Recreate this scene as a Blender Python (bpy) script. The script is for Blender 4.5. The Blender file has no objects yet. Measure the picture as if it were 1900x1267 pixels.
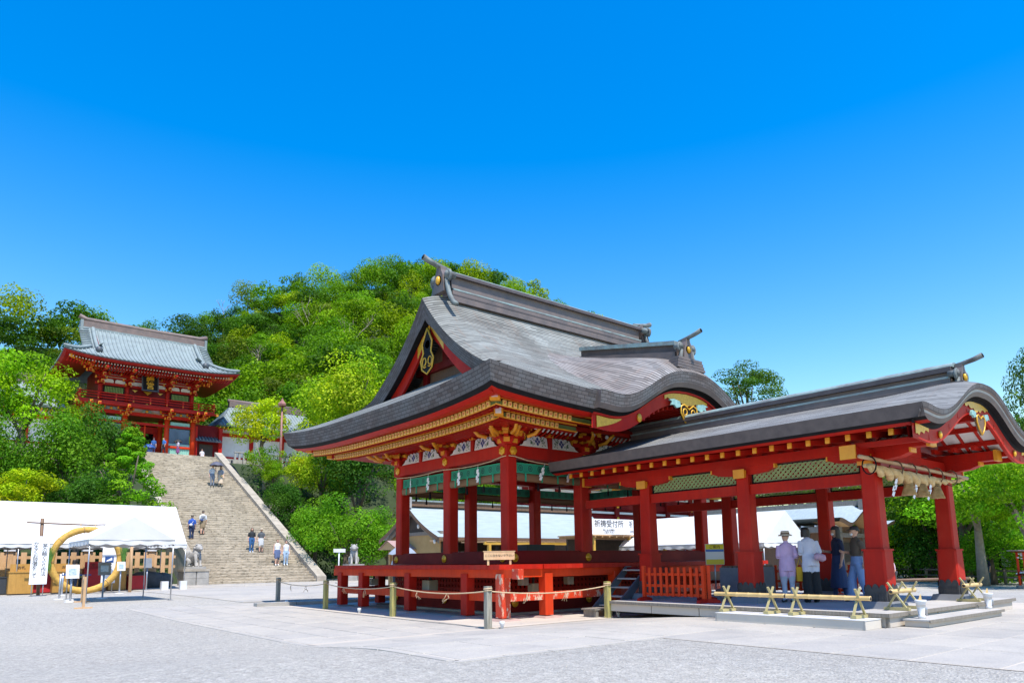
import bpy, bmesh, math, random
import numpy as np
from mathutils import Vector, Matrix, Euler
random.seed(7); rng = np.random.default_rng(11)
scene = bpy.context.scene
COL = scene.collection
R = math.radians

# ------------------------------------------------------------------ camera
cd = bpy.data.cameras.new("camera"); cam = bpy.data.objects.new("camera", cd); COL.objects.link(cam)
PITCH, YAW, ROLL = R(8.555), R(50.434), R(-0.702)
_f = Vector((math.cos(PITCH)*math.cos(YAW), math.cos(PITCH)*math.sin(YAW), math.sin(PITCH)))
_r0 = Vector((math.sin(YAW), -math.cos(YAW), 0)); _u0 = _r0.cross(_f)
_r = _r0*math.cos(ROLL) + _u0*math.sin(ROLL); _u = _u0*math.cos(ROLL) - _r0*math.sin(ROLL)
_m = Matrix((_r, _u, -_f)).transposed().to_4x4(); _m.translation = (0, 0, 1.40)
cam.matrix_world = _m
cd.sensor_width = 36; cd.lens = 1340/1900*36; cd.shift_y = (838-633.5)/1900
cd.clip_start = .1; cd.clip_end = 4000
scene.camera = cam
# ------------------------------------------------------------------ sky, sun, exposure
SUN = Vector((-.085, -.47, 1.0)).normalized()
elev = math.asin(SUN.z)
w = bpy.data.worlds.new("World"); scene.world = w; w.use_nodes = True
nt = w.node_tree; nt.nodes.clear()
sky = nt.nodes.new("ShaderNodeTexSky"); sky.sky_type = 'NISHITA'; sky.sun_disc = False
sky.sun_elevation = elev; sky.sun_rotation = math.atan2(SUN.x, SUN.y)
sky.altitude = 0; sky.air_density = 1.6; sky.dust_density = .35; sky.ozone_density = 3.0
hs = nt.nodes.new("ShaderNodeHueSaturation"); hs.inputs['Saturation'].default_value = 1.6; hs.inputs['Hue'].default_value = .511
bg = nt.nodes.new("ShaderNodeBackground"); bg.inputs[1].default_value = .15
wo = nt.nodes.new("ShaderNodeOutputWorld")
nt.links.new(sky.outputs[0], hs.inputs['Color']); nt.links.new(hs.outputs[0], bg.inputs[0]); nt.links.new(bg.outputs[0], wo.inputs[0])
sl = bpy.data.lights.new("sun", 'SUN'); sl.energy = 4.4; sl.angle = R(.53); sl.color = (1, .95, .87)
so = bpy.data.objects.new("sun", sl); COL.objects.link(so); so.rotation_euler = SUN.to_track_quat('Z', 'Y').to_euler(); so.location = (0, 0, 60)
vs = scene.view_settings; vs.view_transform = 'Standard'; vs.look = 'None'; vs.exposure = 0.66; vs.gamma = 1.0; vs.use_curve_mapping = False
scene.cycles.max_bounces = 6; scene.cycles.diffuse_bounces = 3; scene.cycles.transparent_max_bounces = 6
scene.cycles.use_denoising = True

# ------------------------------------------------------------------ helpers
ORG = {}
def org(o): return ORG.get(o.name, Vector((0, 0, 0)))
def V(*a): return Vector(a)

class MB:
    """collects shapes in world coordinates; build() links them as one mesh object"""
    def __init__(s): s.v = []; s.f = []; s.m = []; s.uvs = {}; s.sm = []
    def add(s, vs, fs, mi=0, smooth=False, uv=None):
        o = len(s.v); s.v += [tuple(p) for p in vs]
        for i, f in enumerate(fs):
            if uv is not None: s.uvs[len(s.f)] = uv[i]
            s.f.append(tuple(o+k for k in f)); s.m.append(mi); s.sm.append(smooth)
        return s
    def bx(s, x0, x1, y0, y1, z0, z1, mi=0):
        return s.add([(x0,y0,z0),(x1,y0,z0),(x1,y1,z0),(x0,y1,z0),(x0,y0,z1),(x1,y0,z1),(x1,y1,z1),(x0,y1,z1)],
                     [(3,2,1,0),(4,5,6,7),(0,1,5,4),(1,2,6,5),(2,3,7,6),(3,0,4,7)], mi)
    def box(s, c, d, rz=0, mi=0, M=None):
        hx, hy, hz = d[0]/2, d[1]/2, d[2]/2
        if M is None: M = Matrix.Rotation(rz, 3, 'Z')
        pts = [Vector(c)+M@Vector((sx*hx, sy*hy, sz*hz)) for sz in (-1,1) for sx, sy in ((-1,-1),(1,-1),(1,1),(-1,1))]
        return s.add(pts, [(3,2,1,0),(4,5,6,7),(0,1,5,4),(1,2,6,5),(2,3,7,6),(3,0,4,7)], mi)
    def cbox(s, c, d, ch, mi=0):
        """square column with chamfered vertical edges"""
        hx, hy = d[0]/2, d[1]/2; x, y, z = c
        p = [(hx-ch,-hy),(hx,-hy+ch),(hx,hy-ch),(hx-ch,hy),(-hx+ch,hy),(-hx,hy-ch),(-hx,-hy+ch),(-hx+ch,-hy)]
        return s.prism([(x+a, y+b, z-d[2]/2) for a, b in p], (0,0,d[2]), mi)
    def beam(s, p, q, wd, ht, mi=0, up=(0,0,1)):
        p, q = Vector(p), Vector(q); d = (q-p).normalized(); u = Vector(up); sx = d.cross(u)
        if sx.length < 1e-5: sx = d.cross(Vector((1,0,0)))
        sx.normalize(); u = sx.cross(d).normalized()
        pts = [e + sx*(a*wd/2) + u*(b*ht/2) for e in (p, q) for a, b in ((-1,-1),(1,-1),(1,1),(-1,1))]
        return s.add(pts, [(0,1,2,3),(7,6,5,4),(0,4,5,1),(1,5,6,2),(2,6,7,3),(3,7,4,0)], mi)
    def prism(s, poly, ext, mi=0, smooth=False):
        n = len(poly); e = Vector(ext); a = [Vector(p) for p in poly]
        pts = a + [p+e for p in a]
        nrm = Vector((0,0,0))
        for i in range(n): nrm += a[i].cross(a[(i+1) % n])
        fs = [tuple(range(n))[::-1], tuple(range(n, 2*n))] + [(i, (i+1) % n, n+(i+1) % n, n+i) for i in range(n)]
        if nrm.dot(e) < 0: fs = [f[::-1] for f in fs]
        return s.add(pts, fs, mi, smooth)
    def tube(s, path, rad, n=8, mi=0, caps=True, smooth=True, ry=None):
        P = [Vector(p) for p in path]; k = len(P)
        if not hasattr(rad, '__len__'): rad = [rad]*k
        vs, fs = [], []; prev = None
        for i in range(k):
            t = (P[min(i+1, k-1)] - P[max(i-1, 0)]).normalized()
            if prev is None: a = t.orthogonal().normalized() if abs(t.z) > .95 else t.cross(Vector((0,0,1))).normalized()
            else: a = (prev - t*prev.dot(t)).normalized()
            prev = a; b = t.cross(a)
            for j in range(n):
                an = 2*math.pi*j/n
                vs.append(P[i] + (a*math.cos(an) + b*math.sin(an)*(ry or 1))*rad[i])
        for i in range(k-1):
            for j in range(n): fs.append((i*n+j, i*n+(j+1) % n, (i+1)*n+(j+1) % n, (i+1)*n+j))
        if caps: fs += [tuple(range(n))[::-1], tuple((k-1)*n+j for j in range(n))]
        return s.add(vs, fs, mi, smooth)
    def cyl(s, p, q, r, r2=None, n=10, mi=0, smooth=True): return s.tube([p, q], [r, r if r2 is None else r2], n, mi, True, smooth)
    def lathe(s, prof, c, n=12, mi=0, ax=2, smooth=True):
        vs, fs = [], []
        for r, h in prof:
            for j in range(n):
                a = 2*math.pi*j/n; q = [r*math.cos(a), r*math.sin(a)]
                p = (q[0], q[1], h) if ax == 2 else ((h, q[0], q[1]) if ax == 0 else (q[1], h, q[0]))
                vs.append((c[0]+p[0], c[1]+p[1], c[2]+p[2]))
        k = len(prof)
        for i in range(k-1):
            for j in range(n): fs.append((i*n+j, i*n+(j+1) % n, (i+1)*n+(j+1) % n, (i+1)*n+j))
        fs += [tuple(range(n))[::-1], tuple((k-1)*n+j for j in range(n))]
        return s.add(vs, fs, mi, smooth)
    def ball(s, c, r, n=10, m=6, mi=0):
        if not hasattr(r, '__len__'): r = (r, r, r)
        vs = [(c[0], c[1], c[2]-r[2])]; fs = []
        for i in range(1, m):
            ph = -math.pi/2 + math.pi*i/m
            for j in range(n):
                a = 2*math.pi*j/n; vs.append((c[0]+r[0]*math.cos(ph)*math.cos(a), c[1]+r[1]*math.cos(ph)*math.sin(a), c[2]+r[2]*math.sin(ph)))
        vs.append((c[0], c[1], c[2]+r[2])); L = len(vs)-1
        for j in range(n):
            fs.append((0, 1+(j+1) % n, 1+j)); fs.append((L, L-n+j, L-n+(j+1) % n))
        for i in range(m-2):
            for j in range(n): a = 1+i*n; fs.append((a+j, a+(j+1) % n, a+n+(j+1) % n, a+n+j))
        return s.add(vs, fs, mi, True)
    def grid(s, P, mi=0, smooth=True, uv=None, flip=False):
        """P: rows of points; uv: rows of (u,v)"""
        r, c = len(P), len(P[0]); vs = [p for row in P for p in row]; fs = []; uvs = [] if uv is not None else None
        for i in range(r-1):
            for j in range(c-1):
                q = [(i, j), (i, j+1), (i+1, j+1), (i+1, j)]
                if flip: q = q[::-1]
                fs.append(tuple(a*c+b for a, b in q))
                if uv is not None: uvs.append([uv[a][b] for a, b in q])
        return s.add(vs, fs, mi, smooth, uvs)
    def mesh(s, name, mats, off=Vector((0,0,0))):
        me = bpy.data.meshes.new(name)
        me.from_pydata([(a-off.x, b-off.y, c-off.z) for a, b, c in s.v], [], s.f)
        if not isinstance(mats, (list, tuple)): mats = [mats]
        for m in mats: me.materials.append(MAT[m] if isinstance(m, str) else m)
        if max(s.m, default=0) > 0: me.polygons.foreach_set('material_index', s.m)
        if any(s.sm): me.polygons.foreach_set('use_smooth', s.sm)
        if s.uvs:
            ul = me.uv_layers.new(name='UVMap'); k = 0; dat = []
            for i, f in enumerate(s.f):
                u = s.uvs.get(i)
                for j in range(len(f)): dat += list(u[j]) if u else (0., 0.)
            ul.data.foreach_set('uv', dat)
        me.update(); return me
    def build(s, name, mats, parent=None, loc=None):
        if parent is not None: off = org(parent)
        elif loc is not None: off = Vector(loc)
        else:
            a = np.array(s.v); off = Vector(((a[:,0].min()+a[:,0].max())/2, (a[:,1].min()+a[:,1].max())/2, a[:,2].min()))
        o = bpy.data.objects.new(name, s.mesh(name, mats, off)); COL.objects.link(o)
        ORG[o.name] = Vector(off)
        if parent is not None: o.parent = parent
        else: o.location = off
        return o

def tag(o, label=None, cat=None, group=None, kind=None):
    if label: o['label'] = label
    if cat: o['category'] = cat
    if group: o['group'] = group
    if kind: o['kind'] = kind
    return o
def thing(name, label, cat, loc, group=None):
    o = bpy.data.objects.new(name, None); COL.objects.link(o); o.empty_display_size = .2
    o.location = loc; ORG[o.name] = Vector(loc)
    return tag(o, label, cat, group)
def struct(name, mb, mats): return tag(mb.build(name, mats), kind='structure')
def inst(o, parent, loc, rot=None, scale=None, name=None):
    """another object on the same mesh, at a world location under parent"""
    c = o.copy(); COL.objects.link(c)
    if name: c.name = name
    c.parent = parent; c.location = Vector(loc) - (org(parent) if parent else Vector((0,0,0)))
    if rot is not None: c.rotation_euler = rot
    if scale is not None: c.scale = scale
    return c
def piece(name, me, parent, loc, rot=(0,0,0), scale=None):
    """object on a shared mesh (mesh local coordinates) at a world location"""
    c = bpy.data.objects.new(name, me); COL.objects.link(c); c.parent = parent
    c.location = Vector(loc) - (org(parent) if parent else Vector((0,0,0))); c.rotation_euler = rot
    if scale: c.scale = scale
    ORG[c.name] = Vector(loc)
    return c
def copy_tree(o, loc=None, rz=None, label=None, parent=None, scale=None):
    c = o.copy(); COL.objects.link(c); c.parent = parent
    if loc is not None: c.location = loc
    if rz is not None: c.rotation_euler = (0, 0, rz)
    if scale is not None: c.scale = (scale,)*3 if not hasattr(scale, '__len__') else scale
    if label: c['label'] = label
    for ch in list(o.children): copy_tree(ch, parent=c)
    return c
def sm(t, a, b):
    t = max(0, min(1, (t-a)/(b-a))); return t*t*(3-2*t)
def text_mesh(name, txt, size, mat, parent, M, ext=.002, align='CENTER', spacing=1.0, line=1.0, bold=0.0):
    cu = bpy.data.curves.new(name, 'FONT'); cu.body = txt; cu.size = size; cu.align_x = align; cu.align_y = 'CENTER'
    cu.extrude = ext; cu.space_character = spacing; cu.space_line = line; cu.resolution_u = 3; cu.offset = bold
    t = bpy.data.objects.new(name, cu); COL.objects.link(t)
    dg = bpy.context.evaluated_depsgraph_get(); me = bpy.data.meshes.new_from_object(t.evaluated_get(dg))
    bpy.data.objects.remove(t); me.transform(M); 
    if parent: me.transform(Matrix.Translation(-org(parent)))
    me.materials.clear(); me.materials.append(MAT[mat])
    o = bpy.data.objects.new(name, me); COL.objects.link(o)
    if parent: o.parent = parent
    return o
def face_mat(loc, rz, tilt=0):
    """frame for text: stands upright, reads from the side it faces; rz=0 faces -Y"""
    return Matrix.Translation(loc) @ Matrix.Rotation(rz, 4, 'Z') @ Matrix.Rotation(R(90)+tilt, 4, 'X')

# ------------------------------------------------------------------ materials
MAT = {}
class NG:
    def __init__(s, name):
        m = bpy.data.materials.new(name); m.use_nodes = True; MAT[name] = m; s.m = m; s.t = m.node_tree; s.t.nodes.clear()
        s.out = s.n('OutputMaterial'); s.b = s.n('BsdfPrincipled'); s.l(s.b.outputs[0], s.out.inputs[0]); s.tc = s.n('TexCoord')
    def n(s, k, **kw):
        x = s.t.nodes.new('ShaderNode'+k)
        for a, b in kw.items():
            if a in x.inputs: x.inputs[a].default_value = b
            else: setattr(x, a, b)
        return x
    def l(s, a, b): s.t.links.new(a, b)
    def noise(s, sc, det=3, vec=None, rough=.55):
        x = s.n('TexNoise'); x.inputs['Scale'].default_value = sc; x.inputs['Detail'].default_value = det; x.inputs['Roughness'].default_value = rough
        s.l(vec or s.tc.outputs['Object'], x.inputs['Vector']); return x.outputs['Fac']
    def ramp(s, fac, stops):
        x = s.n('ValToRGB'); e = x.color_ramp.elements
        while len(e) > 1: e.remove(e[-1])
        e[0].position, e[0].color = stops[0][0], (*stops[0][1], 1)
        for p, c in stops[1:]: q = e.new(p); q.color = (*c, 1)
        s.l(fac, x.inputs[0]); return x.outputs[0]
    def mix(s, fac, a, b, mode='MIX'):
        x = s.n('Mix'); x.data_type = 'RGBA'; x.blend_type = mode
        for v, i in ((fac, x.inputs[0]), (a, x.inputs[6]), (b, x.inputs[7])):
            if hasattr(v, 'is_output'): s.l(v, i)
            elif isinstance(v, (int, float)): i.default_value = v
            else: i.default_value = (*v, 1)
        return x.outputs[2]
    def math(s, op, a, b=0.):
        x = s.n('Math'); x.operation = op
        for v, i in ((a, x.inputs[0]), (b, x.inputs[1])):
            if hasattr(v, 'is_output'): s.l(v, i)
            else: i.default_value = v
        return x.outputs[0]
    def mapv(s, vec, scale=(1,1,1), rot=(0,0,0)):
        x = s.n('Mapping'); x.inputs['Scale'].default_value = scale; x.inputs['Rotation'].default_value = rot; s.l(vec, x.inputs[0]); return x.outputs[0]
    def bump(s, h, st=.3, d=.02):
        x = s.n('Bump'); x.inputs['Strength'].default_value = st; x.inputs['Distance'].default_value = d; s.l(h, x.inputs['Height']); s.l(x.outputs[0], s.b.inputs['Normal'])
    def col(s, c):
        if hasattr(c, 'is_output'): s.l(c, s.b.inputs['Base Color'])
        else: s.b.inputs['Base Color'].default_value = (*c, 1)
    def rough(s, r): 
        if hasattr(r, 'is_output'): s.l(r, s.b.inputs['Roughness'])
        else: s.b.inputs['Roughness'].default_value = r
def pm(name, c1, c2=None, sc=3., rough=.6, bump=0., bsc=None, metal=0., stretch=None, det=4, spec=.5, rnd=0.):
    g = NG(name); c2 = c2 or tuple(x*.8 for x in c1)
    vec = g.tc.outputs['Object']
    if stretch: vec = g.mapv(vec, stretch)
    f = g.noise(sc, det, vec)
    c = g.ramp(f, [(.3, c2), (.7, c1)])
    if rnd:
        oi = g.n('ObjectInfo'); c = g.mix(1., c, g.ramp(oi.outputs['Random'], [(0., (1-rnd,)*3), (1., (1+rnd,)*3)]), 'MULTIPLY')
    g.col(c); g.rough(rough); g.b.inputs['Metallic'].default_value = metal; g.b.inputs['Specular IOR Level'].default_value = spec
    if bump: g.bump(g.noise(bsc or sc*4, 5, vec), bump, .02)
    return g
pm('red', (.50,.016,.006), (.38,.010,.005), 1.1, .5, .08, 9, spec=.18)
pm('red_orange', (.70,.055,.008), (.56,.036,.007), 1.3, .5, .08, 9, spec=.18)
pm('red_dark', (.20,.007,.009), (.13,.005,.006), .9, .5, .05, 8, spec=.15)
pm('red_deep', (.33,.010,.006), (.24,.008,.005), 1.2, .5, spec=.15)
g = pm('red_worn', (.66,.05,.012), (.5,.03,.01), 1.6, .5)
c = g.ramp(g.noise(1.,3), [(.3,(.5,.03,.01)),(.7,(.7,.06,.012))]); f = g.ramp(g.noise(7,8,g.mapv(g.tc.outputs['Object'],(1,1,.45)),.7), [(.53,(0,0,0)),(.58,(1,1,1))])
g.col(g.mix(f, c, (.62,.42,.30))); g.bump(f, .3, .01)
pm('gold', (.80,.42,.025), (.62,.30,.015), 6, .32, metal=.2)
pm('gold_paint', (.82,.36,.02), (.70,.28,.015), 5, .42)
pm('gilt', (.80,.44,.03), (.60,.30,.02), 18, .35, .2, 30, metal=.15)
pm('white_paint', (.78,.77,.74), (.68,.67,.64), 3, .6)
pm('black', (.010,.010,.012), (.016,.016,.018), 4, .7, spec=.1)
pm('dark_iron', (.028,.028,.034), (.05,.048,.05), 10, .5, .2, 40)
pm('white_cloth', (.66,.655,.64), (.60,.595,.585), 1.2, .9, .5, 2.2, spec=.1)
pm('white_plastic', (.72,.72,.72), (.62,.62,.63), 2, .45)
pm('steel', (.45,.46,.48), (.35,.36,.38), 8, .35, metal=.7)
pm('wood', (.52,.33,.15), (.40,.24,.10), 3, .6, .15, 20, stretch=(6,6,1))
pm('wood_light', (.66,.42,.23), (.56,.34,.17), 3, .6, .12, 20, stretch=(5,5,1), rnd=.12)
pm('wood_grey', (.27,.235,.195), (.16,.14,.115), 4, .8, .35, 24, stretch=(8,8,1))
pm('wood_dark', (.06,.042,.03), (.035,.025,.02), 4, .65, .15, 20)
pm('wood_brown', (.20,.11,.06), (.12,.07,.04), 4, .6, .15, 20, stretch=(5,5,1))
pm('post_wood', (.46,.36,.20), (.22,.19,.14), 3, .8, .4, 20, stretch=(9,9,1), rnd=.2)
pm('bamboo', (.66,.46,.20), (.55,.38,.15), 3, .4, .05, 20)
pm('bamboo_old', (.60,.40,.22), (.45,.28,.14), 3, .45)
pm('green_wood', (.44,.37,.17), (.34,.29,.13), 4, .6, .15, 20)
pm('straw', (.66,.48,.24), (.45,.30,.12), 14, .85, .5, 40)
pm('straw_ring', (.66,.40,.09), (.46,.25,.045), 9, .8, .5, 30)
pm('rope', (.62,.46,.30), (.5,.35,.2), 30, .9)
pm('paper', (.85,.85,.86), (.8,.8,.82), 4, .7)
pm('ink', (.02,.02,.025), None, 4, .7)
pm('stone', (.40,.38,.35), (.27,.26,.24), 3, .85, .35, 14)
pm('stone_pale', (.42,.37,.30), (.28,.245,.195), 2.5, .85, .35, 14)
pm('stone_dark', (.10,.10,.10), (.06,.06,.062), 2.5, .85, .4, 10)
pm('stone_blue', (.20,.21,.23), (.15,.155,.17), 3, .7, .15, 16)
pm('concrete', (.50,.44,.37), (.42,.37,.31), 1.2, .9, .2, 20)
pm('slab_pink', (.40,.27,.23), (.32,.22,.19), 4, .8, .2, 20)
pm('grey_paint', (.10,.11,.125), (.075,.085,.10), 3, .55, .1, 20)
pm('deck_top', (.46,.44,.41), (.36,.345,.32), 2, .75, .15, 30)
pm('panel_board', (.56,.49,.42), (.50,.44,.37), 1.5, .8, spec=.2)
pm('box_metal', (.62,.56,.48), (.56,.50,.43), 2, .6, .1, 60, spec=.2)
pm('beige', (.36,.32,.24), (.32,.28,.21), 3, .5)
pm('skin', (.62,.36,.25), (.56,.32,.22), 6, .55)
pm('hair', (.018,.014,.012), (.03,.022,.018), 20, .5)
pm('hair_brown', (.07,.035,.02), (.05,.025,.015), 20, .5)

for nm, amt in (('red', .30), ('red_orange', .28), ('red_dark', .2), ('red_deep', .2)):     # weathering: faint streaks, chalky fading and darker grime patches
    m_ = MAT[nm]; t_ = m_.node_tree; b_ = [x for x in t_.nodes if x.type == 'BSDF_PRINCIPLED'][0]; ln = b_.inputs['Base Color'].links[0]; src = ln.from_socket
    g = NG.__new__(NG); g.t = t_; g.b = b_; g.tc = [x for x in t_.nodes if x.type == 'TEX_COORD'][0]; ge = g.n('NewGeometry'); ps_ = ge.outputs['Position']
    f = g.ramp(g.noise(2.2, 6, g.mapv(ps_, (3, 3, .35)), .7), [(.42, (0,)*3), (.75, (1,)*3)])
    c_ = g.mix(g.math('MULTIPLY', f, amt), src, (.10, .012, .012)); f2 = g.ramp(g.noise(.8, 5, ps_, .65), [(.5, (0,)*3), (.72, (1,)*3)]); c_ = g.mix(g.math('MULTIPLY', f2, .16), c_, (.62, .11, .06))
    t_.links.new(c_, b_.inputs['Base Color'])
# ------------------------------------------------------------------ ground
def gz(x, y):
    """gentle relief of the precinct floor"""
    z = .17*sm(13.0-y, .5, 4.0) + .1*sm(y, 18, 30) + .1*sm(y, 41.5, 45) - .37*sm(x, 22, 38)*(1-sm(y, 22, 40))
    return z
g = NG('gravel'); P = g.tc.outputs['Object']
n1 = g.noise(38, 4, P, .75); n2 = g.noise(.35, 5, P); n3 = g.noise(9, 5, P, .7)
vo = g.n('TexVoronoi'); vo.inputs['Scale'].default_value = 26; g.l(P, vo.inputs['Vector'])
c = g.ramp(n1, [(.28,(.08,.08,.082)), (.42,(.27,.268,.262)), (.56,(.37,.365,.355)), (.72,(.62,.61,.60))])
c = g.mix(1., c, g.ramp(g.noise(.16, 6, P, .6), [(.35,(.84,.84,.85)),(.5,(1.,1.,1.)),(.68,(1.12,1.11,1.08))]), 'MULTIPLY'); c = g.mix(.35, c, g.ramp(n2, [(.3,(.29,.30,.315)),(.7,(.41,.40,.385))]))
c = g.mix(g.math('MULTIPLY', n3, .5), c, g.ramp(vo.outputs['Color'], [(.2,(.2,.2,.21)),(.8,(.5,.49,.48))]))
c = g.mix(1., c, g.ramp(n3, [(.3,(1.0,.94,.85)),(.7,(1.46,1.39,1.26))]), 'MULTIPLY'); g.col(c); g.rough(.95); g.b.inputs['Specular IOR Level'].default_value = .1; g.bump(g.math('ADD', n1, vo.outputs['Distance']), .9, .03)
xs = sorted(set([-600,-300,-150,-80,-50,-30] + list(np.arange(-20, 60, 1.0)) + [70,90,130,200,400,800]))
ys = sorted(set([-600,-300,-120,-60,-30,-15] + list(np.arange(-8, 56, 1.0)) + [60,70,90,140,250,500,900]))
mb = MB(); mb.grid([[(x, y, gz(x, y)) for x in xs] for y in ys], smooth=True)
ground = tag(mb.build('ground', 'gravel', loc=(0,0,0)), kind='structure')

g = NG('paver'); P = g.tc.outputs['Object']; oi = g.n('ObjectInfo'); ge = g.n('NewGeometry')
wv = g.n('VectorMath'); wv.operation = 'ADD'; g.l(ge.outputs['Position'], wv.inputs[0])
c = g.ramp(oi.outputs['Random'], [(0,(.34,.345,.36)),(.3,(.43,.43,.44)),(.55,(.53,.52,.50)),(.8,(.58,.56,.53)),(1,(.46,.45,.45))])
n = g.noise(1.3, 6, wv.outputs[0], .65); c = g.mix(.55, c, g.ramp(n, [(.3,(.26,.27,.30)),(.5,(.48,.475,.47)),(.7,(.62,.60,.57))]))
n2 = g.noise(45, 3, wv.outputs[0]); c = g.mix(.4, c, g.ramp(n2, [(.3,(.30,.30,.31)),(.7,(.66,.65,.63))]))
c = g.mix(1., c, (.78,.73,.655), 'MULTIPLY'); g.col(c); g.rough(.85); g.bump(g.noise(30, 5, wv.outputs[0]), .4, .015)
mb = MB()   # bed under the slabs
def bed(x0, x1, y0, y1):
    X = np.linspace(x0, x1, int((x1-x0)/.8)+2); Y = np.linspace(y0, y1, int((y1-y0)/.8)+2)
    mb.grid([[(x, y, gz(x, y)+.006) for x in X] for y in Y])
bed(5.4, 9.4, 7.6, 25); bed(9.4, 22, 7.6, 12.0); bed(9.2, 22, -1, 7.6)
paving = tag(mb.build('pavement', 'concrete', loc=(0,0,0)), kind='structure')
s = MB(); h = .5; b = .012   # unit slab with an eased edge
s.add([(-h,-h,-1),(h,-h,-1),(h,h,-1),(-h,h,-1),(-h,-h,-.4),(h,-h,-.4),(h,h,-.4),(-h,h,-.4),(-h+b,-h+b,0),(h-b,-h+b,0),(h-b,h-b,0),(-h+b,h-b,0)],
      [(0,1,5,4),(1,2,6,5),(2,3,7,6),(3,0,4,7),(4,5,9,8),(5,6,10,9),(6,7,11,10),(7,4,8,11),(8,9,10,11)])
slab_me = s.mesh('slab', 'paver')
def lay(x0, x1, y0, y1, along, row=.82, ln=(1.0, 1.7)):
    a0, a1, b0, b1 = (x0, x1, y0, y1) if along == 'x' else (y0, y1, x0, x1)
    k = max(1, round((b1-b0)/row)); rw = (b1-b0)/k
    for i in range(k):
        a = a0
        while a < a1-.05:
            L = min(random.uniform(*ln), a1-a)
            if a1-a-L < .5: L = a1-a
            ca, cb = a+L/2, b0+rw*(i+.5)
            x, y = (ca, cb) if along == 'x' else (cb, ca)
            dx, dy = (L-.018, rw-.018) if along == 'x' else (rw-.018, L-.018)
            sl = (gz(x, y+.4)-gz(x, y-.4))/.8
            piece('slab', slab_me, paving, (x, y, gz(x, y)+random.uniform(.010, .017)), (math.atan(sl), 0, random.uniform(-.004,.004)), (dx, dy, .06))
            a += L
lay(5.42, 9.38, 12.0, 25, 'y'); lay(5.42, 9.38, 7.62, 12.0, 'x'); lay(9.4, 20.5, 7.62, 12.0, 'x', ln=(1.1,2.0)); lay(9.22, 19.5, 1.0, 7.6, 'x', row=.95, ln=(1.3,2.4))
# kerb line of narrow stones along the outer edge
kerb = s.mesh('kerb_stone', 'paver')
for i in range(20): piece('kerb_stone', kerb, paving, (5.33, 7.7+i*.87+.43, gz(5.33, 8.13+i*.87)+.008), (math.atan((gz(5.33, 8.5+i*.87)-gz(5.33, 7.7+i*.87))/.8),0,0), (.14, .85, .06))
for i in range(5): piece('kerb_stone', kerb, paving, (5.27+.4+i*.8, 7.54, gz(6, 7.54)+.008), (0,0,0), (.78, .13, .06))
# concrete apron under the hall
mb = MB(); X = np.linspace(9.4, 23.2, 20); Y = np.linspace(12.0, 23.0, 16)
mb.grid([[(x, y, max(0, gz(x, y))*.3+.03) for x in X] for y in Y])
mb.bx(9.4, 9.5, 12.0, 23.0, -.1, .028); mb.bx(9.5, 23.2, 12.0, 12.1, -.1, .028)
struct('apron_slab', mb, 'concrete')
mb = MB(); mb.bx(8.6, 9.9, 23.2, 23.5, 0, .16); mb.bx(9.92, 11.6, 23.2, 23.5, 0, .15); mb.bx(11.62, 22, 23.2, 23.5, 0, .15)
struct('kerb', mb, 'stone')
# wide pale paving before the stairs
mb = MB(); X = np.linspace(9.0, 24, 12); Y = np.linspace(25.6, 45.2, 14)
mb.grid([[(x, y, gz(x, y)+.012) for x in X] for y in Y])
pv2 = tag(mb.build('forecourt_pavement', 'concrete', loc=(0,0,0)), kind='structure')
for i in range(15):
    for j in range(5):
        piece('slab', slab_me, pv2, (9.0+1.5+j*3.0, 25.6+.65+i*1.3, gz(12, 26.2+i*1.3)+.03), (0,0,0), (2.97, 1.27, .06))
# ================================================================== the stage hall
XC, YC = 16.25, 17.47
CX_ = [12.08, 14.78, 17.72, 20.42]; CY_ = [14.78, 17.47, 20.16]
EX0, EX1, EY0, EY1 = 9.2, 23.3, 11.85, 23.09      # eave rectangle
# copper sheet roofing: fine courses along the slope (uv in metres)
def copper(name, base, dark, light, course, brick=None, warm=.25):
    g = NG(name); uv = g.tc.outputs['UV']
    sep = g.n('SeparateXYZ'); g.l(uv, sep.inputs[0])
    vn = g.math('ADD', g.math('DIVIDE', sep.outputs[1], course), g.math('MULTIPLY', g.noise(.8, 2, uv), .12))
    fr = g.math('FRACT', vn)
    ln = g.ramp(fr, [(0,(.22,)*3),(.18,(.30,)*3),(.36,(1,)*3),(.85,(1.08,)*3),(1,(.4,)*3)])
    n = g.noise(.55, 5, uv, .6); c = g.ramp(n, [(.25, dark),(.5, base),(.75, light)])
    cell = g.n('TexWhiteNoise'); cell.noise_dimensions = '2D'
    cb = g.n('CombineXYZ'); fl = g.math('FLOOR', vn); g.l(g.math('FLOOR', g.math('ADD', g.math('DIVIDE', sep.outputs[0], .55), g.math('MULTIPLY', fl, .37))), cb.inputs[0]); g.l(fl, cb.inputs[1])
    g.l(cb.outputs[0], cell.inputs['Vector'])
    c = g.mix(1., c, g.ramp(cell.outputs['Value'], [(0,(.72,)*3),(.6,(1.,)*3),(1,(1.2,)*3)]), 'MULTIPLY')
    c = g.mix(g.math('MULTIPLY', g.ramp(g.noise(2.2, 4, g.mapv(uv, (3,.4,1))), [(.55,(0,)*3),(.8,(1,)*3)]), warm), c, (.30,.17,.11))
    c = g.mix(1., c, ln, 'MULTIPLY'); g.col(c); g.rough(.75); g.b.inputs['Specular IOR Level'].default_value = .15
    g.bump(fr, .5, .03); return g
copper('copper_roof', (.220,.224,.208), (.165,.158,.144), (.290,.308,.295), .085, warm=.4)
copper('copper_brown', (.235,.212,.198), (.18,.15,.135), (.30,.30,.30), .11, warm=.4)
g = NG('copper_edge'); uv = g.tc.outputs['UV']     # the thick eave edge, small copper plates
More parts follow.
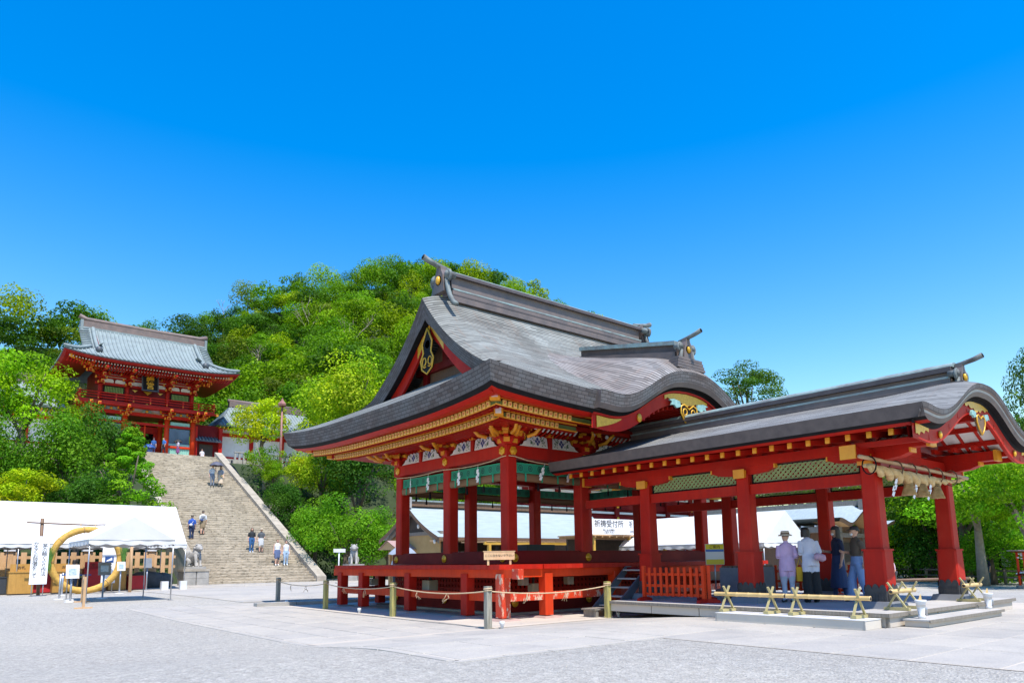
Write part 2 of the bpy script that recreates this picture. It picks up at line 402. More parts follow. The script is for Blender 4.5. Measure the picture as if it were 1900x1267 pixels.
bt = g.n('TexBrick'); bt.inputs['Scale'].default_value = 1; bt.inputs['Brick Width'].default_value = .22; bt.inputs['Row Height'].default_value = .085
bt.inputs['Mortar Size'].default_value = .007; bt.inputs['Color1'].default_value = (.095,.075,.068,1); bt.inputs['Color2'].default_value = (.16,.14,.135,1); bt.inputs['Mortar'].default_value = (.05,.045,.045,1)
g.l(uv, bt.inputs['Vector']); n = g.noise(1.1, 4, uv)
c = g.mix(g.ramp(n, [(.4,(0,)*3),(.7,(.75,)*3)]), bt.outputs['Color'], (.15,.16,.165)); c = g.mix(bt.outputs['Fac'], c, (.05,.045,.045)); g.col(c); g.rough(.7); g.b.inputs['Specular IOR Level'].default_value = .15
g.bump(bt.outputs['Fac'], -.4, .01)
copper('copper_porch', (.225,.224,.215), (.172,.165,.156), (.292,.300,.295), .062, warm=.25)
pm('copper_light', (.40,.38,.37), (.33,.30,.28), 4, .5, metal=.2)
pm('copper_side', (.13,.105,.10), (.085,.07,.07), 5, .55, .1, 20, metal=.2)
pm('flower_tile', (.72,.66,.62), (.6,.3,.35), 14, .5)
pm('pendant_red', (.45,.12,.03), (.2,.03,.02), 16, .4)
pm('verdigris', (.30,.42,.40), (.20,.20,.19), 3, .6, .1, 20, metal=.2)
pm('copper_patina', (.21,.25,.245), (.10,.095,.09), 4, .6, .1, 20, spec=.2)
pm('copper_dark', (.12,.095,.09), (.075,.06,.06), 3, .55, .1, 20, metal=.2)
pm('copper_mid', (.20,.15,.13), (.12,.10,.095), 2.5, .55, .1, 20, metal=.2)

# the real curve of the slope, as height over distance from the eave
_D = [0,.6,1.2,2.0,2.74,3.54,4.4,5.14,5.62]; _Z = [5.43,5.68,6.0,6.5,6.83,7.30,8.03,8.8,9.36]
def E_(d): return float(np.interp(d, _D, _Z)) if not hasattr(d, '__len__') else np.interp(d, _D, _Z)
from numpy.polynomial import polynomial as _pl
_cf = _pl.polyfit(_D, _Z, 4)
def E_(d): return float(_pl.polyval(d, _cf))
def lift(x, y):
    a = abs(x-(EX0+EX1)/2)/((EX1-EX0)/2); b = abs(y-YC)/((EY1-EY0)/2)
    d = min(x-EX0, EX1-x, y-EY0, EY1-y)
    return .27*min(a, b)**3.2*math.exp(-max(d, 0)/1.3)
KX, KY = 16.25, 11.72
_kt = [0,.35,.8,1.2,1.6,1.95,2.3,2.7,3.2,3.75]; _kz = [6.46,6.44,6.36,6.22,6.0,5.78,5.60,5.48,5.42,5.45]
def kprof(t): return float(np.interp(abs(t), _kt, _kz))
_cfk = _pl.polyfit(_kt, _kz, 5)
def kprof(t): return float(_pl.polyval(min(abs(t), 3.75), _cfk))
def krise(y, t):
    u = max(0, y-KY); wt = math.exp(-(t/1.9)**2)
    return wt*(.48*(1-math.exp(-u/.42))+.17*u) + (1-wt)*(E_(max(0, y-EY0))-E_(0)+.012-.10*sm(u, .15, .7))
GX0, GX1 = 11.05, 21.45
hall = thing('stage_hall', 'open red dance hall with a curved copper roof on a raised platform', 'pavilion', (XC, YC, 0))
def droop(x): # the rounded shoulder next to each verge
    s = min(x-GX0, GX1-x); return .32*max(0, 1-s/1.1)**2
def slope(side):
    rows, uv = [], []; N = 60
    for i in range(41):
        d = 5.62*i/40; xa, xb = (EX0+d, EX1-d) if d < GX0-EX0 else (GX0, GX1)
        rw, ru = [], []
        for j in range(N+1):
            t = j/N; t = .5-.5*math.cos(math.pi*t)*(1-.15*math.sin(math.pi*t)**2) if True else t
            x = xa+(xb-xa)*t; y = EY0+d if side < 0 else EY1-d
            z = E_(d)+lift(x, y)
            if d > GX0-EX0: z -= droop(x)*min(1, (d-(GX0-EX0))/.8)*.8
            rw.append((x, y, z)); ru.append((x, d*1.22))
        rows.append(rw); uv.append(ru)
    return rows, uv
mb = MB()
for sd in (-1, 1):
    rows, uv = slope(sd); n0 = len(mb.f); mb.grid(rows, uv=uv, flip=sd > 0)
    if sd < 0:   # leave the part under the karahafu open
        keep = []
        for k in range(n0, len(mb.f)):
            c_ = np.mean([mb.v[i] for i in mb.f[k]], axis=0); t_ = c_[0]-KX
            keep.append(not (abs(t_) < 3.0 and c_[1] < 15.2 and kprof(t_)+krise(c_[1], t_) > c_[2]+.10))
        idx = [k for k, f_ in zip(range(n0, len(mb.f)), keep) if f_]
        uv2 = [mb.uvs[k] for k in idx]; fs2 = [mb.f[k] for k in idx]
        for k in range(n0, len(mb.f)): mb.uvs.pop(k, None)
        del mb.f[n0:], mb.m[n0:], mb.sm[n0:]
        for f_, u_ in zip(fs2, uv2): mb.uvs[len(mb.f)] = u_; mb.f.append(f_); mb.m.append(0); mb.sm.append(True)
for sd in (-1, 1):     # hip skirts below the gables
    rows, uv = [], []
    for i in range(22):
        d = 2.85*i/21; rw, ru = [], []
        for j in range(41):
            e_ = max(0, d-(GX0-EX0))*1.3; ya, yb = EY0+d+e_, EY1-d-e_
            y = ya+(yb-ya)*j/40; x = EX0+d if sd < 0 else EX1-d
            rw.append((x, y, E_(d)+lift(x, y))); ru.append((y, d*1.22))
        rows.append(rw); uv.append(ru)
    mb.grid(rows, uv=uv, flip=sd < 0)
roof = mb.build('roof', 'copper_roof', hall)
# thick layered eave edge
def eave_edge(pts_top, inward, th=.43, mats=('copper_edge',), name='eave_edge', parent=None, lip=.05):
    mb = MB(); n = len(pts_top); L = [0.]
    for i in range(1, n): L.append(L[-1]+(Vector(pts_top[i])-Vector(pts_top[i-1])).length)
    top = [Vector(p) for p in pts_top]; low = [p + Vector(inward[i])*.13 - Vector((0,0,th)) for i, p in enumerate(top)]
    mb.grid([top, low], uv=[[(l, 0) for l in L], [(l, th) for l in L]], smooth=False)
    return mb.build(name, mats, parent), low
def corner_loop():
    pts, inw = [], []
    def seg(f, n):
        for i in range(n): pts.append(f(i/n))
    def P(x, y): return (x, y, E_(0)+lift(x, y))
    seg(lambda t: P(EX0, EY1+(EY0-EY1)*t), 30); seg(lambda t: P(EX0+(EX1-EX0)*t, EY0), 36)
    seg(lambda t: P(EX1, EY0+(EY1-EY0)*t), 24); seg(lambda t: P(EX1+(EX0-EX1)*t, EY1), 24)
    pts.append(pts[0])
    for p in pts:
        ix = 1 if p[0] < EX0+.01 else (-1 if p[0] > EX1-.01 else 0); iy = 1 if p[1] < EY0+.01 else (-1 if p[1] > EY1-.01 else 0)
        inw.append((ix, iy, 0))
    return pts, inw
pts, inw = corner_loop()
def _gap(k): return pts[k][1] < EY0+.01 and abs(pts[k][0]-KX) < 3.25
runs, cur = [], []
for k in range(len(pts)):
    if _gap(k):
        if cur: runs.append(cur); cur = []
    else: cur.append(k)
runs.append(cur)
low = [Vector(p)+Vector(inw[i])*.13-V(0,0,.43) for i, p in enumerate(pts)]
for rn in runs: eave_edge([pts[k] for k in rn], [inw[k] for k in rn], parent=hall)
# black drip board, then red soffit steps down to the rafters
def ring(name, off0, off1, dz0, dz1, mat):
    mb = MB(); a = [l+Vector(inw[i])*off0+Vector((0,0,dz0)) for i, l in enumerate(low)]; b = [l+Vector(inw[i])*off1+Vector((0,0,dz1)) for i, l in enumerate(low)]
    for rn in runs: mb.grid([[a[k] for k in rn], [b[k] for k in rn]], smooth=False)
    return mb.build(name, mat, hall)
ring('drip_board', 0, .10, 0, -.08, 'black'); ring('eave_fascia', .10, .24, -.08, -.14, 'red'); ring('eave_soffit', .24, 1.0, -.14, -.02, 'red'); ring('upper_soffit', 1.0, 1.7, -.02, .12, 'red'); ring('inner_soffit', 1.7, 3.1, .12, .35, 'red')
# flying rafters: gold-tipped, in two tiers
def rafter_mesh(L, w_, h_, nm):
    s = MB(); s.bx(0.012, L, -w_/2, w_/2, -h_/2, h_/2, 0); s.bx(-.03, .012, -w_/2-.008, w_/2+.008, -h_/2-.008, h_/2+.008, 1); s.box((-.032, 0, 0), (.006, w_*.42, h_*.42), mi=2)
    return s.mesh(nm, ['red', 'cream_gold', 'crimson_dot'])
pm('rafter_green', (.13,.19,.05), (.09,.14,.04), 4, .5); pm('cream_gold', (.78,.50,.14), (.70,.42,.10), 5, .45); pm('crimson_dot', (.55,.10,.08), None, 4, .5)
rm1 = rafter_mesh(1.6, .085, .11, 'rafter'); rm2 = rafter_mesh(1.9, .085, .11, 'rafter')
def rafters(tipoff, me, dz, sp, sides):
    for sd in sides:
        if sd == 'W': n = int((EY1-EY0-2*tipoff-.2)/sp)
        else: n = int((12.2-EX0-tipoff)/sp) if sd == 'S' else 0
        for i in range(n):
            if sd == 'W':
                y = EY0+tipoff+.25+i*sp; z = E_(0)-.43+lift(EX0, y)*.9+dz; piece('rafter', me, hall, (EX0+tipoff, y, z), (0, R(-7), 0))
            else:
                x = EX0+tipoff+.25+i*sp; z = E_(0)-.43+lift(x, EY0)*.9+dz; piece('rafter', me, hall, (x, EY0+tipoff, z), (0, R(-7), R(90)))
rafters(.72, rm1, -.17, .158, 'WS'); rafters(1.25, rm2, -.27, .158, 'WS')
def strip(name, off, dz, h_, mat):  # purlin boards carrying each tier
    mb = MB()
    W = [(EX0+off, EY1-off+(EY0-EY1+2*off)*t, 0) for t in np.linspace(0, 1, 24)]; S = [(EX0+off+(13.0-EX0-off)*t, EY0+off, 0) for t in np.linspace(0, 1, 14)]
    for path in (W, S):
        a, b = [], []
        for x, y, _ in path:
            z = E_(0)-.43+lift(EX0 if path is W else x, y if path is W else EY0)*.9+dz
            a.append((x, y, z+h_/2)); b.append((x, y, z-h_/2))
        mb.grid([a, b], smooth=False)
    mb.build(name, mat, hall)
strip('rafter_board', .70, -.065, .05, 'gold_paint'); strip('rafter_board', 1.23, -.17, .045, 'gold_paint'); strip('rafter_gap_board', .735, -.17, .10, 'rafter_green'); strip('rafter_gap_board', 1.265, -.27, .10, 'rafter_green'); strip('rafter_board', .70, -.245, .03, 'gold_paint'); strip('rafter_board', 1.23, -.345, .03, 'gold_paint'); strip('eave_board', .78, -.16, .24, 'red_deep'); strip('eave_board', 1.32, -.27, .24, 'red_deep')
# hip rafters with patterned ends
for (cx, cy, sx, sy) in ((EX0, EY0, 1, 1), (EX0, EY1, 1, -1)):
    mb = MB(); p = Vector((cx+.62*sx, cy+.62*sy, 5.12)); q = Vector((cx+2.9*sx, cy+2.9*sy, 5.05))
    mb.beam(p, q, .2, .24); o = mb.build('hip_rafter', 'red', hall)
    e = MB(); d = (q-p).normalized(); e.beam(p-d*.02, p+d*.16, .23, .27); e.build('rafter_cap', 'gold_paint', o)
    e = MB(); e.beam(p-d*.026, p-d*.02, .15, .17); e.build('cap_flower', 'flower_tile', o) if 'flower_tile' in MAT else None
    mb = MB(); p = Vector((cx+1.12*sx, cy+1.12*sy, 4.88)); mb.beam(p, q-Vector((0,0,.1)), .18, .2); o = mb.build('hip_rafter', 'red', hall)
    e = MB(); e.beam(p-d*.02, p+d*.14, .21, .23); e.build('rafter_cap', 'gold_paint', o)
    e = MB(); e.beam(p-d*.026, p-d*.02, .14, .15); e.build('cap_flower', 'white_paint', o)
# ridge
def ridge_box(name, axis, a0, a1, c, z0, z1, w_, parent):
    def bx(m, u0, u1, hw, za, zb): m.bx(*((u0, u1, c-hw, c+hw) if axis == 'x' else (c-hw, c+hw, u0, u1)), za, zb)
    m = MB(); bx(m, a0, a1, w_*.62, z0-.25, z0+.14); m.build(name+'_base', 'copper_mid', parent)
    m = MB(); bx(m, a0+.02, a1-.02, w_*.42, z0+.14, z1-.2); m.build(name+'_body', 'copper_mid', parent)
    m = MB(); bx(m, a0-.02, a1+.02, w_*.66, z1-.2, z1-.1); m.build(name+'_moulding', 'copper_dark', parent)
    m = MB(); bx(m, a0, a1, w_*.64, z0+.10, z0+.145); m.build(name+'_strip', 'verdigris', parent)
    m = MB(); bx(m, a0, a1, w_*.64, z0-.06, z0-.03); m.build(name+'_strip', 'copper_dark', parent)
    m = MB(); n = 9; prof = [(math.cos(math.pi*k/(n-1))*w_*.56, math.sin(math.pi*k/(n-1))*.11) for k in range(n)]
    poly = [(a0-.04, c+u, z1-.1+v) if axis == 'x' else (c+u, a0-.04, z1-.1+v) for u, v in prof]
    m.prism(poly, (a1-a0+.08, 0, 0) if axis == 'x' else (0, a1-a0+.08, 0)); m.build(name+'_cap', 'verdigris', parent)
ridge_box('ridge', 'x', 11.95, 20.6, YC, 9.42, 10.16, .46, hall)
def finial(parent, base, out, sc=1., name='ridge_finial', crest=True, tubelen=1.0):
    """onigawara with side scrolls and a tube; out = horizontal direction it faces"""
    o = Vector(out).normalized(); s = Vector((-o.y, o.x, 0)); b = Vector(base)
    def P(u, v, h): return b + s*u*sc + o*v*sc + Vector((0,0,h*sc))
    m = MB(); poly = [(-.30,0),(.30,0),(.27,.35),(.22,.60),(.13,.78),(.12,.90),(-.12,.90),(-.13,.78),(-.22,.60),(-.27,.35)]
    m.prism([P(u, -.12, h) for u, h in poly], o*.22*sc); fin = m.build(name, 'copper_mid', parent)
    for sg in (-1, 1):
        m = MB(); path = []
        for k in range(19):
            a = -1.2+k*.5; r = .20-.0085*k; path.append(P(sg*(.40+r*math.cos(a)*.9), 0, .52+r*math.sin(a)))
        m.tube(path, .055*sc, 6); m.cyl(P(sg*.40, -.26, .55), P(sg*.40, .07, .55), .115*sc, n=12)
        path = [P(sg*.34, .0, .40), P(sg*.40, .0, .10), P(sg*.52, 0, -.22), P(sg*.72, 0, -.50), P(sg*.90, 0, -.62)]
        m.tube(path, [.08*sc,.085*sc,.09*sc,.085*sc,.08*sc], 6); m.build('scroll', 'copper_patina', fin)
    m = MB(); m.lathe([(.17*sc, 0),(.19*sc,.02*sc),(.15*sc,.05*sc)], P(0, .1, .42), 14, ax=0 if abs(o.x) > .5 else 1); m.build('medallion_ring', 'black', fin)
    if crest:
        m = MB(); m.ball(P(0, .11, .42), (.10*sc,.10*sc,.15*sc), 10, 6); m.build('medallion', 'gilt', fin)
    m = MB(); m.tube([P(0, -.35, .86), P(0, .1, .93), P(0, .45, 1.0), P(0, .45+tubelen*.25, 1.09)], [.075*sc,.085*sc,.09*sc,.10*sc], 12); m.build('finial_tube', 'copper_patina', fin)
    m = MB(); m.cyl(P(0, .45+tubelen*.25+.001, 1.091), P(0, .45+tubelen*.25+.012, 1.095), .08*sc, n=12); m.build('tube_end', 'black', fin)
finial(hall, (11.72, YC, 9.42), (-1, 0, 0), .92)
finial(hall, (20.85, YC, 9.42), (1, 0, 0), .92)
# verge (gable edge) bands and the gable
def verge_z(dy): return E_(5.62-abs(dy)) - .32*.8*min(1, max(0, (5.62-abs(dy))-(GX0-EX0))/.8)
for sd, gx in ((-1, GX0), (1, GX1)):
    ys_ = np.linspace(-3.75, 3.75, 61); mb = MB(); top, low_, L = [], [], 0; uvt, uvb = [], []
    for dy in ys_:
        z = verge_z(dy); th = .44+.2*math.exp(-(dy/.35)**2); top.append((gx, YC+dy, z)); low_.append((gx-.10*sd, YC+dy, z-th)); uvt.append((dy*1.3, 0)); uvb.append((dy*1.3, th))
    mb.grid([top, low_], uv=[uvt, uvb], smooth=False); mb.build('verge_edge', 'copper_edge', hall)
    mb = MB(); a = low_; b = [(gx-.42*sd, y, z+.02) for _, y, z in low_]; mb.grid([a, b]); mb.build('verge_soffit', 'black', hall)
    # bargeboards: one each side of the peak
    for s2 in (-1, 1):
        mb = MB(); up, dn = [], []
        for k in range(17):
            dy = s2*(.02+3.6*k/16); z = verge_z(dy)-.44-.2*math.exp(-(dy/.35)**2); x = gx-.30*sd
            up.append((x, YC+dy, z+.02)); dn.append((x, YC+dy, z-.42-.10*(k/16)))
        mb.grid([up, dn], smooth=False); b2 = [(x-.08*sd, y, z) for x, y, z in dn]; mb.grid([dn, b2], smooth=False); bo = mb.build('bargeboard', 'red', hall)
        for k0, k1, nm in ((0, 3, 'gold_fitting'), (12, 16, 'gold_fitting')):
            mb = MB(); off = -.006*(-sd)*-1
            A = [Vector(up[k])+Vector((sd*.006,0,-.05)) for k in range(k0, k1+1)]; B = [Vector(dn[k])+Vector((sd*.006,0,.05+.16*(abs(k-(k0 if k0 else k1))/3.)**1)) for k in range(k0, k1+1)]
            mb.grid([A, B], smooth=False); mb.build(nm, 'gilt', bo)
    mb = MB(); poly = [(12.0 if sd < 0 else 20.5, YC+dy, max(verge_z(dy)-.5, 6.4)) for dy in np.linspace(-3.4, 3.4, 25)] + [(12.0 if sd < 0 else 20.5, YC+3.4, 6.2), (12.0 if sd < 0 else 20.5, YC-3.4, 6.2)]
    mb.prism(poly, (.1*-sd, 0, 0)); mb.build('gable_wall', 'gable_board', hall) if 'gable_board' in MAT else mb.build('gable_wall', 'wood_brown', hall)
    gxw = 11.93 if sd < 0 else 20.57
    mb = MB(); mb.bx(gxw-.08, gxw+.08, YC-2.6, YC+2.6, 6.55, 6.78); mb.bx(gxw-.07, gxw+.07, YC-1.6, YC+1.6, 7.15, 7.36); mb.bx(gxw-.06, gxw+.06, YC-.14, YC+.14, 7.36, 8.3)
    for s2 in (-1, 1): mb.bx(gxw-.05, gxw+.05, YC+s2*1.1-.12, YC+s2*1.1+.12, 6.78, 7.15)
    mb.build('gable_beam', 'red_dark', hall)
    # pendant (gegyo): black diamond board with gilt rim and scrolls
    mb = MB(); xg = gx-.40*sd+sd*.16
    dm = [(0,.62),(.26,.18),(.20,-.12),(.34,-.34),(.26,-.62),(0,-.78),(-.26,-.62),(-.34,-.34),(-.20,-.12),(-.26,.18)]
    mb.prism([(xg, YC+u, 7.62+v) for u, v in dm], (sd*.05, 0, 0)); pe = mb.build('gable_pendant', 'black', hall)
    mb = MB(); mb.tube([(xg+sd*.055, YC+u, 7.62+v) for u, v in dm+dm[:1]], .028, 5)
    for s2 in (-1, 1): mb.tube([(xg+sd*.055, YC+s2*(.14+.11*math.cos(a)*(1-a/14)), 7.22+.15*math.sin(a)*(1-a/14)) for a in np.linspace(-2.2, 5, 14)], .022, 5)
    mb.build('pendant_rim', 'gilt', pe)
    mb = MB(); mb.lathe([(0, 0), (.13,.0), (.11,.05), (.05,.08), (0,.085)], (xg+sd*.05, YC, 7.74), 8, ax=0); mb.build('pendant_boss', 'pendant_red' if 'pendant_red' in MAT else 'gold', pe)
# ------------------------------------------------ karahafu on the south slope
mb = MB(); rows, uv = [], []
for i in range(29):
    u = 4.3*(i/28)**1.5; y = KY+u; rw, ru = [], []; L = 0; prev = None
    for j in range(61):
        t = -3.75+7.5*j/60; p = (KX+t, y, kprof(t)+krise(y, t)); rw.append(p)
        L += 0 if prev is None else math.dist(p, prev); prev = p
        ru.append((y, abs(t)*1.25))
    rows.append(rw); uv.append(ru)
mb.grid(rows, uv=uv)
mb.build('karahafu_roof', 'copper_brown', hall)
T = np.linspace(-3.75, 3.75, 73); mb = MB()
def kb(yo, dz0, dz1, yo2, mat, nm, sc=1.):
    m = MB(); a = [(KX+t*sc, KY+yo, kprof(t)+dz0) for t in T]; b = [(KX+t*sc, KY+yo2, kprof(t)+dz1) for t in T]
    m.grid([a, b], uv=[[(t*1.1, -dz0) for t in T], [(t*1.1, -dz1) for t in T]], smooth=False); m.build(nm, mat, hall)
kb(0, 0, -.30, .05, 'copper_edge', 'karahafu_edge'); kb(.05, -.30, -.42, .12, 'copper_mid', 'karahafu_edge'); kb(.12, -.42, -.42, .30, 'black', 'drip_board'); kb(.30, -.42, -.52, .34, 'black', 'drip_board'); kb(.34, -.52, -.88, .36, 'red', 'karahafu_bargeboard'); kb(.36, -.88, -.80, .50, 'red_deep', 'karahafu_soffit')
kb(.28, -.50, -.55, .29, 'red', 'karahafu_bargeboard')
for s2 in (-1, 1):   # end walls of the karahafu edge
    m = MB(); x = KX+s2*3.75; z = kprof(3.75); m.add([(x, KY, z), (x, KY+.6, z+.2), (x, KY+.6, z-.42), (x, KY+.05, z-.42)], [(0,1,2,3)]); m.build('karahafu_end', 'copper_mid', hall)
    m = MB(); pts_ = [(KX+s2*(3.6-.1*k), KY+.325, kprof(3.6-.1*k)-.56-(.0 if k < 9 else .0)) for k in range(10)]; pb = [(p[0], p[1], p[2]-.30+.03*k) for k, p in enumerate(pts_)]
    m.grid([pts_, pb], smooth=False); m.build('gold_fitting', 'gilt', hall)
    m = MB(); m.ball((KX+s2*2.0, KY+.33, kprof(2.0)-.75), (.09,.04,.12), 10, 6); m.build('gold_stud', 'gold', hall)
# gold and black pendant under its crest
m = MB(); pts_ = [(KX+t, KY+.318, kprof(t)-.56) for t in np.linspace(-.95, .95, 15)]; pb = [(p[0], p[1], p[2]-.34+.26*abs(t)/.95+.04*math.sin(t*22)) for p, t in zip(pts_, np.linspace(-.95, .95, 15))]
m.grid([pts_, pb], smooth=False); m.build('gold_fitting', 'gilt', hall)
hp = [(0,-.50),(.22,-.32),(.36,-.10),(.34,.08),(.20,.14),(0,.02),(-.20,.14),(-.34,.08),(-.36,-.10),(-.22,-.32)]
m = MB(); m.prism([(KX+u, KY+.30, 5.44+v) for u, v in hp], (0, -.05, 0)); pe = m.build('karahafu_pendant', 'black', hall)
m = MB(); m.tube([(KX+u, KY+.245, 5.44+v) for u, v in hp+hp[:1]], .025, 5)
for s2 in (-1, 1): m.tube([(KX+s2*(.17+.10*math.cos(a)*(1-a/12)), KY+.245, 5.36+.12*math.sin(a)*(1-a/12)) for a in np.linspace(-2.2, 5, 12)], .02, 5)
m.build('pendant_rim', 'gilt', pe)
pm('leaf_blue', (.30,.50,.46), (.15,.30,.30), 8, .5)
for s2 in (-1, 1): m = MB(); m.prism([(KX+s2*a, KY+.28, 5.50+b) for a, b in ((.36,.0),(.55,-.06),(.66,.02),(.78,.0),(.74,.10),(.86,.14),(.66,.18),(.40,.14))], (0, -.05, 0)); m.build('pendant_leaf', 'leaf_blue', pe)
for k in range(-9, 10):     # white-edged ribs in the shadow of the arch
    t = k*.2
    if abs(t) < 1.75: m = MB(); m.beam((KX+t, KY+.5, kprof(t)-.93), (KX+t, KY+2.2, kprof(t)-.93), .05, .10); m.build('arch_rib', 'red', hall)
# sloping ridge of the karahafu
def ky(y, dz): return (KX, y, 7.02+.19*(y-12.2)+dz)
for nm, hw, z0, z1, mat in (('karahafu_ridge_base', .27, -.22, .10, 'copper_mid'), ('karahafu_ridge_body', .18, .10, .30, 'copper_dark'), ('karahafu_ridge_cap', .27, .30, .42, 'verdigris')):
    m = MB(); a, b = Vector(ky(12.15, 0)), Vector(ky(15.9, 0))
    m.add([a+V(-hw,0,z0), a+V(hw,0,z0), a+V(hw,0,z1), a+V(-hw,0,z1), b+V(-hw,0,z0), b+V(hw,0,z0), b+V(hw,0,z1), b+V(-hw,0,z1)], [(0,1,2,3),(7,6,5,4),(0,4,5,1),(1,5,6,2),(2,6,7,3),(3,7,4,0)]); m.build(nm, mat, hall)
finial(hall, (KX, 11.95, 6.86), (0, -1, 0), .68, tubelen=1.2)
m = MB()
for k in range(4): m.bx(KX-.62+.03*k, KX+.62-.03*k, 11.80+.01*k, 12.15, 6.56+.085*k, 6.63+.085*k)
m.build('finial_plinth', 'copper_mid', hall)
# ------------------------------------------------ body of the hall
g = NG('misu_green'); uv = g.tc.outputs['UV']; sep = g.n('SeparateXYZ'); g.l(uv, sep.inputs[0])
u = g.math('SUBTRACT', g.math('FRACT', g.math('DIVIDE', sep.outputs[0], .34)), .5); v = g.math('SUBTRACT', sep.outputs[1], .5)
rr = g.math('SQRT', g.math('ADD', g.math('MULTIPLY', u, u), g.math('MULTIPLY', g.math('MULTIPLY', v, v), .62)))
c = g.ramp(rr, [(0,(.01,.10,.07)),(.10,(.01,.10,.07)),(.13,(.02,.30,.17)),(.18,(.008,.09,.06)),(.26,(.012,.13,.085)),(.29,(.03,.40,.22)),(.33,(.012,.22,.13)),(.5,(.012,.24,.14))])
ed = g.math('ABSOLUTE', v); c = g.mix(g.ramp(ed, [(.43,(0,)*3),(.45,(1,)*3)]), c, (.03,.42,.22)); g.col(c); g.rough(.7)
g = NG('blind'); uv = g.tc.outputs['UV']; sep = g.n('SeparateXYZ'); g.l(uv, sep.inputs[0])
f = g.math('FRACT', g.math('MULTIPLY', sep.outputs[0], 28)); c = g.ramp(f, [(0,(.10,.055,.025)),(.3,(.24,.13,.06)),(.8,(.28,.16,.08)),(1,(.10,.055,.025))]); g.col(c); g.rough(.75)
pm('misu_band', (.015,.36,.20), (.01,.28,.15), 5, .7)
pm('blue_print', (.02,.045,.22), None, 5, .6); pm('green_print', (.10,.20,.10), (.07,.15,.08), 5, .6)
pm('gable_board', (.10,.05,.04), (.05,.03,.028), 2.5, .5, .1, 12)
# platform posts, joists and rails
PX, PY = [10.73, 12.08, 14.55, 17.95, 20.42, 21.77], [13.38, 14.78, 17.47, 20.16, 21.56]
pm_ = MB(); pm_.cbox((0, 0, .56), (.26, .26, 1.0), .015); post_me = pm_.mesh('platform_post', 'red'); post_or = pm_.mesh('platform_post', 'red_orange'); post_wn = pm_.mesh('platform_post', 'red_worn')
bs = MB(); bs.add([(-.34,-.34,0),(.34,-.34,0),(.34,.34,0),(-.34,.34,0),(-.26,-.26,.07),(.26,-.26,.07),(.26,.26,.07),(-.26,.26,.07)], [(4,5,6,7),(0,1,5,4),(1,2,6,5),(2,3,7,6),(3,0,4,7)]); base_me = bs.mesh('base_stone', 'slab_pink')
spots = [(10.73, y) for y in PY] + [(x, 13.38) for x in PX[1:]] + [(21.77, y) for y in PY[1:]] + [(x, 21.56) for x in PX[1:-1]]
for i, (x, y) in enumerate(spots):
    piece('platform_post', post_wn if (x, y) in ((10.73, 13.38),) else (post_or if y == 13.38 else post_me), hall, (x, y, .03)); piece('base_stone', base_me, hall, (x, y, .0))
for nm, z0, z1, w_ in (('joist', 1.0, 1.2, .16), ('rail', .45, .645, .12)):
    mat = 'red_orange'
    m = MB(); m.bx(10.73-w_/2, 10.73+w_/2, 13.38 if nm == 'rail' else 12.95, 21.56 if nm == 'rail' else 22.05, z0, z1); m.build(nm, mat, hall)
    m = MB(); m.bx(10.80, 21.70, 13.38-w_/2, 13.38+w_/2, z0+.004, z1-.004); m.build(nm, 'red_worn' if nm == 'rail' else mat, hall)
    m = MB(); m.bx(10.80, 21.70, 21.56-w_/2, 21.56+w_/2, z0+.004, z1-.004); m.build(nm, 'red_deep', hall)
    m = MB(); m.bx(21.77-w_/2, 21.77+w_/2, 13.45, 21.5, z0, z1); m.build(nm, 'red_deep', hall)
m = MB(); m.bx(10.65, 10.81, 12.72, 12.95, .98, 1.21); m.build('joist_end', 'red_worn', hall)
# veranda planks
pl = MB(); pl.bx(0, 1.35, -.119, .119, -.055, .055); plank_me = pl.mesh('plank', 'red')
n = int((21.75-13.2)/.242)
for i in range(n): piece('plank', plank_me, hall, (10.50, 13.22+.242*(i+.5), 1.255+random.uniform(-.003,.003)))
n = int((22.0-11.9)/.242)
for i in range(n): piece('plank', plank_me, hall, (11.87+.242*(i+.5), 13.21, 1.255+random.uniform(-.003,.003)), (0, 0, R(90)))
m = MB(); m.bx(20.62, 22.0, 14.58, 21.7, 1.2, 1.31); m.bx(11.88, 20.6, 20.36, 21.7, 1.2, 1.31); m.build('veranda_floor', 'red', hall)
# sill and floor
m = MB(); m.bx(11.86, 12.18, 14.56, 20.38, 1.32, 1.62); m.build('sill', 'red_dark', hall)
m = MB(); m.bx(12.18, 20.64, 14.56, 14.88, 1.32, 1.62); m.build('sill', 'red_dark', hall)
m = MB(); m.bx(20.32, 20.64, 14.88, 20.38, 1.32, 1.62); m.build('sill', 'red_dark', hall)
m = MB(); m.bx(12.18, 20.32, 20.06, 20.38, 1.32, 1.62); m.build('sill', 'red_dark', hall)
m = MB(); m.bx(12.0, 20.5, 14.7, 20.24, 1.622, 1.66); m.build('stage_floor', 'red_dark', hall)
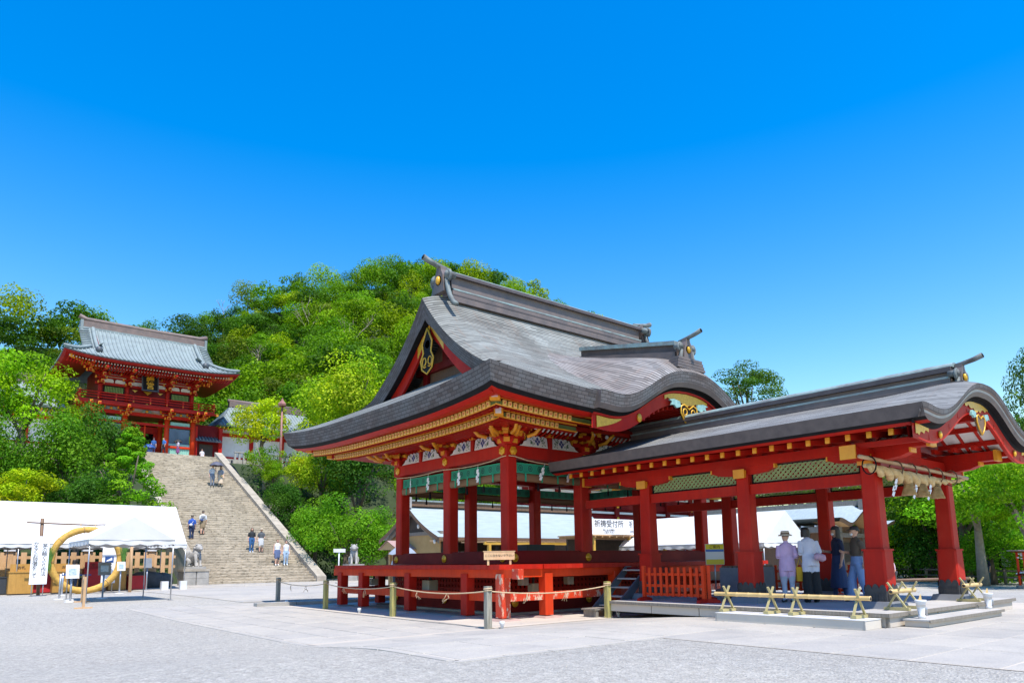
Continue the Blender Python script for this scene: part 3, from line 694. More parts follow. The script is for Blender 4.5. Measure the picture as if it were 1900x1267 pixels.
# wall below the floor: square-holed lattice over a plinth board
def lattice_wall(p0, p1, nrm):
    p0, p1, nrm = Vector(p0), Vector(p1), Vector(nrm); L = (p1-p0).length; d = (p1-p0)/L; m = MB()
    k = int(L/.15)
    for i in range(k+1): m.box(p0+d*(i*L/k)+V(0,0,.72), (.085 if abs(d.x) > .5 else .03, .03 if abs(d.x) > .5 else .085, .48))
    for j in range(4): m.box((p0+p1)/2+V(0,0,.50+j*.145)+nrm*.002, (L if abs(d.x) > .5 else .03, .03 if abs(d.x) > .5 else L, .075))
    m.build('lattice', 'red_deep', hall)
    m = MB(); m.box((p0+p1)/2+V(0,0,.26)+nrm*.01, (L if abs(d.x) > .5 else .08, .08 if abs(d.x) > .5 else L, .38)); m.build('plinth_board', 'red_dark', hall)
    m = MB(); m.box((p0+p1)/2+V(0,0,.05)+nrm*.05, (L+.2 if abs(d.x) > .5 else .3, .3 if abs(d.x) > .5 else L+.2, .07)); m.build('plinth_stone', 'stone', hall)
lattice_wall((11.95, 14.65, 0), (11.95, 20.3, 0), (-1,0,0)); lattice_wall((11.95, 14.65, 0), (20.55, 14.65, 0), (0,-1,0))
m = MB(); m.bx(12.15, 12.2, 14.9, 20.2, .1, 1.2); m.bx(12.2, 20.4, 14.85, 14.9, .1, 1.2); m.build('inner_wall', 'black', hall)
# columns
cm = MB(); cm.cbox((0, 0, 1.4), (.34, .34, 2.8), .035); col_me = cm.mesh('column', 'red'); 
for x in CX_:
    for y in CY_:
        if y == CY_[1] and x in CX_[1:3]: continue
        piece('column', col_me, hall, (x, y, 1.62), scale=(1, 1, (4.12-1.62)/2.8))
# gold rosettes (nail covers)
rm = MB(); rm.lathe([(.105,0),(.115,.012),(.09,.03),(.05,.025),(.045,.06),(.0,.065)], (0,0,0), 14); ros_me = rm.mesh('rosette', 'gold')
hx_ = MB(); hx_.lathe([(.12,0),(.12,.03),(.07,.04),(.05,.06),(0,.065)], (0,0,0), 6, smooth=False); hex_me = hx_.mesh('rosette', 'gold')
for y in CY_: 
    for z, me in ((1.47, ros_me), (4.28, hex_me)): piece('rosette', me, hall, (11.855 if z < 2 else 11.88, y, z), (0, R(-90), 0))
    piece('rosette', ros_me, hall, (11.88, y, .33), (0, R(-90), 0))
for x in CX_:
    for z, me in ((1.47, ros_me), (4.28, hex_me)): piece('rosette', me, hall, (x, 14.555 if z < 2 else 14.58, z), (R(90), 0, 0))
    piece('rosette', ros_me, hall, (x, 14.58, .33), (R(90), 0, 0))
# head beams
for nm, (x0,x1,y0,y1) in (('head_beam', (11.88, 12.28, 14.58, 20.40)), ('head_beam', (12.28, 20.62, 14.58, 14.98)), ('head_beam', (20.22, 20.62, 14.98, 20.40)), ('head_beam', (12.28, 20.22, 20.0, 20.40))):
    m = MB(); m.bx(x0, x1, y0, y1, 4.11, 4.44); m.build(nm, 'red', hall)
m = MB(); m.bx(12.2, 20.3, 14.9, 20.1, 4.46, 4.52); m.build('ceiling_board', 'wood_dark', hall)
for x in CX_[1:3]: m = MB(); m.bx(x-.12, x+.12, 14.98, 20.0, 4.0, 4.44); m.build('cross_beam', 'red_dark', hall)
m = MB(); m.bx(12.2, 20.3, 17.35, 17.59, 4.0, 4.44); m.build('cross_beam', 'red_dark', hall)
# wall boards between head beam and eaves
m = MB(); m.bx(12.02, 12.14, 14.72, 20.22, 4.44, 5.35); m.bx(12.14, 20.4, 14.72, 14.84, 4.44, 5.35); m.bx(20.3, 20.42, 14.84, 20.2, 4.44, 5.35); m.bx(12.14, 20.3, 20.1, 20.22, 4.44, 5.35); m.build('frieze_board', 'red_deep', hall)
# rolled blinds with a green patterned band
def blind(p0, p1, nrm, par):
    p0, p1, nrm = Vector(p0), Vector(p1), Vector(nrm); L = (p1-p0).length; d = (p1-p0)/L
    def q(a, z, o): return p0+d*a+nrm*o+V(0,0,z)
    m = MB(); m.grid([[q(0,3.99,0), q(L,3.99,0)], [q(0,3.72,.01), q(L,3.72,.01)]], uv=[[(0,1),(L,1)],[(0,0),(L,0)]], smooth=False); m.grid([[q(0,3.99,-.03), q(L,3.99,-.03)], [q(0,3.72,-.03), q(L,3.72,-.03)]], uv=[[(0,1),(L,1)],[(0,0),(L,0)]], smooth=False, flip=True); b = m.build('blind_band', 'misu_green', par)
    m = MB(); rows = []; uvs = []
    for k in range(7):
        a = math.pi*(-.35+1.6*k/6); rows.append([q(0, 3.61+.115*math.cos(a), .045*math.sin(a)+.01), q(L/2, 3.59+.115*math.cos(a), .045*math.sin(a)+.01), q(L, 3.61+.115*math.cos(a), .045*math.sin(a)+.01)]); uvs.append([(0,k/7),(L/2,k/7),(L,k/7)])
    m.grid(rows, uv=uvs); bl = m.build('blind_roll', 'blind', par)
    m = MB(); k = max(3, int(L/.5))
    for i in range(k): m.box(q((i+.5)*L/k, 3.61, .062), (.05 if abs(d.x) > .5 else .012, .012 if abs(d.x) > .5 else .05, .24))
    m.build('blind_tape', 'misu_band', bl)
    for i in (1, 2): m = MB(); m.tube([q(i*L/3, 3.5, 0), q(i*L/3, 3.34, 0), q(i*L/3, 3.26, 0)], [.012, .03, .035], 6); m.build('blind_tassel', 'black', bl)
for a, b in zip(CY_[:-1], CY_[1:]):
    blind((11.98, b-.17, 0), (11.98, a+.17, 0), (-1,0,0), hall); blind((20.5, a+.17, 0), (20.5, b-.17, 0), (1,0,0), hall)
for a, b in zip(CX_[:-1], CX_[1:]):
    blind((a+.17, 14.68, 0), (b-.17, 14.68, 0), (0,-1,0), hall); blind((b-.17, 20.26, 0), (a+.17, 20.26, 0), (0,1,0), hall)
# bracket sets (masu-gumi)
def bracket_mesh(corner=False):
    s = MB()    # local: +x along wall, -y outwards, z=0 at the beam top
    def blk(x, y, z, w_, h_, mi=0):
        t = w_*.68; s.add([(x-t/2,y-t/2,z),(x+t/2,y-t/2,z),(x+t/2,y+t/2,z),(x-t/2,y+t/2,z),(x-w_/2,y-w_/2,z+h_*.45),(x+w_/2,y-w_/2,z+h_*.45),(x+w_/2,y+w_/2,z+h_*.45),(x-w_/2,y+w_/2,z+h_*.45),(x-w_/2,y-w_/2,z+h_),(x+w_/2,y-w_/2,z+h_),(x+w_/2,y+w_/2,z+h_),(x-w_/2,y+w_/2,z+h_)],
            [(0,1,5,4),(1,2,6,5),(2,3,7,6),(3,0,4,7),(4,5,9,8),(5,6,10,9),(6,7,11,10),(7,4,8,11),(8,9,10,11),(3,2,1,0)], mi)
    def arm(x0, x1, y, z, h_=.11, w_=.12):  # boat-shaped arm along x
        p = [(x0,z+h_),(x0,z+h_*.55),(x0+.05,z+h_*.2),(x0+.13,z),(x1-.13,z),(x1-.05,z+h_*.2),(x1,z+h_*.55),(x1,z+h_)]
        s.prism([(a, y+w_/2, b) for a, b in p], (0, -w_, 0), 0)
        for xe in (x0, x1): s.box((xe, y, z+h_*.72), (.03, w_+.02, h_*.62), mi=1)
    def armo(x, y0, y1, z, h_=.11, w_=.12):
        p = [(y1,z+h_),(y1,z+h_*.55),(y1+.05,z+h_*.2),(y1+.13,z),(y0,z),(y0,z+h_)]
        s.prism([(x-w_/2, a, b) for a, b in p], (w_, 0, 0), 0); s.box((x, y1, z+h_*.72), (w_+.02, .03, h_*.62), mi=1)
    blk(0, -.02, 0, .36, .17, 0); s.box((0, -.21, .10), (.16, .02, .13), mi=1)
    arm(-.46, .46, -.02, .15); armo(0, 0, -.42, .15)
    for xx in (-.36, 0, .36): blk(xx, -.04, .255, .17, .085, 1)
    blk(0, -.36, .255, .17, .085, 1)
    arm(-.62, .62, -.02, .33); arm(-.40, .40, -.36, .33); armo(0, 0, -.70, .33)
    for xx in (-.30, .30): blk(xx, -.36, .435, .15, .075, 1)
    blk(0, -.64, .435, .16, .08, 1); arm(-.34, .34, -.64, .50, .10); armo(0, -.3, -.95, .52, .10)
    # gold-edged carved nosings
    for sg in (-1, 1):
        s.tube([(sg*.18, -.5, .18), (sg*.30, -.68, .24), (sg*.34, -.80, .36), (sg*.44, -.86, .46)], [.05,.055,.05,.03], 6, 1)
        s.ball((sg*.27, -.74, .40), (.06,.05,.06), 8, 5, 2)
    return s.mesh('bracket', ['red', 'gold_paint', 'white_paint'])
br = bracket_mesh()
for y in CY_: piece('bracket', br, hall, (12.0, y, 4.445), (0, 0, R(-90)))
for x in CX_: piece('bracket', br, hall, (x, 14.7, 4.445))
piece('bracket', br, hall, (12.02, 14.72, 4.46), (0, 0, R(-45)), (1, 1.35, 1.06)); piece('bracket', br, hall, (12.02, 20.22, 4.46), (0, 0, R(-135)), (1, 1.35, 1.06))
# long carried beams under the rafters
m = MB(); m.bx(11.27, 11.43, 12.6, 22.3, 4.93, 5.03); m.build('eave_purlin', 'red', hall)
m = MB(); m.bx(11.0, 22.0, 13.97, 14.13, 4.93, 5.03); m.build('eave_purlin', 'red', hall)
# white painted frieze panels with blue diamonds and leaf sprays
def panel_mesh(flip):
    f = -1 if flip else 1; s = MB(); p = [(0,0),(1.02,0),(.90,.05),(.84,.14),(.74,.17),(.70,.27),(.62,.32),(.06,.32),(.0,.27)]
    s.prism([(f*a, 0, b) for a, b in p], (0, -.03, 0), 0); 
    for a, b in ((.36,.235),(.36,.095),(.305,.165),(.415,.165)):
        s.prism([(f*(a-.045), -.031, b), (f*a, -.031, b-.058), (f*(a+.045), -.031, b), (f*a, -.031, b+.058)], (0, -.003, 0), 1)
    rr = random.Random(3)
    for sg in (-1, 1):
        for k in range(16):
            a = .36+sg*(.12+.13*rr.random()*(1 if k % 2 else 1.3)); b = .05+.24*rr.random(); q = rr.uniform(0, 3.1); l = .038
            s.prism([(f*(a+l*math.cos(q)), -.031, b+l*math.sin(q)), (f*(a-l*.4*math.sin(q)), -.031, b+l*.4*math.cos(q)), (f*(a-l*math.cos(q)), -.031, b-l*math.sin(q)), (f*(a+l*.4*math.sin(q)), -.031, b-l*.4*math.cos(q))], (0, -.002, 0), 2)
    return s.mesh('frieze_panel', ['white_paint', 'blue_print', 'green_print'])
pnl = [panel_mesh(False), panel_mesh(True)]
def bay(p0, p1, rz, nrm):
    p0, p1, nrm = Vector(p0), Vector(p1), Vector(nrm); L = (p1-p0).length; d = (p1-p0)/L; mid = (p0+p1)/2
    piece('frieze_panel', pnl[0], hall, mid+d*.09+nrm*.10+V(0,0,4.445), (R(-6), 0, rz)); piece('frieze_panel', pnl[1], hall, mid-d*.09+nrm*.10+V(0,0,4.445), (R(-6), 0, rz))
    m = MB(); m.box(mid+nrm*.10+V(0,0,4.60), (.12, .12, .31), rz); o = m.build('strut', 'red', hall)
    m = MB(); m.box(mid+nrm*.11+V(0,0,4.80), (.17, .15, .09), rz); m.build('strut_block', 'gold_paint', o)
    k = int((L-1.15)/.17)
    for i in range(k):
        a = p0+d*(L/2+(i-(k-1)/2)*.17)
        piece('curved_rib', rib_me, hall, a+nrm*.10+V(0,0,4.76), (0, 0, rz))
s = MB(); s.tube([(0,0,0),(0,-.10,.03),(0,-.26,.10),(0,-.45,.24)], .028, 4, 0); s.prism([(-.02,-.285,.085),(.02,-.285,.085),(.02,-.47,.235),(-.02,-.47,.235)], (0,-.012,-.018), 1); rib_me = s.mesh('curved_rib', ['red', 'white_paint'])
m = MB(); m.bx(11.52, 11.98, 14.2, 20.7, 4.82, 4.86); m.build('frieze_soffit', 'red_deep', hall)
for a, b in zip(CY_[:-1], CY_[1:]): bay((12.02, b, 0), (12.02, a, 0), R(-90), (-1,0,0))
for a, b in zip(CX_[:-1], CX_[1:]): bay((a, 14.72, 0), (b, 14.72, 0), 0, (0,-1,0))
# stage steps beside the platform (grey stringers, four treads)
st = thing('stage_steps', 'short grey wooden steps leading up to the red stage platform', 'steps', (14.1, 12.7, .05))
for y in (12.36, 13.08): m = MB(); m.prism([(13.42, y, .06), (13.62, y, .06), (14.92, y, 1.22), (14.72, y, 1.22), (13.42, y, .22)], (0, .06, 0)); m.build('stringer', 'grey_paint', st)
for k in range(5): m = MB(); x = 13.62+k*.235; m.bx(x, x+.28, 12.42, 13.08, .24+k*.215, .275+k*.215); m.build('tread', 'deck_top', st)
m = MB(); m.bx(14.72, 15.6, 12.38, 13.16, 1.05, 1.19); m.build('landing_board', 'red_dark', st)
bn = thing('step_bench', 'low wooden pallet bench at the foot of the stage steps', 'bench', (13.05, 12.6, .03))
for k in range(3): m = MB(); m.bx(12.72, 13.42, 12.36+k*.16, 12.50+k*.16, .20, .235); m.build('slat', 'wood_grey', bn)
for x in (12.78, 13.3): m = MB(); m.bx(x, x+.08, 12.38, 12.8, .03, .2); m.build('leg', 'wood_grey', bn)
# beige and grey speaker boxes under the veranda
for i, (x, y, z, lb) in enumerate(((11.2, 17.2, .72, 'beige loudspeaker box under the veranda behind the rope'), (11.15, 20.3, .80, 'grey box under the veranda near its far corner'), (12.3, 14.1, .72, 'small beige box hung under the veranda beside the worn corner post'), (12.05, 14.2, .88, 'flat grey box under the veranda above the small beige box'), (13.65, 14.2, .86, 'pale grey drum box under the veranda near the stage steps'))):
    t = thing('speaker_box', lb, 'equipment box', (x, y, z-.15), 'boxes under the veranda'); s_ = (.34, .34, .34) if i == 0 else (.22,.22,.2)
    m = MB(); m.cbox((x, y, z), s_, .03); m.build('housing', 'beige' if i in (0, 2) else 'stone', t)
    m = MB(); m.box((x-s_[0]/2-.004, y, z), (.006, s_[1]*.7, s_[2]*.7)); m.build('grille', 'beige', t)
    m = MB(); m.box((x, y, z+s_[2]/2+.08), (.05, .05, .18)); m.build('bracket_arm', 'dark_iron', t)
# wooden notice on the platform edge
t = thing('notice_board', 'small wooden notice board propped on the platform edge', 'sign', (10.68, 13.5, 1.31))
sg = Vector((10.66, 13.42, 1.52)); rz = R(-38)
m = MB(); m.box(sg, (.72, .03, .19), rz); m.build('board', 'wood_light', t)
for k in (-.26, .26): m = MB(); m.box(sg+Matrix.Rotation(rz, 3, 'Z')@V(k, .02, -.11), (.05, .04, .22), rz); m.build('leg', 'wood_light', t)
m = MB(); m.box(sg+V(0,0,.10), (.76, .045, .02), rz); m.build('cap', 'wood_light', t)
text_mesh('lettering', 'ここに立ちないで下さい', .062, 'ink', t, face_mat(sg+Matrix.Rotation(rz, 3, 'Z')@V(0,-.018,0), rz))
# sacred rope with paper streamers round the hall
t = thing('sacred_rope', 'thin straw rope with white paper streamers strung round the dance hall', 'rope', (11.85, 14.55, 4.0))
m = MB(); path = []
for a, b in zip(CY_[::-1][:-1], CY_[::-1][1:]):
    for k in range(6): q = k/6; path.append((11.84, a+(b-a)*q, 4.05-.06*math.sin(math.pi*q)+.03*q))
path += [(11.84, 14.75, 4.12), (11.90, 14.60, 4.14), (12.1, 14.54, 4.13)]
for a, b in zip(CX_[:-1], CX_[1:]):
    for k in range(1, 7): q = k/6; path.append((a+(b-a)*q, 14.54, 4.10-.10*math.sin(math.pi*q)))
m.tube(path, .016, 5); m.build('rope_strand', 'rope', t)
s = MB()
for k, (a, b) in enumerate(((0,0),(.045,-.11),(-.0,-.21),(.05,-.31))): s.prism([(a-.05, 0, b), (a+.05, 0, b+.03), (a+.055, 0, b-.11), (a-.045, 0, b-.14)], (0, .004, 0))
s.tube([(0,0,.16),(0,0,0)], .008, 4); shide_me = s.mesh('paper_streamer', 'paper')
for y in (19.3, 18.3, 16.7, 15.8): piece('paper_streamer', shide_me, t, (11.82, y, 3.88), (0, R(8), R(-90+random.uniform(-35,35))), (.75,.75,.8))
for x in (13.1, 14.1, 15.6, 16.6): piece('paper_streamer', shide_me, t, (x, 14.52, 3.88), (0, R(24), R(random.uniform(-25,25))), (.75,.75,.8))
# ================================================================== worship porch in front of the hall
PXC, PYF, PYB = 16.22, 4.80, 14.2; PW = 3.24; DZ = .42
porch = thing('worship_porch', 'red open porch with a long curved copper roof in front of the hall', 'porch', (PXC, 9.2, DZ))
_pt = [0,.4,.7,1.2,1.5,2.1,2.5,3.24]; _pz = [4.74,4.71,4.64,4.40,4.24,4.0,3.95,3.98]
_cp = _pl.polyfit(_pt, _pz, 5)
def pk(t): return float(_pl.polyval(min(abs(t), PW), _cp))
def ps(t): a = abs(t)/PW; return 3.98+.90*(1-a)**1.25*(1)+.0
def pz(t, y):
    a = sm(y, PYF, PYF+2.1); u = max(0, y-PYF); z = pk(t)*(1-a)+ps(t)*a
    return z + math.exp(-(t/1.3)**2)*.16*(1-math.exp(-u/.3))*(1-a)
mb = MB(); rows, uv = [], []
YS = list(PYF+np.array([0,.04,.1,.18,.28,.4,.55,.7,.9,1.1,1.3,1.6,1.9,2.2])) + list(np.linspace(PYF+2.6, PYB, 12))
for y in YS:
    rw, ru = [], []
    for j in range(57):
        t = -PW+2*PW*j/56; rw.append((PXC+t, y, pz(t, y))); ru.append((y, abs(t)*1.04))
    rows.append(rw); uv.append(ru)
mb.grid(rows, uv=uv); mb.build('roof', 'copper_porch', porch) if 'copper_porch' in MAT else mb.build('roof', 'copper_roof', porch)
T = np.linspace(-PW, PW, 65)
def pb(yo, dz0, dz1, yo2, mat, nm, sc0=1., sc1=1.):
    m = MB(); a = [(PXC+t*sc0, PYF+yo, pk(t)+dz0) for t in T]; b = [(PXC+t*sc1, PYF+yo2, pk(t)+dz1) for t in T]
    m.grid([a, b], uv=[[(t, -dz0) for t in T], [(t, -dz1) for t in T]], smooth=False); m.build(nm, mat, porch)
pb(0, 0, -.10, .02, 'copper_edge', 'karahafu_edge'); pb(.02, -.10, -.115, .05, 'copper_mid', 'karahafu_edge'); pb(.05, -.115, -.16, .055, 'copper_light', 'karahafu_edge') if 'copper_light' in MAT else None
pb(.055, -.16, -.25, .09, 'copper_mid', 'karahafu_edge'); pb(.09, -.25, -.26, .2, 'black', 'drip_board', 1, .99); pb(.2, -.26, -.33, .22, 'black', 'drip_board', .99, .985); pb(.22, -.33, -.58, .23, 'red', 'karahafu_bargeboard', .985, .975); pb(.23, -.58, -.57, .30, 'red', 'karahafu_bargeboard', .975, .975); pb(.30, -.57, -.35, .32, 'red_deep', 'karahafu_bargeboard', .975, .975)
for sd in (-1, 1):   # side eaves
    yy = np.linspace(PYF, PYB, 30); x = PXC+sd*PW
    def q(dx, dz): return [(x-sd*dx, y, pz(PW, y)+dz) for y in yy]
    for (d0, z0, d1, z1, mat, nm) in ((0, 0, .07, -.24, 'copper_side', 'eave_edge'), (.07, -.24, .16, -.29, 'black', 'drip_board'), (.16, -.29, .28, -.33, 'red', 'eave_fascia'), (.28, -.33, 1.9, -.02, 'red', 'eave_soffit')):
        yy = np.linspace(PYF if nm != 'eave_soffit' else 6.25, PYB, 30)
        m = MB(); m.grid([q(d0, z0), q(d1, z1)], uv=[[(y, 0) for y in yy], [(y, .24) for y in yy]], smooth=False, flip=sd > 0); m.build(nm, mat, porch)
# rafters with gold ends
s = MB()
for k in range(6): a0, a1 = k/6, (k+1)/6; s.beam((a0*1.5, 0, .09*math.sin(a0*2.2)-.02), (a1*1.5, 0, .09*math.sin(a1*2.2)-.02), .07, .10)
s.box((-.008, 0, -.02), (.035, .085, .115), mi=1); prm = s.mesh('rafter', ['red', 'gold_paint'])
for i in range(22):
    y = 5.55+i*.395
    piece('rafter', prm, porch, (PXC-PW+.50, y, 3.635)); piece('rafter', prm, porch, (PXC+PW-.50, y, 3.635), (0, 0, R(180)))
# purlins (long side beams), gold-capped ends
for sd in (-1, 1):
    x = PXC+sd*1.775
    m = MB(); m.bx(x-.13, x+.13, 5.25, 14.2, 3.42, 3.62); o = m.build('side_purlin', 'red', porch)
    m = MB(); m.bx(x-.15, x+.15, 5.22, 5.29, 3.40, 3.64); m.build('beam_cap', 'gold_paint', o); m = MB(); m.bx(x-.15, x+.15, 14.17, 14.24, 3.40, 3.64); m.build('beam_cap', 'gold_paint', o)
m = MB(); m.bx(PXC-.1, PXC+.1, 5.1, 14.2, 4.05, 4.30); m.build('ridge_beam', 'red', porch)
m = MB(); a = [(PXC+t, PYF+.9, pk(t)-.12) for t in np.linspace(-1.7, 1.7, 21)]; 
# underside of the front bay: white panels between red ribs, following the arch
def uz(t): return pk(t)-.46
TC = np.linspace(-2.45, 2.45, 11); YCC = [5.06, 5.42, 5.78, 6.14]
for t in TC: m = MB(); m.beam((PXC+t, 5.02, uz(t)-.02), (PXC+t, 6.3, uz(t)-.02), .075, .10); m.build('ceiling_rib', 'red', porch)
for t0, t1 in zip(TC[:-1], TC[1:]):
    for y0_, y1_ in zip(YCC[:-1], YCC[1:]):
        m = MB(); m.add([(PXC+t0, y0_, uz(t0)+.03), (PXC+t1, y0_, uz(t1)+.03), (PXC+t1, y1_, uz(t1)+.03), (PXC+t0, y1_, uz(t0)+.03)], [(0,1,2,3)]); m.build('ceiling_panel', 'white_paint', porch)
for y in YCC:
    m = MB()
    for t0, t1 in zip(TC[:-1], TC[1:]): m.beam((PXC+t0, y, uz(t0)+.01), (PXC+t1, y, uz(t1)+.01), .05, .055)
    m.build('ceiling_batten', 'red', porch)
m = MB(); X = np.linspace(-3.0, 3.0, 13); m.grid([[(PXC+t, y, ps(t)-.20) for t in X] for y in (6.5, 14.15)], flip=True); m.build('ceiling', 'red_deep', porch)
# front frame: tie beam and bracket between the front columns
WX, EXX = 14.45, 18.0; CYP = [6.4, 9.2, 12.05]
for y in (6.4,): 
    m = MB(); m.bx(WX-.9, EXX+.9, y-.13, y+.13, 3.24, 3.46); o = m.build('tie_beam', 'red', porch)
    for s2, xe in ((-1, WX-.9), (1, EXX+.9)): m = MB(); m.bx(xe-.02, xe+.02, y-.15, y+.15, 3.22, 3.48); m.build('beam_cap', 'gold_paint', o)
m = MB(); m.bx(PXC-.35, PXC+.35, 6.25, 6.55, 3.46, 3.7); m.bx(PXC-.18, PXC+.18, 6.28, 6.52, 3.7, 4.05); m.build('king_strut', 'red', porch)
# columns: tapered square shafts, sheathed foot, scalloped iron shoe, stone base
def shaft(s, w0, w1, z0, z1, mi, ch=.03):
    vs = []
    for w_, z in ((w0, z0), (w1, z1)):
        h = w_/2; vs += [(h-ch,-h,z),(h,-h+ch,z),(h,h-ch,z),(h-ch,h,z),(-h+ch,h,z),(-h,h-ch,z),(-h,-h+ch,z),(-h+ch,-h,z)]
    s.add(vs, [tuple(range(8))[::-1], tuple(range(8, 16))]+[(i, (i+1) % 8, 8+(i+1) % 8, 8+i) for i in range(8)], mi)
s = MB(); shaft(s, .345, .30, .86, 3.42, 0); shaft_me = s.mesh('shaft', 'red')
s = MB(); shaft(s, .44, .405, .10, 1.10, 0, .035); s.box((0,0,1.10), (.43,.43,.035)); foot_me = s.mesh('column_sheath', 'red')
s = MB(); shaft(s, .458, .450, .10, .32, 0, .035)
for rz in range(4):
    M = Matrix.Rotation(rz*math.pi/2, 3, 'Z')
    prof = [(-.2,.30)]+[(-.2+.4*k/24, .36+.075*abs(math.sin(math.pi*3*k/24))**.6*(1.2 if 8 <= k <= 16 else 1)) for k in range(25)]+[(.2,.30)]
    s.prism([M@V(u, -.226, v) for u, v in prof], M@V(0, -.006, 0))
    for k in range(8): s.add([M@V(*p) for p in ((-.21+.054*k,-.235,.10),(-.21+.054*k+.03,-.235,.10),(-.21+.054*k+.03,-.235,.27),(-.21+.054*k,-.235,.27))], [(0,1,2,3)])
shoe_me = s.mesh('column_shoe', 'dark_iron')
s = MB(); s.add([(-.36,-.36,0),(.36,-.36,0),(.36,.36,0),(-.36,.36,0),(-.31,-.31,.13),(.31,-.31,.13),(.31,.31,.13),(-.31,.31,.13)], [(4,5,6,7),(0,1,5,4),(1,2,6,5),(2,3,7,6),(3,0,4,7)]); stone_me = s.mesh('base_stone', 'stone_blue')
s = MB(); s.box((0,0,0), (.40,.40,.07), mi=0); s.prism([(-.2,-.62,.04),(-.2,.62,.04),(-.2,.62,.16),(-.2,.50,.16),(-.2,-.50,.16),(-.2,-.62,.16)], (.4,0,0)); boat = MB()
for x in (WX, EXX):
    for i, y in enumerate(CYP):
        t = shaft_me; c = piece('column', shaft_me, porch, (x, y, DZ), scale=(1,1,(3.26-DZ)/3.42)); 
        piece('column_sheath', foot_me, c, (x, y, DZ), scale=(1,1,3.42/(3.26-DZ))); piece('column_shoe', shoe_me, c, (x, y, DZ+.01), scale=(1,1,3.42/(3.26-DZ))); piece('base_stone', stone_me, c, (x, y, DZ), scale=(1,1,3.42/(3.26-DZ)))
        b = MB(); p = [(-.80,.18),(-.80,.10),(-.62,.03),(-.35,0),(.35,0),(.62,.03),(.80,.10),(.80,.18)]
        b.prism([(x-.12, y+u, 3.24+v) for u, v in p], (.24, 0, 0)); o = b.build('boat_bracket', 'red', porch)
        if i != 1 or True:
            for e in (-.81, .81): b = MB(); b.bx(x-.13, x+.13, y+e-.015, y+e+.015, 3.33, 3.43); b.build('bracket_cap', 'gold_paint', o)
        b = MB(); b.bx(x-.24, x-.135 if x < 16 else x+.24, y-.12, y+.12, 3.18, 3.34) if x < 16 else b.bx(x+.135, x+.24, y-.12, y+.12, 3.18, 3.34); b.bx(x-.26 if x < 16 else x+.24, x-.24 if x < 16 else x+.26, y-.14, y+.14, 3.16, 3.36); b.build('beam_nose', 'gold_paint', o)
# rails with the green lattice above
g_ = pm('lattice_green', (.36,.46,.20), (.28,.38,.16), 4, .6)
def transom(x, y0, y1, sd):
    m = MB(); m.bx(x-.075, x+.075, y0, y1, 2.80, 3.02); m.build('rail', 'red', porch)
    z0, z1 = 3.03, 3.41; ya, yb = y0+.04, y1-.04
    fr = MB(); fr.bx(x-.03, x+.03, ya, yb, z0, z0+.03); fr.bx(x-.03, x+.03, ya, yb, z1-.02, z1); fr.bx(x-.03, x+.03, ya, ya+.03, z0, z1); fr.bx(x-.03, x+.03, yb-.03, yb, z0, z1); f = fr.build('lattice_frame', 'black', porch)
    m = MB(); sp = .115; H = z1-z0; k0 = int((yb-ya+H)/sp)+1
    for dr in (1, -1):
        for k in range(k0+1):
            for dd in (0, .035):
                b = ya-H+k*sp+dd if dr > 0 else ya+k*sp+dd
                p = (b, z0); q = (b+dr*H, z1)
                (y_a, z_a), (y_b, z_b) = (p, q)
                def clip(y, z, Y, Z):
                    pts = []
                    for yy in (ya, yb):
                        if (y < yy) != (Y < yy): f_ = (yy-y)/(Y-y); pts.append((yy, z+(Z-z)*f_))
                    if ya <= y <= yb: pts.append((y, z))
                    if ya <= Y <= yb: pts.append((Y, Z))
                    return pts[:2] if len(pts) >= 2 else None
                e = clip(y_a, z_a, y_b, z_b)
                if e and abs(e[0][0]-e[1][0]) > .02: m.beam((x+dr*.008, *e[0]), (x+dr*.008, *e[1]), .014, .012, up=(1,0,0))
    m.build('lattice', 'lattice_green', f)
for a, b in zip(CYP[:-1], CYP[1:]):
    for x, sd in ((WX, -1), (EXX, 1)): transom(x, a+.15, b-.15, sd)
for x, sd in ((WX, -1), (EXX, 1)): pass
m = MB(); m.bx(WX-.075, WX+.075, 12.2, 14.2, 2.80, 3.02); m.build('rail', 'red', porch)
m = MB(); m.bx(EXX-.075, EXX+.075, 12.2, 14.2, 2.80, 3.02); m.build('rail', 'red', porch)
# inner tie beams across
for y in (9.2, 12.05): m = MB(); m.bx(WX+.15, EXX-.15, y-.1, y+.1, 3.2, 3.44); m.build('tie_beam', 'red_deep', porch)
# ridge and finial
ridge_box('ridge', 'y', 5.35, 13.9, PXC, 4.86, 5.30, .34, porch)
finial(porch, (PXC, 5.22, 4.72), (0, -1, 0), .58, tubelen=1.1)
m = MB()
for k in range(3): m.bx(PXC-.5+.05*k, PXC+.5-.05*k, 5.02+.02*k, 5.35, 4.66+.06*k, 4.71+.06*k)
m.build('finial_plinth', 'copper_mid', porch)
# gold on the front bargeboard, pendant
for s2 in (-1, 1):
    m = MB(); ts = np.linspace(2.55, 3.12, 9); up = [(PXC+s2*t*.985, PYF+.205, pk(t)-.33) for t in ts]; dn = [(PXC+s2*t*.985, PYF+.210, pk(t)-.33-.20*((t-2.4)/.72)-.03*math.sin(t*30)) for t in ts]
    m.grid([up, dn], smooth=False); m.build('gold_fitting', 'gilt', porch)
    m = MB(); m.ball((PXC+s2*2.02, PYF+.2, pk(2.02)-.46), (.06,.03,.075), 10, 6); m.build('gold_stud', 'gold', porch)
m = MB(); ts = np.linspace(-.62, .62, 15); up = [(PXC+t, PYF+.205, pk(t)-.33) for t in ts]; dn = [(p[0], p[1], p[2]-.20+.16*abs(t)/.62+.03*math.sin(t*25)) for p, t in zip(up, ts)]
m.grid([up, dn], smooth=False); m.build('gold_fitting', 'gilt', porch)
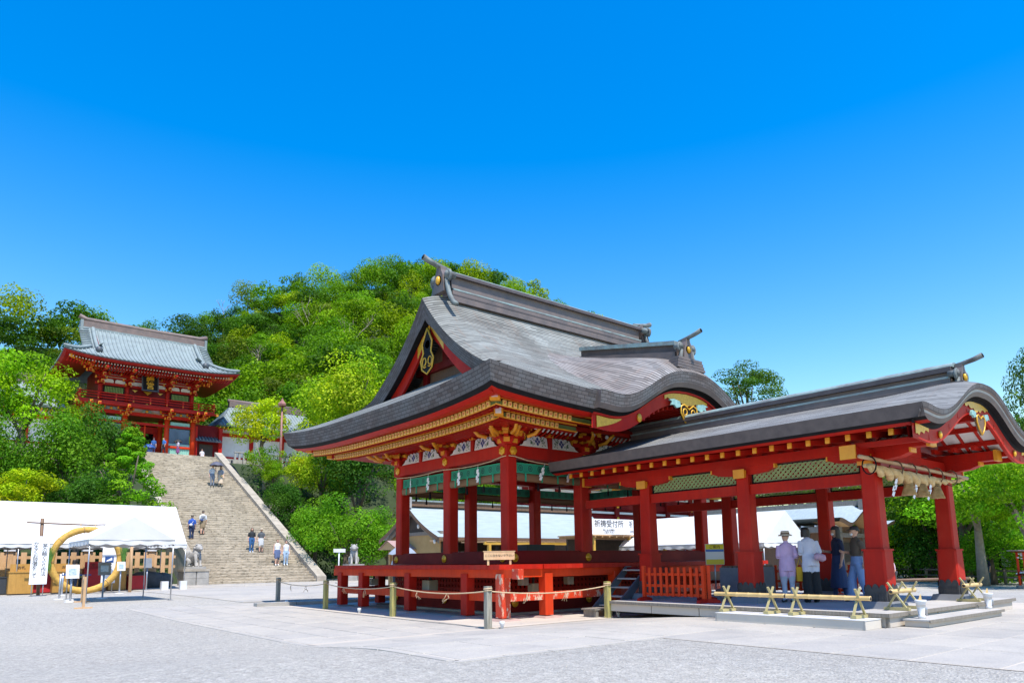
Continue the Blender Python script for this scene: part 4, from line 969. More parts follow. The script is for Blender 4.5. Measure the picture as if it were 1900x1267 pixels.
m = MB(); m.prism([(PXC+u*.62, PYF+.2, 4.06+v*.62) for u, v in hp], (0,-.04,0)); pe = m.build('karahafu_pendant', 'wood_brown', porch)
m = MB(); m.tube([(PXC+u*.62, PYF+.155, 4.06+v*.62) for u, v in hp+hp[:1]], .015, 5); m.build('pendant_rim', 'gilt', pe)
for s2 in (-1, 1): m = MB(); m.prism([(PXC+s2*a*.62, PYF+.19, 4.10+b*.62) for a, b in ((.36,.0),(.55,-.06),(.66,.02),(.78,.0),(.74,.10),(.66,.18),(.40,.14))], (0, -.04, 0)); m.build('pendant_leaf', 'leaf_blue', pe)
# ---------------------------------------------------------------- deck, step, ramps
deck = thing('porch_deck', 'grey wooden deck with pale side panels under the red porch', 'deck', (16, 9, .17))
m = MB(); m.bx(12.97, 19.4, 5.66, 12.15, .385, DZ); m.build('deck_floor', 'deck_top', deck)
m = MB(); m.bx(12.94, 19.43, 5.63, 5.66, .36, .425); m.bx(12.94, 12.97, 5.66, 12.18, .36, .425); m.build('deck_edging', 'wood_grey', deck)
for i in range(5): m = MB(); y = 5.70+i*1.29; m.bx(12.985, 13.01, y, y+1.27, .19, .36); m.build('side_panel', 'panel_board', deck)
for i in range(3): m = MB(); x = 13.02+i*2.1; m.bx(x, x+2.07, 5.675, 5.70, .19, .36); m.build('front_panel', 'panel_board', deck)
for x, y in ((12.975, 5.665), (13.0, 12.12)): m = MB(); m.bx(x, x+.05, y, y+.05, .17, .36); m.build('corner_strip', 'wood_grey', deck)
m = MB(); m.bx(13.1, 19.3, 5.8, 12.0, .15, .2); m.build('deck_base', 'black', deck)  # black slab stands in for the shadow gap under the deck
stp = thing('deck_step', 'low pale step in front of the porch deck', 'step', (15.3, 5.4, .17))
m = MB(); m.bx(13.42, 17.05, 5.18, 5.62, .29, .315); m.build('tread', 'deck_top', stp); m = MB(); m.bx(13.40, 17.07, 5.16, 5.18, .27, .318); m.build('nosing', 'wood_grey', stp)
m = MB(); m.bx(13.45, 17.02, 5.21, 5.6, .19, .29); m.build('riser', 'panel_board', stp)
for i, (y0, y1, lb) in enumerate(((5.77, 8.68, 'long white metal box step lying beside the porch deck'),)):
    t = thing('ramp_box', lb, 'box step', (12.62, (y0+y1)/2, .17)); m = MB(); m.bx(12.32, 12.92, y0, y1, .185, .335); m.build('body', 'box_metal', t)
    for y in (y0-.004, y1-.02): 
        m = MB(); m.bx(12.315, 12.335, y, y+.024, .185, .34); m.build('corner_angle', 'steel', t)
    m = MB(); m.bx(12.31, 12.93, y0-.008, y1+.008, .335, .345); m.build('lid', 'white_plastic', t)
# ================================================================== great stone stairway
SX0, SX1, SY0, SZ0 = 13.7, 20.75, 45.3, .2; NST = 61; RI, TR = .177, .364
g = NG('stair_stone'); ge = g.n('NewGeometry'); pos = ge.outputs['Position']
isl = g.n('NewGeometry').outputs['Random Per Island']
c = g.ramp(isl, [(0,(.27,.245,.20)),(.25,(.36,.32,.26)),(.6,(.44,.39,.31)),(1,(.50,.45,.37))])
n = g.noise(.9, 6, pos, .7); c = g.mix(.5, c, g.ramp(n, [(.3,(.20,.18,.145)),(.55,(.42,.37,.30)),(.75,(.52,.47,.39))]))
n = g.noise(5, 5, g.mapv(pos, (.6, 1, 3)), .7); c = g.mix(g.ramp(n, [(.50,(0,)*3),(.62,(.85,)*3)]), c, (.13,.115,.085))
c = g.mix(1., c, (.96,.91,.83), 'MULTIPLY'); g.col(c); g.rough(.9); g.bump(g.noise(14, 6, pos), .6, .03)
stairs = thing('stone_stairway', 'wide weathered stone stairway climbing to the red gate', 'stairs', ((SX0+SX1)/2, SY0, SZ0))
for k in range(NST):
    m = MB(); x = SX0-.0; y0 = SY0+k*TR; z1 = SZ0+(k+1)*RI; rr = random.Random(k)
    x = SX0 - rr.random()*.8
    while x < SX1:
        L = rr.uniform(.7, 1.9); a, b = max(x, SX0), min(x+L, SX1)
        if b-a > .12:
            dy, dz = rr.uniform(-.02,.02), rr.uniform(-.014,.008); e = .022
            X0, X1, Y0_, Y1_, Z0, Z1 = a+.006, b-.006, y0+dy, y0+TR+.10, z1-RI-.06, z1+dz
            m.add([(X0,Y0_,Z0),(X1,Y0_,Z0),(X1,Y0_,Z1-e*1.3),(X0,Y0_,Z1-e*1.3),(X0+.01,Y0_+e,Z1),(X1-.01,Y0_+e,Z1),(X1,Y1_,Z1),(X0,Y1_,Z1)],
                  [(0,1,2,3),(3,2,5,4),(4,5,6,7),(1,6,2),(2,6,5),(0,3,7),(3,4,7)])
        x += L
    m.build('step', 'stair_stone', stairs)
for sx, x0, x1 in ((1, SX1-.12, SX1+.52), (-1, SX0-.42, SX0)):
    m = MB(); m.prism([(x0+.03, SY0-.1, -.1), (x0+.03, SY0+22.3, -.1), (x0+.03, SY0+22.3, SZ0+22.3*RI/TR), (x0+.03, SY0-.1, SZ0+.02)], (x1-x0-.06, 0, 0)); m.build('side_wall', 'stone_pale', stairs)
    for k in range(12):   # sloping coping stones of the balustrade
        ya, yb = SY0-.15+k*1.88, SY0-.15+(k+1)*1.88-.015; za, zb = SZ0+(ya-SY0)*RI/TR+.42, SZ0+(yb-SY0)*RI/TR+.42
        m = MB(); m.add([(x0,ya,za-.6),(x1,ya,za-.6),(x1,ya,za),(x0,ya,za),(x0,yb,zb-.6),(x1,yb,zb-.6),(x1,yb,zb),(x0,yb,zb)], [(0,1,2,3),(7,6,5,4),(1,5,6,2),(2,6,7,3),(3,7,4,0)]); m.build('coping_stone', 'stone_pale', stairs)
# ------------------------------------------------------------------ terrace, slopes and retaining walls
pm('earth', (.035,.055,.014), (.02,.032,.010), .6, .95, .5, 3)
def hill_z(x, y):
    """ground beside and behind the stairway"""
    side = sm(y, 47.5, 66)*10.2
    if x > 21: side = sm(y, 50, 66)*(10.4-1.2*sm(x, 30, 50))
    return side
m = MB(); X = np.linspace(-60, 13.3, 30); Y = np.linspace(45.2, 68.4, 20)
m.grid([[(x, y, max(gz(x, y)-.06, hill_z(x, y)+.6*math.sin(x*.7)*math.sin(y*.6)*sm(y, 47, 52))) for x in X] for y in Y]); X = np.linspace(21.12, 70, 26)
m.grid([[(x, y, max(gz(x, y)-.06, hill_z(x, y)*(1-.45*sm(x, 45, 70)))) for x in X] for y in Y]); struct('hillside_terrain', m, 'earth')
m = MB(); m.bx(-60, 70, 67.5, 110, 8, 11.0); struct('terrace_ground', m, 'gravel')
m = MB(); Yb = np.linspace(-30, 60, 19); m.grid([[(64+.12*y+dx, y, -.6+h_+.7*math.sin(y*.5)*(h_ > 0)) for y in Yb] for dx, h_ in ((0, 0), (5, 3.0), (12, 5.0), (30, 5.5))], flip=True); struct('bank_terrain', m, 'earth')
m = MB(); m.bx(10.0, 25.0, 78.0, 88, 11.0, 12.55); struct('podium_ground', m, 'stone_pale')
def stone_wall(name, label, x0, x1, y, z0, z1, n, mat='stone_pale', group=None):
    t = thing(name, label, 'wall', ((x0+x1)/2, y, z0), group); rows = max(2, int((z1-z0)/.6)); rh = (z1-z0)/rows
    mm = MB(); mm.bx(x0, x1, y+.1, y+.5, z0, z1-.02); mm.build('wall_core', 'stone_dark', t)
    for r in range(rows):
        x = x0
        while x < x1-.05:
            L = min(random.uniform(.6, 1.3), x1-x); e = .03; o = random.uniform(-.03,.03)
            mm = MB(); X0, X1, Z0, Z1 = x+.012, x+L-.012, z0+r*rh+.012, z0+(r+1)*rh-.012
            mm.add([(X0,y+.15,Z0),(X1,y+.15,Z0),(X1,y+.15,Z1),(X0,y+.15,Z1),(X0+e,y+o,Z0+e),(X1-e,y+o,Z0+e),(X1-e,y+o,Z1-e),(X0+e,y+o,Z1-e)], [(4,5,6,7),(0,1,5,4),(1,2,6,5),(2,3,7,6),(3,0,4,7)])
            mm.build('wall_stone', mat, t); x += L
    return t
stone_wall('retaining_wall', 'pale stone retaining wall under the balustrade beside the stairway', 21.6, 31, 65.6, 6.8, 10.7, 8)
stone_wall('retaining_wall', 'low mossy stone wall below the lamp post', 22.4, 27.5, 58.5, 4.2, 6.2, 8)
# stone balustrade on the terrace edge
t = thing('stone_balustrade', 'pale stone balustrade of square posts above the retaining wall', 'balustrade', (26, 65.9, 10.7))
for i in range(23): m = MB(); x = 21.9+i*.40; m.cbox((x, 65.95, 11.03), (.17, .17, .66 if i % 6 else .86), .02); m.build('baluster', 'stone', t)
m = MB(); m.bx(21.8, 30.9, 65.83, 66.07, 11.37, 11.48); m.build('top_rail', 'stone', t)
# ================================================================== two-storey gate
def tile_roof(parent, x0, x1, y0, y1, z_e, z_r, gx, lift_=.4, rib_sp=.36, sides=('S', 'W', 'E'), z_mid=None, mat='tile'):
    """hip-and-gable roof with rounded tile ribs; returns slope function"""
    yc = (y0+y1)/2; hd = yc-y0; zm = z_mid if z_mid is not None else z_e+(z_r-z_e)*.42
    cf = _pl.polyfit([0, hd*.5, hd], [z_e, zm, z_r], 2)
    def Z(d): return float(_pl.polyval(d, cf))
    xc = (x0+x1)/2; hw = (x1-x0)/2
    def lf(x, y):
        a = abs(x-xc)/hw; b = abs(y-yc)/hd; d = min(x-x0, x1-x, y-y0, y1-y); return lift_*min(a, b)**4*math.exp(-max(d,0)/1.6)
    G = gx-x0
    m = MB(); rows = []
    for sd in (-1, 1):
        rows = []
        for i in range(15):
            d = hd*i/14; a, b = (x0+d, x1-d) if d < G else (gx, x1-G); rows.append([(a+(b-a)*j/24, y0+d if sd < 0 else y1-d, Z(d)+lf(a+(b-a)*j/24, y0+d if sd < 0 else y1-d)) for j in range(25)])
        m.grid(rows, flip=sd > 0)
    for sd in (-1, 1):
        rows = []
        for i in range(9):
            d = (G+1.)*i/8; a, b = y0+min(d, G), y1-min(d, G); x = x0+d if sd < 0 else x1-d; rows.append([(x, a+(b-a)*j/18, Z(d)+lf(x, a+(b-a)*j/18)) for j in range(19)])
        m.grid(rows, flip=sd < 0)
    m.build('roof', mat, parent)
    # ribs
    for i in range(int((x1-x0)/rib_sp)):
        x = x0+rib_sp*(i+.5); dmax = hd if gx < x < x1-G else min(x-x0, x1-x)
        if dmax < .3: continue
        m = MB(); m.tube([(x, y0+dmax*k/8-.03*(k == 0), Z(dmax*k/8)+lf(x, y0+dmax*k/8)+.02) for k in range(9)], .075, 6); m.build('roof_rib', mat, parent)
    for sd in ('W', 'E'):
        if sd not in sides: continue
        for i in range(int((y1-y0)/rib_sp/1.0)):
            y = y0+rib_sp*(i+.5); dmax = min(y-y0, y1-y, G+.7)
            if dmax < .3: continue
            f = (lambda d: x0+d) if sd == 'W' else (lambda d: x1-d)
            m = MB(); m.tube([(f(dmax*k/5), y, Z(dmax*k/5)+lf(f(dmax*k/5), y)+.02) for k in range(6)], .075, 5); m.build('roof_rib', mat, parent)
    # eave edge
    loop = [(x0, y1-(y1-y0)*k/16) for k in range(16)]+[(x0+(x1-x0)*k/24, y0) for k in range(24)]+[(x1, y0+(y1-y0)*k/16) for k in range(17)]
    top = [(x, y, Z(0)+lf(x, y)) for x, y in loop]; 
    def inn(k, dx): x, y, z = top[k]; return (x+dx*(1 if x < x0+.01 else (-1 if x > x1-.01 else 0)), y+dx*(1 if y < y0+.01 else (-1 if y > y1-.01 else 0)), z)
    m = MB(); m.grid([top, [(a, b, c-.12) for a, b, c in (inn(k, .04) for k in range(len(top)))]], smooth=False); m.build('eave_edge', 'tile_dark', parent)
    m = MB(); m.grid([[(a, b, c-.12) for a, b, c in (inn(k, .04) for k in range(len(top)))], [(a, b, c-.34) for a, b, c in (inn(k, .25) for k in range(len(top)))]], smooth=False); m.build('eave_fascia', 'red_deep', parent)
    m = MB(); m.grid([[(a, b, c-.34) for a, b, c in (inn(k, .25) for k in range(len(top)))], [(a, b, c+.1) for a, b, c in (inn(k, 2.9) for k in range(len(top)))]], smooth=False); m.build('eave_soffit', 'red_deep', parent)
    return Z, lf
pm('tile', (.25,.30,.30), (.19,.225,.23), 1.2, .7, .1, 8, spec=.15); pm('tile_dark', (.05,.06,.07), (.08,.09,.10), 3, .5); pm('tile_shade', (.10,.14,.17), (.075,.10,.125), 2, .45)  # the blue tone is tile with hip-slope shadow put into its colour
pm('ridge_brown', (.20,.14,.12), (.13,.10,.09), 2, .6)
pm('mint', (.30,.58,.48), (.24,.48,.40), 4, .5); pm('leaf_window', (.22,.30,.05), (.17,.24,.04), 5, .5); pm('glass_dark', (.05,.07,.12), (.10,.14,.22), 1.2, .08)
GX, GYF, GZ = 17.45, 80.0, 12.55
gate = thing('romon_gate', 'two-storey red shrine gate with a grey hip roof at the stair head', 'gate', (GX, 82.5, GZ))
GC = [12.87, 15.47, 19.43, 22.03]
for x in GC:
    for y in (80.0, 82.6, 85.2):
        m = MB(); m.lathe([(.27,.18),(.26,2.0),(.24,4.15)], (x, y, GZ), 12); o = m.build('column', 'red_orange', gate)
        m = MB(); m.lathe([(.285,.02),(.285,.22)], (x, y, GZ), 12); m.build('column_shoe', 'dark_iron', o)
for z0, z1, y, dx in ((16.45, 16.78, 79.86, .6), (15.55, 15.8, 79.9, .2)): m = MB(); m.bx(GC[0]-dx, GC[3]+dx, y, y+.28, z0, z1); m.build('tie_beam', 'red', gate)
m = MB(); m.bx(GC[0], GC[3], 80.2, 80.3, 16.78, 17.2); m.build('frieze_wall', 'white_paint', gate)
for xa in ((GC[0]+GC[1])/2, GX, (GC[2]+GC[3])/2):  # carved frog-leg struts, blue-green and gold
    m = MB(); m.prism([(xa-.75, 80.1, 16.80), (xa+.75, 80.1, 16.80), (xa+.5, 80.1, 16.9), (xa+.35, 80.1, 17.1), (xa, 80.1, 17.18), (xa-.35, 80.1, 17.1), (xa-.5, 80.1, 16.9)], (0,-.12,0)); o = m.build('frog_leg_strut', 'leaf_blue', gate)
    m = MB(); m.ball((xa, 79.95, 16.98), (.16,.08,.14), 8, 5); m.build('carving', 'gilt', o)
# guardian bay at the right (and its twin): glazed cage over a mint lattice
for xa, xb in ((GC[0], GC[1]), (GC[2], GC[3])):
    m = MB(); m.bx(xa+.25, xb-.25, 80.05, 80.1, GZ+.05, GZ+.85); o = m.build('skirting_panel', 'mint', gate)
    for k in range(12): m = MB(); x = xa+.3+k*(xb-xa-.6)/11; m.bx(x-.03, x+.03, 80.0, 80.05, GZ+.05, GZ+.85); m.build('slat', 'mint', o)
    m = MB(); m.bx(xa+.2, xb-.2, 79.92, 80.15, GZ+.88, GZ+1.1); m.build('rail', 'red_orange', gate)
    m = MB(); m.bx(xa+.25, xb-.25, 80.02, 80.06, GZ+1.1, GZ+1.35); m.build('grille', 'mint', gate)
    m = MB(); m.bx(xa+.3, xb-.3, 80.1, 80.12, GZ+1.35, GZ+2.95); o = m.build('pane', 'glass_dark', gate)
    m = MB(); m.bx(xa+.25, xb-.25, 80.3, 82.4, GZ, GZ+.1); m.bx(xa+.25, xb-.25, 81.5, 81.6, GZ, GZ+3.2); m.build('niche_wall', 'red_dark', gate)
    m = MB(); m.lathe([(.38,0),(.42,.4),(.30,.8),(.12,.95),(.2,1.15),(.0,1.35)], ((xa+xb)/2, 80.9, GZ+1.2), 12); m.build('guardian_figure', 'stone', gate)
    m = MB(); m.bx(xa+.2, xb-.2, 79.95, 80.12, GZ+3.0, GZ+3.15); m.build('rail', 'red', gate)
    m = MB(); m.bx(xa+.35, xb-.35, 80.0, 80.04, GZ+3.22, GZ+3.62); m.build('transom_grille', 'mint', gate)
m = MB(); m.bx(GC[1], GC[2], 84.0, 84.1, GZ, GZ+3.9); m.build('inner_door', 'black', gate)
m = MB(); m.bx(GC[1]-.1, GC[2]+.1, 82.5, 82.7, GZ+2.6, GZ+3.3); m.build('door_lintel', 'red', gate)
for x in (GC[1]+.45, GC[2]-.45): m = MB(); m.bx(x-.2, x+.2, 82.5, 82.7, GZ, GZ+2.6); m.build('door_jamb', 'red', gate)
m = MB(); m.bx(GX-.07, GX+.07, 80.4, 80.5, GZ+1.6, GZ+3.3); m.build('bell_rope', 'red_orange', gate)
# brackets: gold-tipped clusters under balcony and eaves
def cluster(x, y, z, h_, out, parent):
    m = MB()
    for k in range(3):
        zz = z+h_*k/3; w_ = .5+.45*k; m.box((x, y-.1, zz+.1), (w_, .18, .16)); m.box((x, y-out*(k+1)/3, zz+.1), (.18, out*(k+1)/1.5, .16))
    o = tag(m.build('bracket', 'red', parent), kind='stuff'); m = MB()
    for k in range(3):
        zz = z+h_*k/3; w_ = .5+.45*k
        for s_ in (-1, 1): m.box((x+s_*w_/2, y-.12, zz+.15), (.12, .24, .24))
        m.box((x, y-out*(k+1)/1.5*.82, zz+.16), (.26, .14, .30)); m.box((x, y-out*(k+1)/3-.1, zz+.3), (.16,.16,.1))
    tag(m.build('bracket_tip', 'gold_paint', o), kind='stuff')
for x in GC: cluster(x, 80.0, 16.3, .9, 1.0, gate)
for s_ in (-1, 1): cluster(GX+s_*5.3, 79.6, 16.5, .7, .8, gate); cluster(GX+s_*5.5, 79.3, 20.2, .8, 1.2, gate)
for y in (82.6, 85.2):
    for s_ in (-1, 1): m = MB(); m.box((GX+s_*5.3, y, 16.8), (1.2, .3, .7)); m.build('side_bracket', 'gold_paint', gate)
# balcony
m = MB(); m.bx(11.15, 23.75, 78.6, 87.0, 17.2, 17.42); o = m.build('balcony_floor', 'red', gate)
m = MB(); m.bx(10.9, 24.0, 78.5, 78.7, 17.05, 17.24); m.build('balcony_edge_beam', 'red', gate)
for x in (10.9, 24.0): m = MB(); m.bx(x-.12, x+.12, 78.45, 78.75, 17.03, 17.28); m.build('beam_cap', 'gold_paint', gate)
for z in (17.68, 17.95, 18.2):
    m = MB(); m.cyl((10.95, 78.75, z), (23.95, 78.75, z), .055, n=6); m.build('balcony_rail', 'red', gate)
    for x in (11.2, 23.7): m = MB(); m.cyl((x, 78.6, z), (x, 87, z), .055, n=6); m.build('balcony_rail', 'red', gate)
for k in range(9):
    x = 11.2+k*1.5625; m = MB(); m.bx(x-.07, x+.07, 78.68, 78.82, 17.42, 18.2); o = m.build('baluster', 'red', gate)
    m = MB(); m.ball((x, 78.68, 17.62), (.06,.03,.06), 8, 5); m.build('stud', 'gold', o)
for s_ in (-1, 1):
    m = MB(); m.ball((GX+s_*6.25, 78.75, 18.3), (.12,.12,.14), 8, 5); m.ball((GX+s_*6.25, 78.75, 17.75), (.12,.12,.12), 8, 5); m.build('post_finial', 'gilt', gate)
# upper storey
UC = [13.1, 15.55, 19.35, 21.8]
m = MB(); m.bx(12.9, 22.0, 80.2, 86.5, 17.42, 21.2); m.build('upper_wall', 'red_dark', gate)
for x in UC: m = MB(); m.lathe([(.2, 17.42), (.2, 20.2)], (x, 80.15, 0), 10); m.build('upper_column', 'red', gate)
for z0, z1 in ((19.25, 19.5), (19.95, 20.08), (20.2, 20.34), (20.46, 20.58)): m = MB(); m.bx(12.6, 22.3, 79.95, 80.18, z0, z1); m.build('wall_beam', 'red', gate)
for z in (20.12, 20.38): m = MB(); m.bx(12.9, 22.0, 80.12, 80.19, z-.05, z+.06); m.build('plaster_strip', 'white_paint', gate)
for a, b in zip(UC[:-1], UC[1:]):
    n = 2
    for k in range(n):
        w_ = (b-a-.5-.15)/n; x = a+.25+k*(w_+.15); m = MB(); m.prism([(x, 80.17, 19.52), (x+w_, 80.17, 19.52), (x+w_, 80.17, 19.78), (x+w_-.12, 80.17, 19.92), (x+.12, 80.17, 19.92), (x, 80.17, 19.78)], (0,-.05,0)); m.build('plaster_panel', 'white_paint', gate)
    m = MB(); m.bx(a+.45, b-.45, 79.6, 79.7, 20.66, 20.92); m.build('soffit_strip', 'mint', gate)
    for k in range(7): m = MB(); x = a+.6+k*(b-a-1.2)/6; m.bx(x-.04, x+.04, 79.55, 79.6, 20.66, 20.92); m.build('soffit_slat', 'white_paint', gate)
for a, b in ((UC[0], UC[1]), (UC[2], UC[3])):
    m = MB(); m.bx(a+.3, b-.3, 80.1, 80.19, 18.42, 19.2); o = m.build('window_frame', 'black', gate)
    for k in range(12): m = MB(); x = a+.45+k*(b-a-.9)/11; m.bx(x-.045, x+.045, 80.04, 80.1, 18.5, 19.12); m.build('window_bar', 'leaf_window', o)
for x in UC: cluster(x, 80.0, 19.3, 1.5, 1.6, gate)
for k in range(3):  # gilt triangular fittings on the middle doors
    x = GX+(k-1)*1.2; m = MB(); s_ = .42 if k == 1 else .26; m.prism([(x-s_, 80.17, 19.1), (x+s_, 80.17, 19.1), (x, 80.17, 19.1-s_*.9)], (0,-.03,0)); m.build('door_fitting', 'gilt', gate); m = MB(); m.prism([(x-s_*.7, 80.17, 17.6), (x+s_*.7, 80.17, 17.6), (x, 80.17, 17.6+s_*.6)], (0,-.03,0)); m.build('door_fitting', 'gilt', gate)
# plaque: black board with three gold characters
pl_ = Vector((GX-.05, 79.2, 20.1)); M3 = Matrix.Rotation(R(-12), 3, 'X')
m = MB(); m.box(pl_, (1.45, .10, 2.3), M=M3); pq = m.build('plaque', 'black', gate)
m = MB()
for sx_ in (-1, 1): m.box(pl_+M3@V(sx_*.74, -.03, 0), (.10, .14, 2.4), M=M3)
for sz in (-1, 1): m.box(pl_+M3@V(0, -.03, sz*1.17), (1.6, .14, .10), M=M3)
m.build('plaque_frame', 'tile_dark', pq)
for k, ch in enumerate('八幡宮'):
    text_mesh('gold_character', ch, .78, 'gilt', pq, Matrix.Translation(pl_+M3@V(0, -.07, .66-k*.68)) @ M3.to_4x4() @ Matrix.Rotation(R(90), 4, 'X'), ext=.01, bold=.012)
# rafters with white ends along the front
rf = MB(); rf.bx(-.05,.05, .02, 1.6, -.05, .05, 0); rf.bx(-.055,.055, 0, .02, -.055, .055, 1); grm = rf.mesh('rafter', ['red', 'white_paint'])
for k in range(56):
    x = 9.9+k*.272; lf_ = .45*(abs(x-GX)/8.15)**4
    piece('rafter', grm, gate, (x, 77.1, 20.72+lf_), (R(-6), 0, 0)); 
for k in range(40):
    x = 12.0+k*.272; piece('rafter', grm, gate, (x, 78.1, 20.62), (R(-6), 0, 0))
Zg, lg = tile_roof(gate, 9.3, 25.6, 76.5, 89.3, 21.15, 25.75, 12.0, .45, .38, ('S', 'W'), 22.95)
for s_ in (-1, 1): m = MB(); m.beam((GX+s_*7.5, 77.1, 21.05), (GX+s_*4.6, 80.0, 20.9), .25, .28); m.build('hip_rafter', 'gold_paint', gate); m = MB(); m.beam((GX+s_*5.9, 77.7, 20.85), (GX+s_*4.4, 79.9, 20.75), .22, .25); m.build('hip_rafter', 'gold_paint', gate)
for sx_ in (-1, 1):
    x = GX+sx_*5.0
    m = MB(); m.tube([(x, 82.6-d, Zg(82.6-d-76.5)+.13) for d in np.linspace(0, 4.4, 10)], .2, 6); o = m.build('descending_ridge', 'tile', gate)
    m = MB(); m.ball((x, 78.1, Zg(1.6)+.3), (.35,.25,.35), 8, 5); m.build('ridge_end_tile', 'tile_dark', o)
    m = MB(); m.tube([(GX+sx_*(5.6+d), 79.2-d, Zg(2.7-d)+lg(GX+sx_*(5.6+d), 79.2-d)+.16+.05*d*d*.3) for d in np.linspace(0, 2.5, 8)], [.2]*7+[.12], 6); m.build('corner_ridge', 'tile', gate)
    m = MB(); xg = 12.05 if sx_ < 0 else 22.85; m.prism([(xg+sx_*.5*-1, 82.9+u, v) for u, v in ((-3.2, 23.2), (3.2, 23.2), (0, 25.6))], (.1, 0, 0)); m.build('gable_wall', 'red_dark', gate)
    for k in range(11): m = MB(); d = 2.75+k*.33; m.cyl((xg-sx_*.0, 76.5+d, Zg(d)+.06), (xg+sx_*.85-sx_*.85*0, 76.5+d, Zg(d)-.03), .10, n=6); m.build('verge_tile', 'tile', gate)
m = MB(); m.bx(11.5, 23.6, 82.6, 83.2, 25.55, 26.25); m.build('ridge_body', 'ridge_brown', gate)
m = MB(); m.bx(11.45, 23.65, 82.5, 83.3, 25.2, 25.6); m.build('ridge_base', 'tile', gate)
m = MB(); m.tube([(11.2, 82.9, 26.75), (11.9, 82.9, 26.45), (17.45, 82.9, 26.38), (23.0, 82.9, 26.45), (23.8, 82.9, 26.7)], .26, 8); m.build('ridge_cap', 'ridge_brown', gate)
for x in (11.45, 23.6): m = MB(); m.box((x, 82.9, 25.7), (.25, .9, 1.2)); m.build('ridge_end_tile', 'tile', gate)
# ------------------------------------------------------------------ side corridors
def corridor(label, x0, x1, hipx):
    t = thing('corridor_building', label, 'building', ((x0+x1)/2, 84, 11))
    m = MB(); ye, yr, ze, zr = 80.0, 84.6, 16.5, 19.6; n = 12; s_ = 1 if hipx == x0 else -1
    Zc = lambda d: ze+(zr-ze)*(d/(yr-ye))**1.15
    rows = [[((x0+ (yr-ye)*.55*(k/n) if s_ > 0 else x0), ye+(yr-ye)*k/n, Zc((yr-ye)*k/n)), ((x1 if s_ > 0 else x1-(yr-ye)*.55*(k/n)), ye+(yr-ye)*k/n, Zc((yr-ye)*k/n))] for k in range(n+1)]
    m.grid(rows); m.build('roof', 'tile', t)
    m = MB(); hx0 = x0 if s_ > 0 else x1; rows = [[(hx0+s_*(yr-ye)*.55*k/n, ye+(yr-ye)*k/n, Zc((yr-ye)*k/n)), (hx0+s_*(yr-ye)*.55*k/n, 2*yr-ye-(yr-ye)*k/n, Zc((yr-ye)*k/n))] for k in range(n+1)]
    m.grid(rows, flip=s_ > 0); m.build('hip_roof', 'tile_shade', t)  # hip slope painted darker and bluer as its shaded side
    k = 0; x = x0+.2
    while x < x1-.1:
        a = (x-x0)/((yr-ye)*.55) if s_ > 0 else (x1-x)/((yr-ye)*.55); dm = (yr-ye)*min(1, a)
        if dm > .2: m = MB(); m.tube([(x, ye+dm*q/6, Zc(dm*q/6)+.02) for q in range(7)], .075, 5); m.build('roof_rib', 'tile', t)
        x += .40
    for q in range(8):
        y = ye+.3+q*.55; dm = min(y-ye, yr-ye); m = MB(); m.tube([(hx0+s_*dm*.55*u/5, y, Zc(dm*u/5)+.02) for u in range(6)], .075, 5) if dm > .2 else m.ball((hx0, y, ze), .05); m.build('roof_rib', 'tile_shade', t)
    m = MB(); m.bx(x0+(2.4 if s_ > 0 else 0), x1-(0 if s_ > 0 else 2.4), yr-.3, yr+.3, zr-.1, zr+.55); m.build('ridge_body', 'ridge_brown', t)
    m = MB(); m.cyl((x0+(2.3 if s_ > 0 else 0), yr, zr+.6), (x1-(0 if s_ > 0 else 2.3), yr, zr+.6), .25, n=8); m.build('ridge_cap', 'ridge_brown', t)
    m = MB(); m.bx(x0, x1, ye, ye+.12, ze-.16, ze-.02); m.build('eave_edge', 'tile_dark', t)
    for k in range(int((x1-x0)/.42)): m = MB(); x = x0+.2+k*.42; m.bx(x-.06, x+.06, ye+.1, ye+1.5, ze-.36, ze-.22); m.build('rafter', 'gold_paint', t)
    m = MB(); m.bx(x0+.6, x1-.3, ye+1.9, ye+2.0, 11, ze-.1); m.build('wall', 'white_paint', t)
    m = MB(); m.bx(x0+.5, x1-.2, ye+1.8, ye+1.9, 15.5, 15.9); m.bx(x0+.5, x1-.2, ye+1.8, ye+1.9, 13.0, 13.25); m.build('wall_beam', 'red', t)
    for k in range(int((x1-x0)/3.6)+1): m = MB(); x = x0+.6+k*3.6; m.bx(x-.2, x+.2, ye+1.6, ye+1.85, 11, ze-.1); m.build('post', 'red', t)
corridor('low grey-roofed corridor building on the right of the gate', 24.7, 36.5, 24.7)
corridor('low corridor roof half hidden by foliage on the left of the gate', -4, 10.6, 10.6)
# little roofed side door between gate and corridor
t = thing('side_door', 'small red side doorway with its own tiled roof next to the gate', 'doorway', (23.6, 80.6, 12.5))
m = MB(); m.bx(22.4, 24.9, 80.6, 80.75, 12.5, 16.3); m.build('wall', 'red_dark', t)
m = MB(); m.bx(22.9, 24.3, 80.52, 80.6, 12.5, 14.2); m.build('opening', 'wood_dark', t)
m = MB(); m.add([(22.3,79.7,14.55),(25.0,79.7,14.55),(25.0,80.7,15.1),(22.3,80.7,15.1)], [(0,1,2,3)]); m.bx(22.3, 25.0, 79.7, 79.75, 14.4, 14.55); m.build('roof', 'tile_dark', t)
for k in range(8): m = MB(); x = 22.45+k*.34; m.tube([(x, 79.68, 14.57), (x, 80.7, 15.12)], .05, 5); m.build('roof_rib', 'tile', t)
for x in (22.35, 24.95): m = MB(); m.bx(x-.18, x+.18, 80.0, 80.3, 12.5, 16.0); m.build('post', 'red', t)
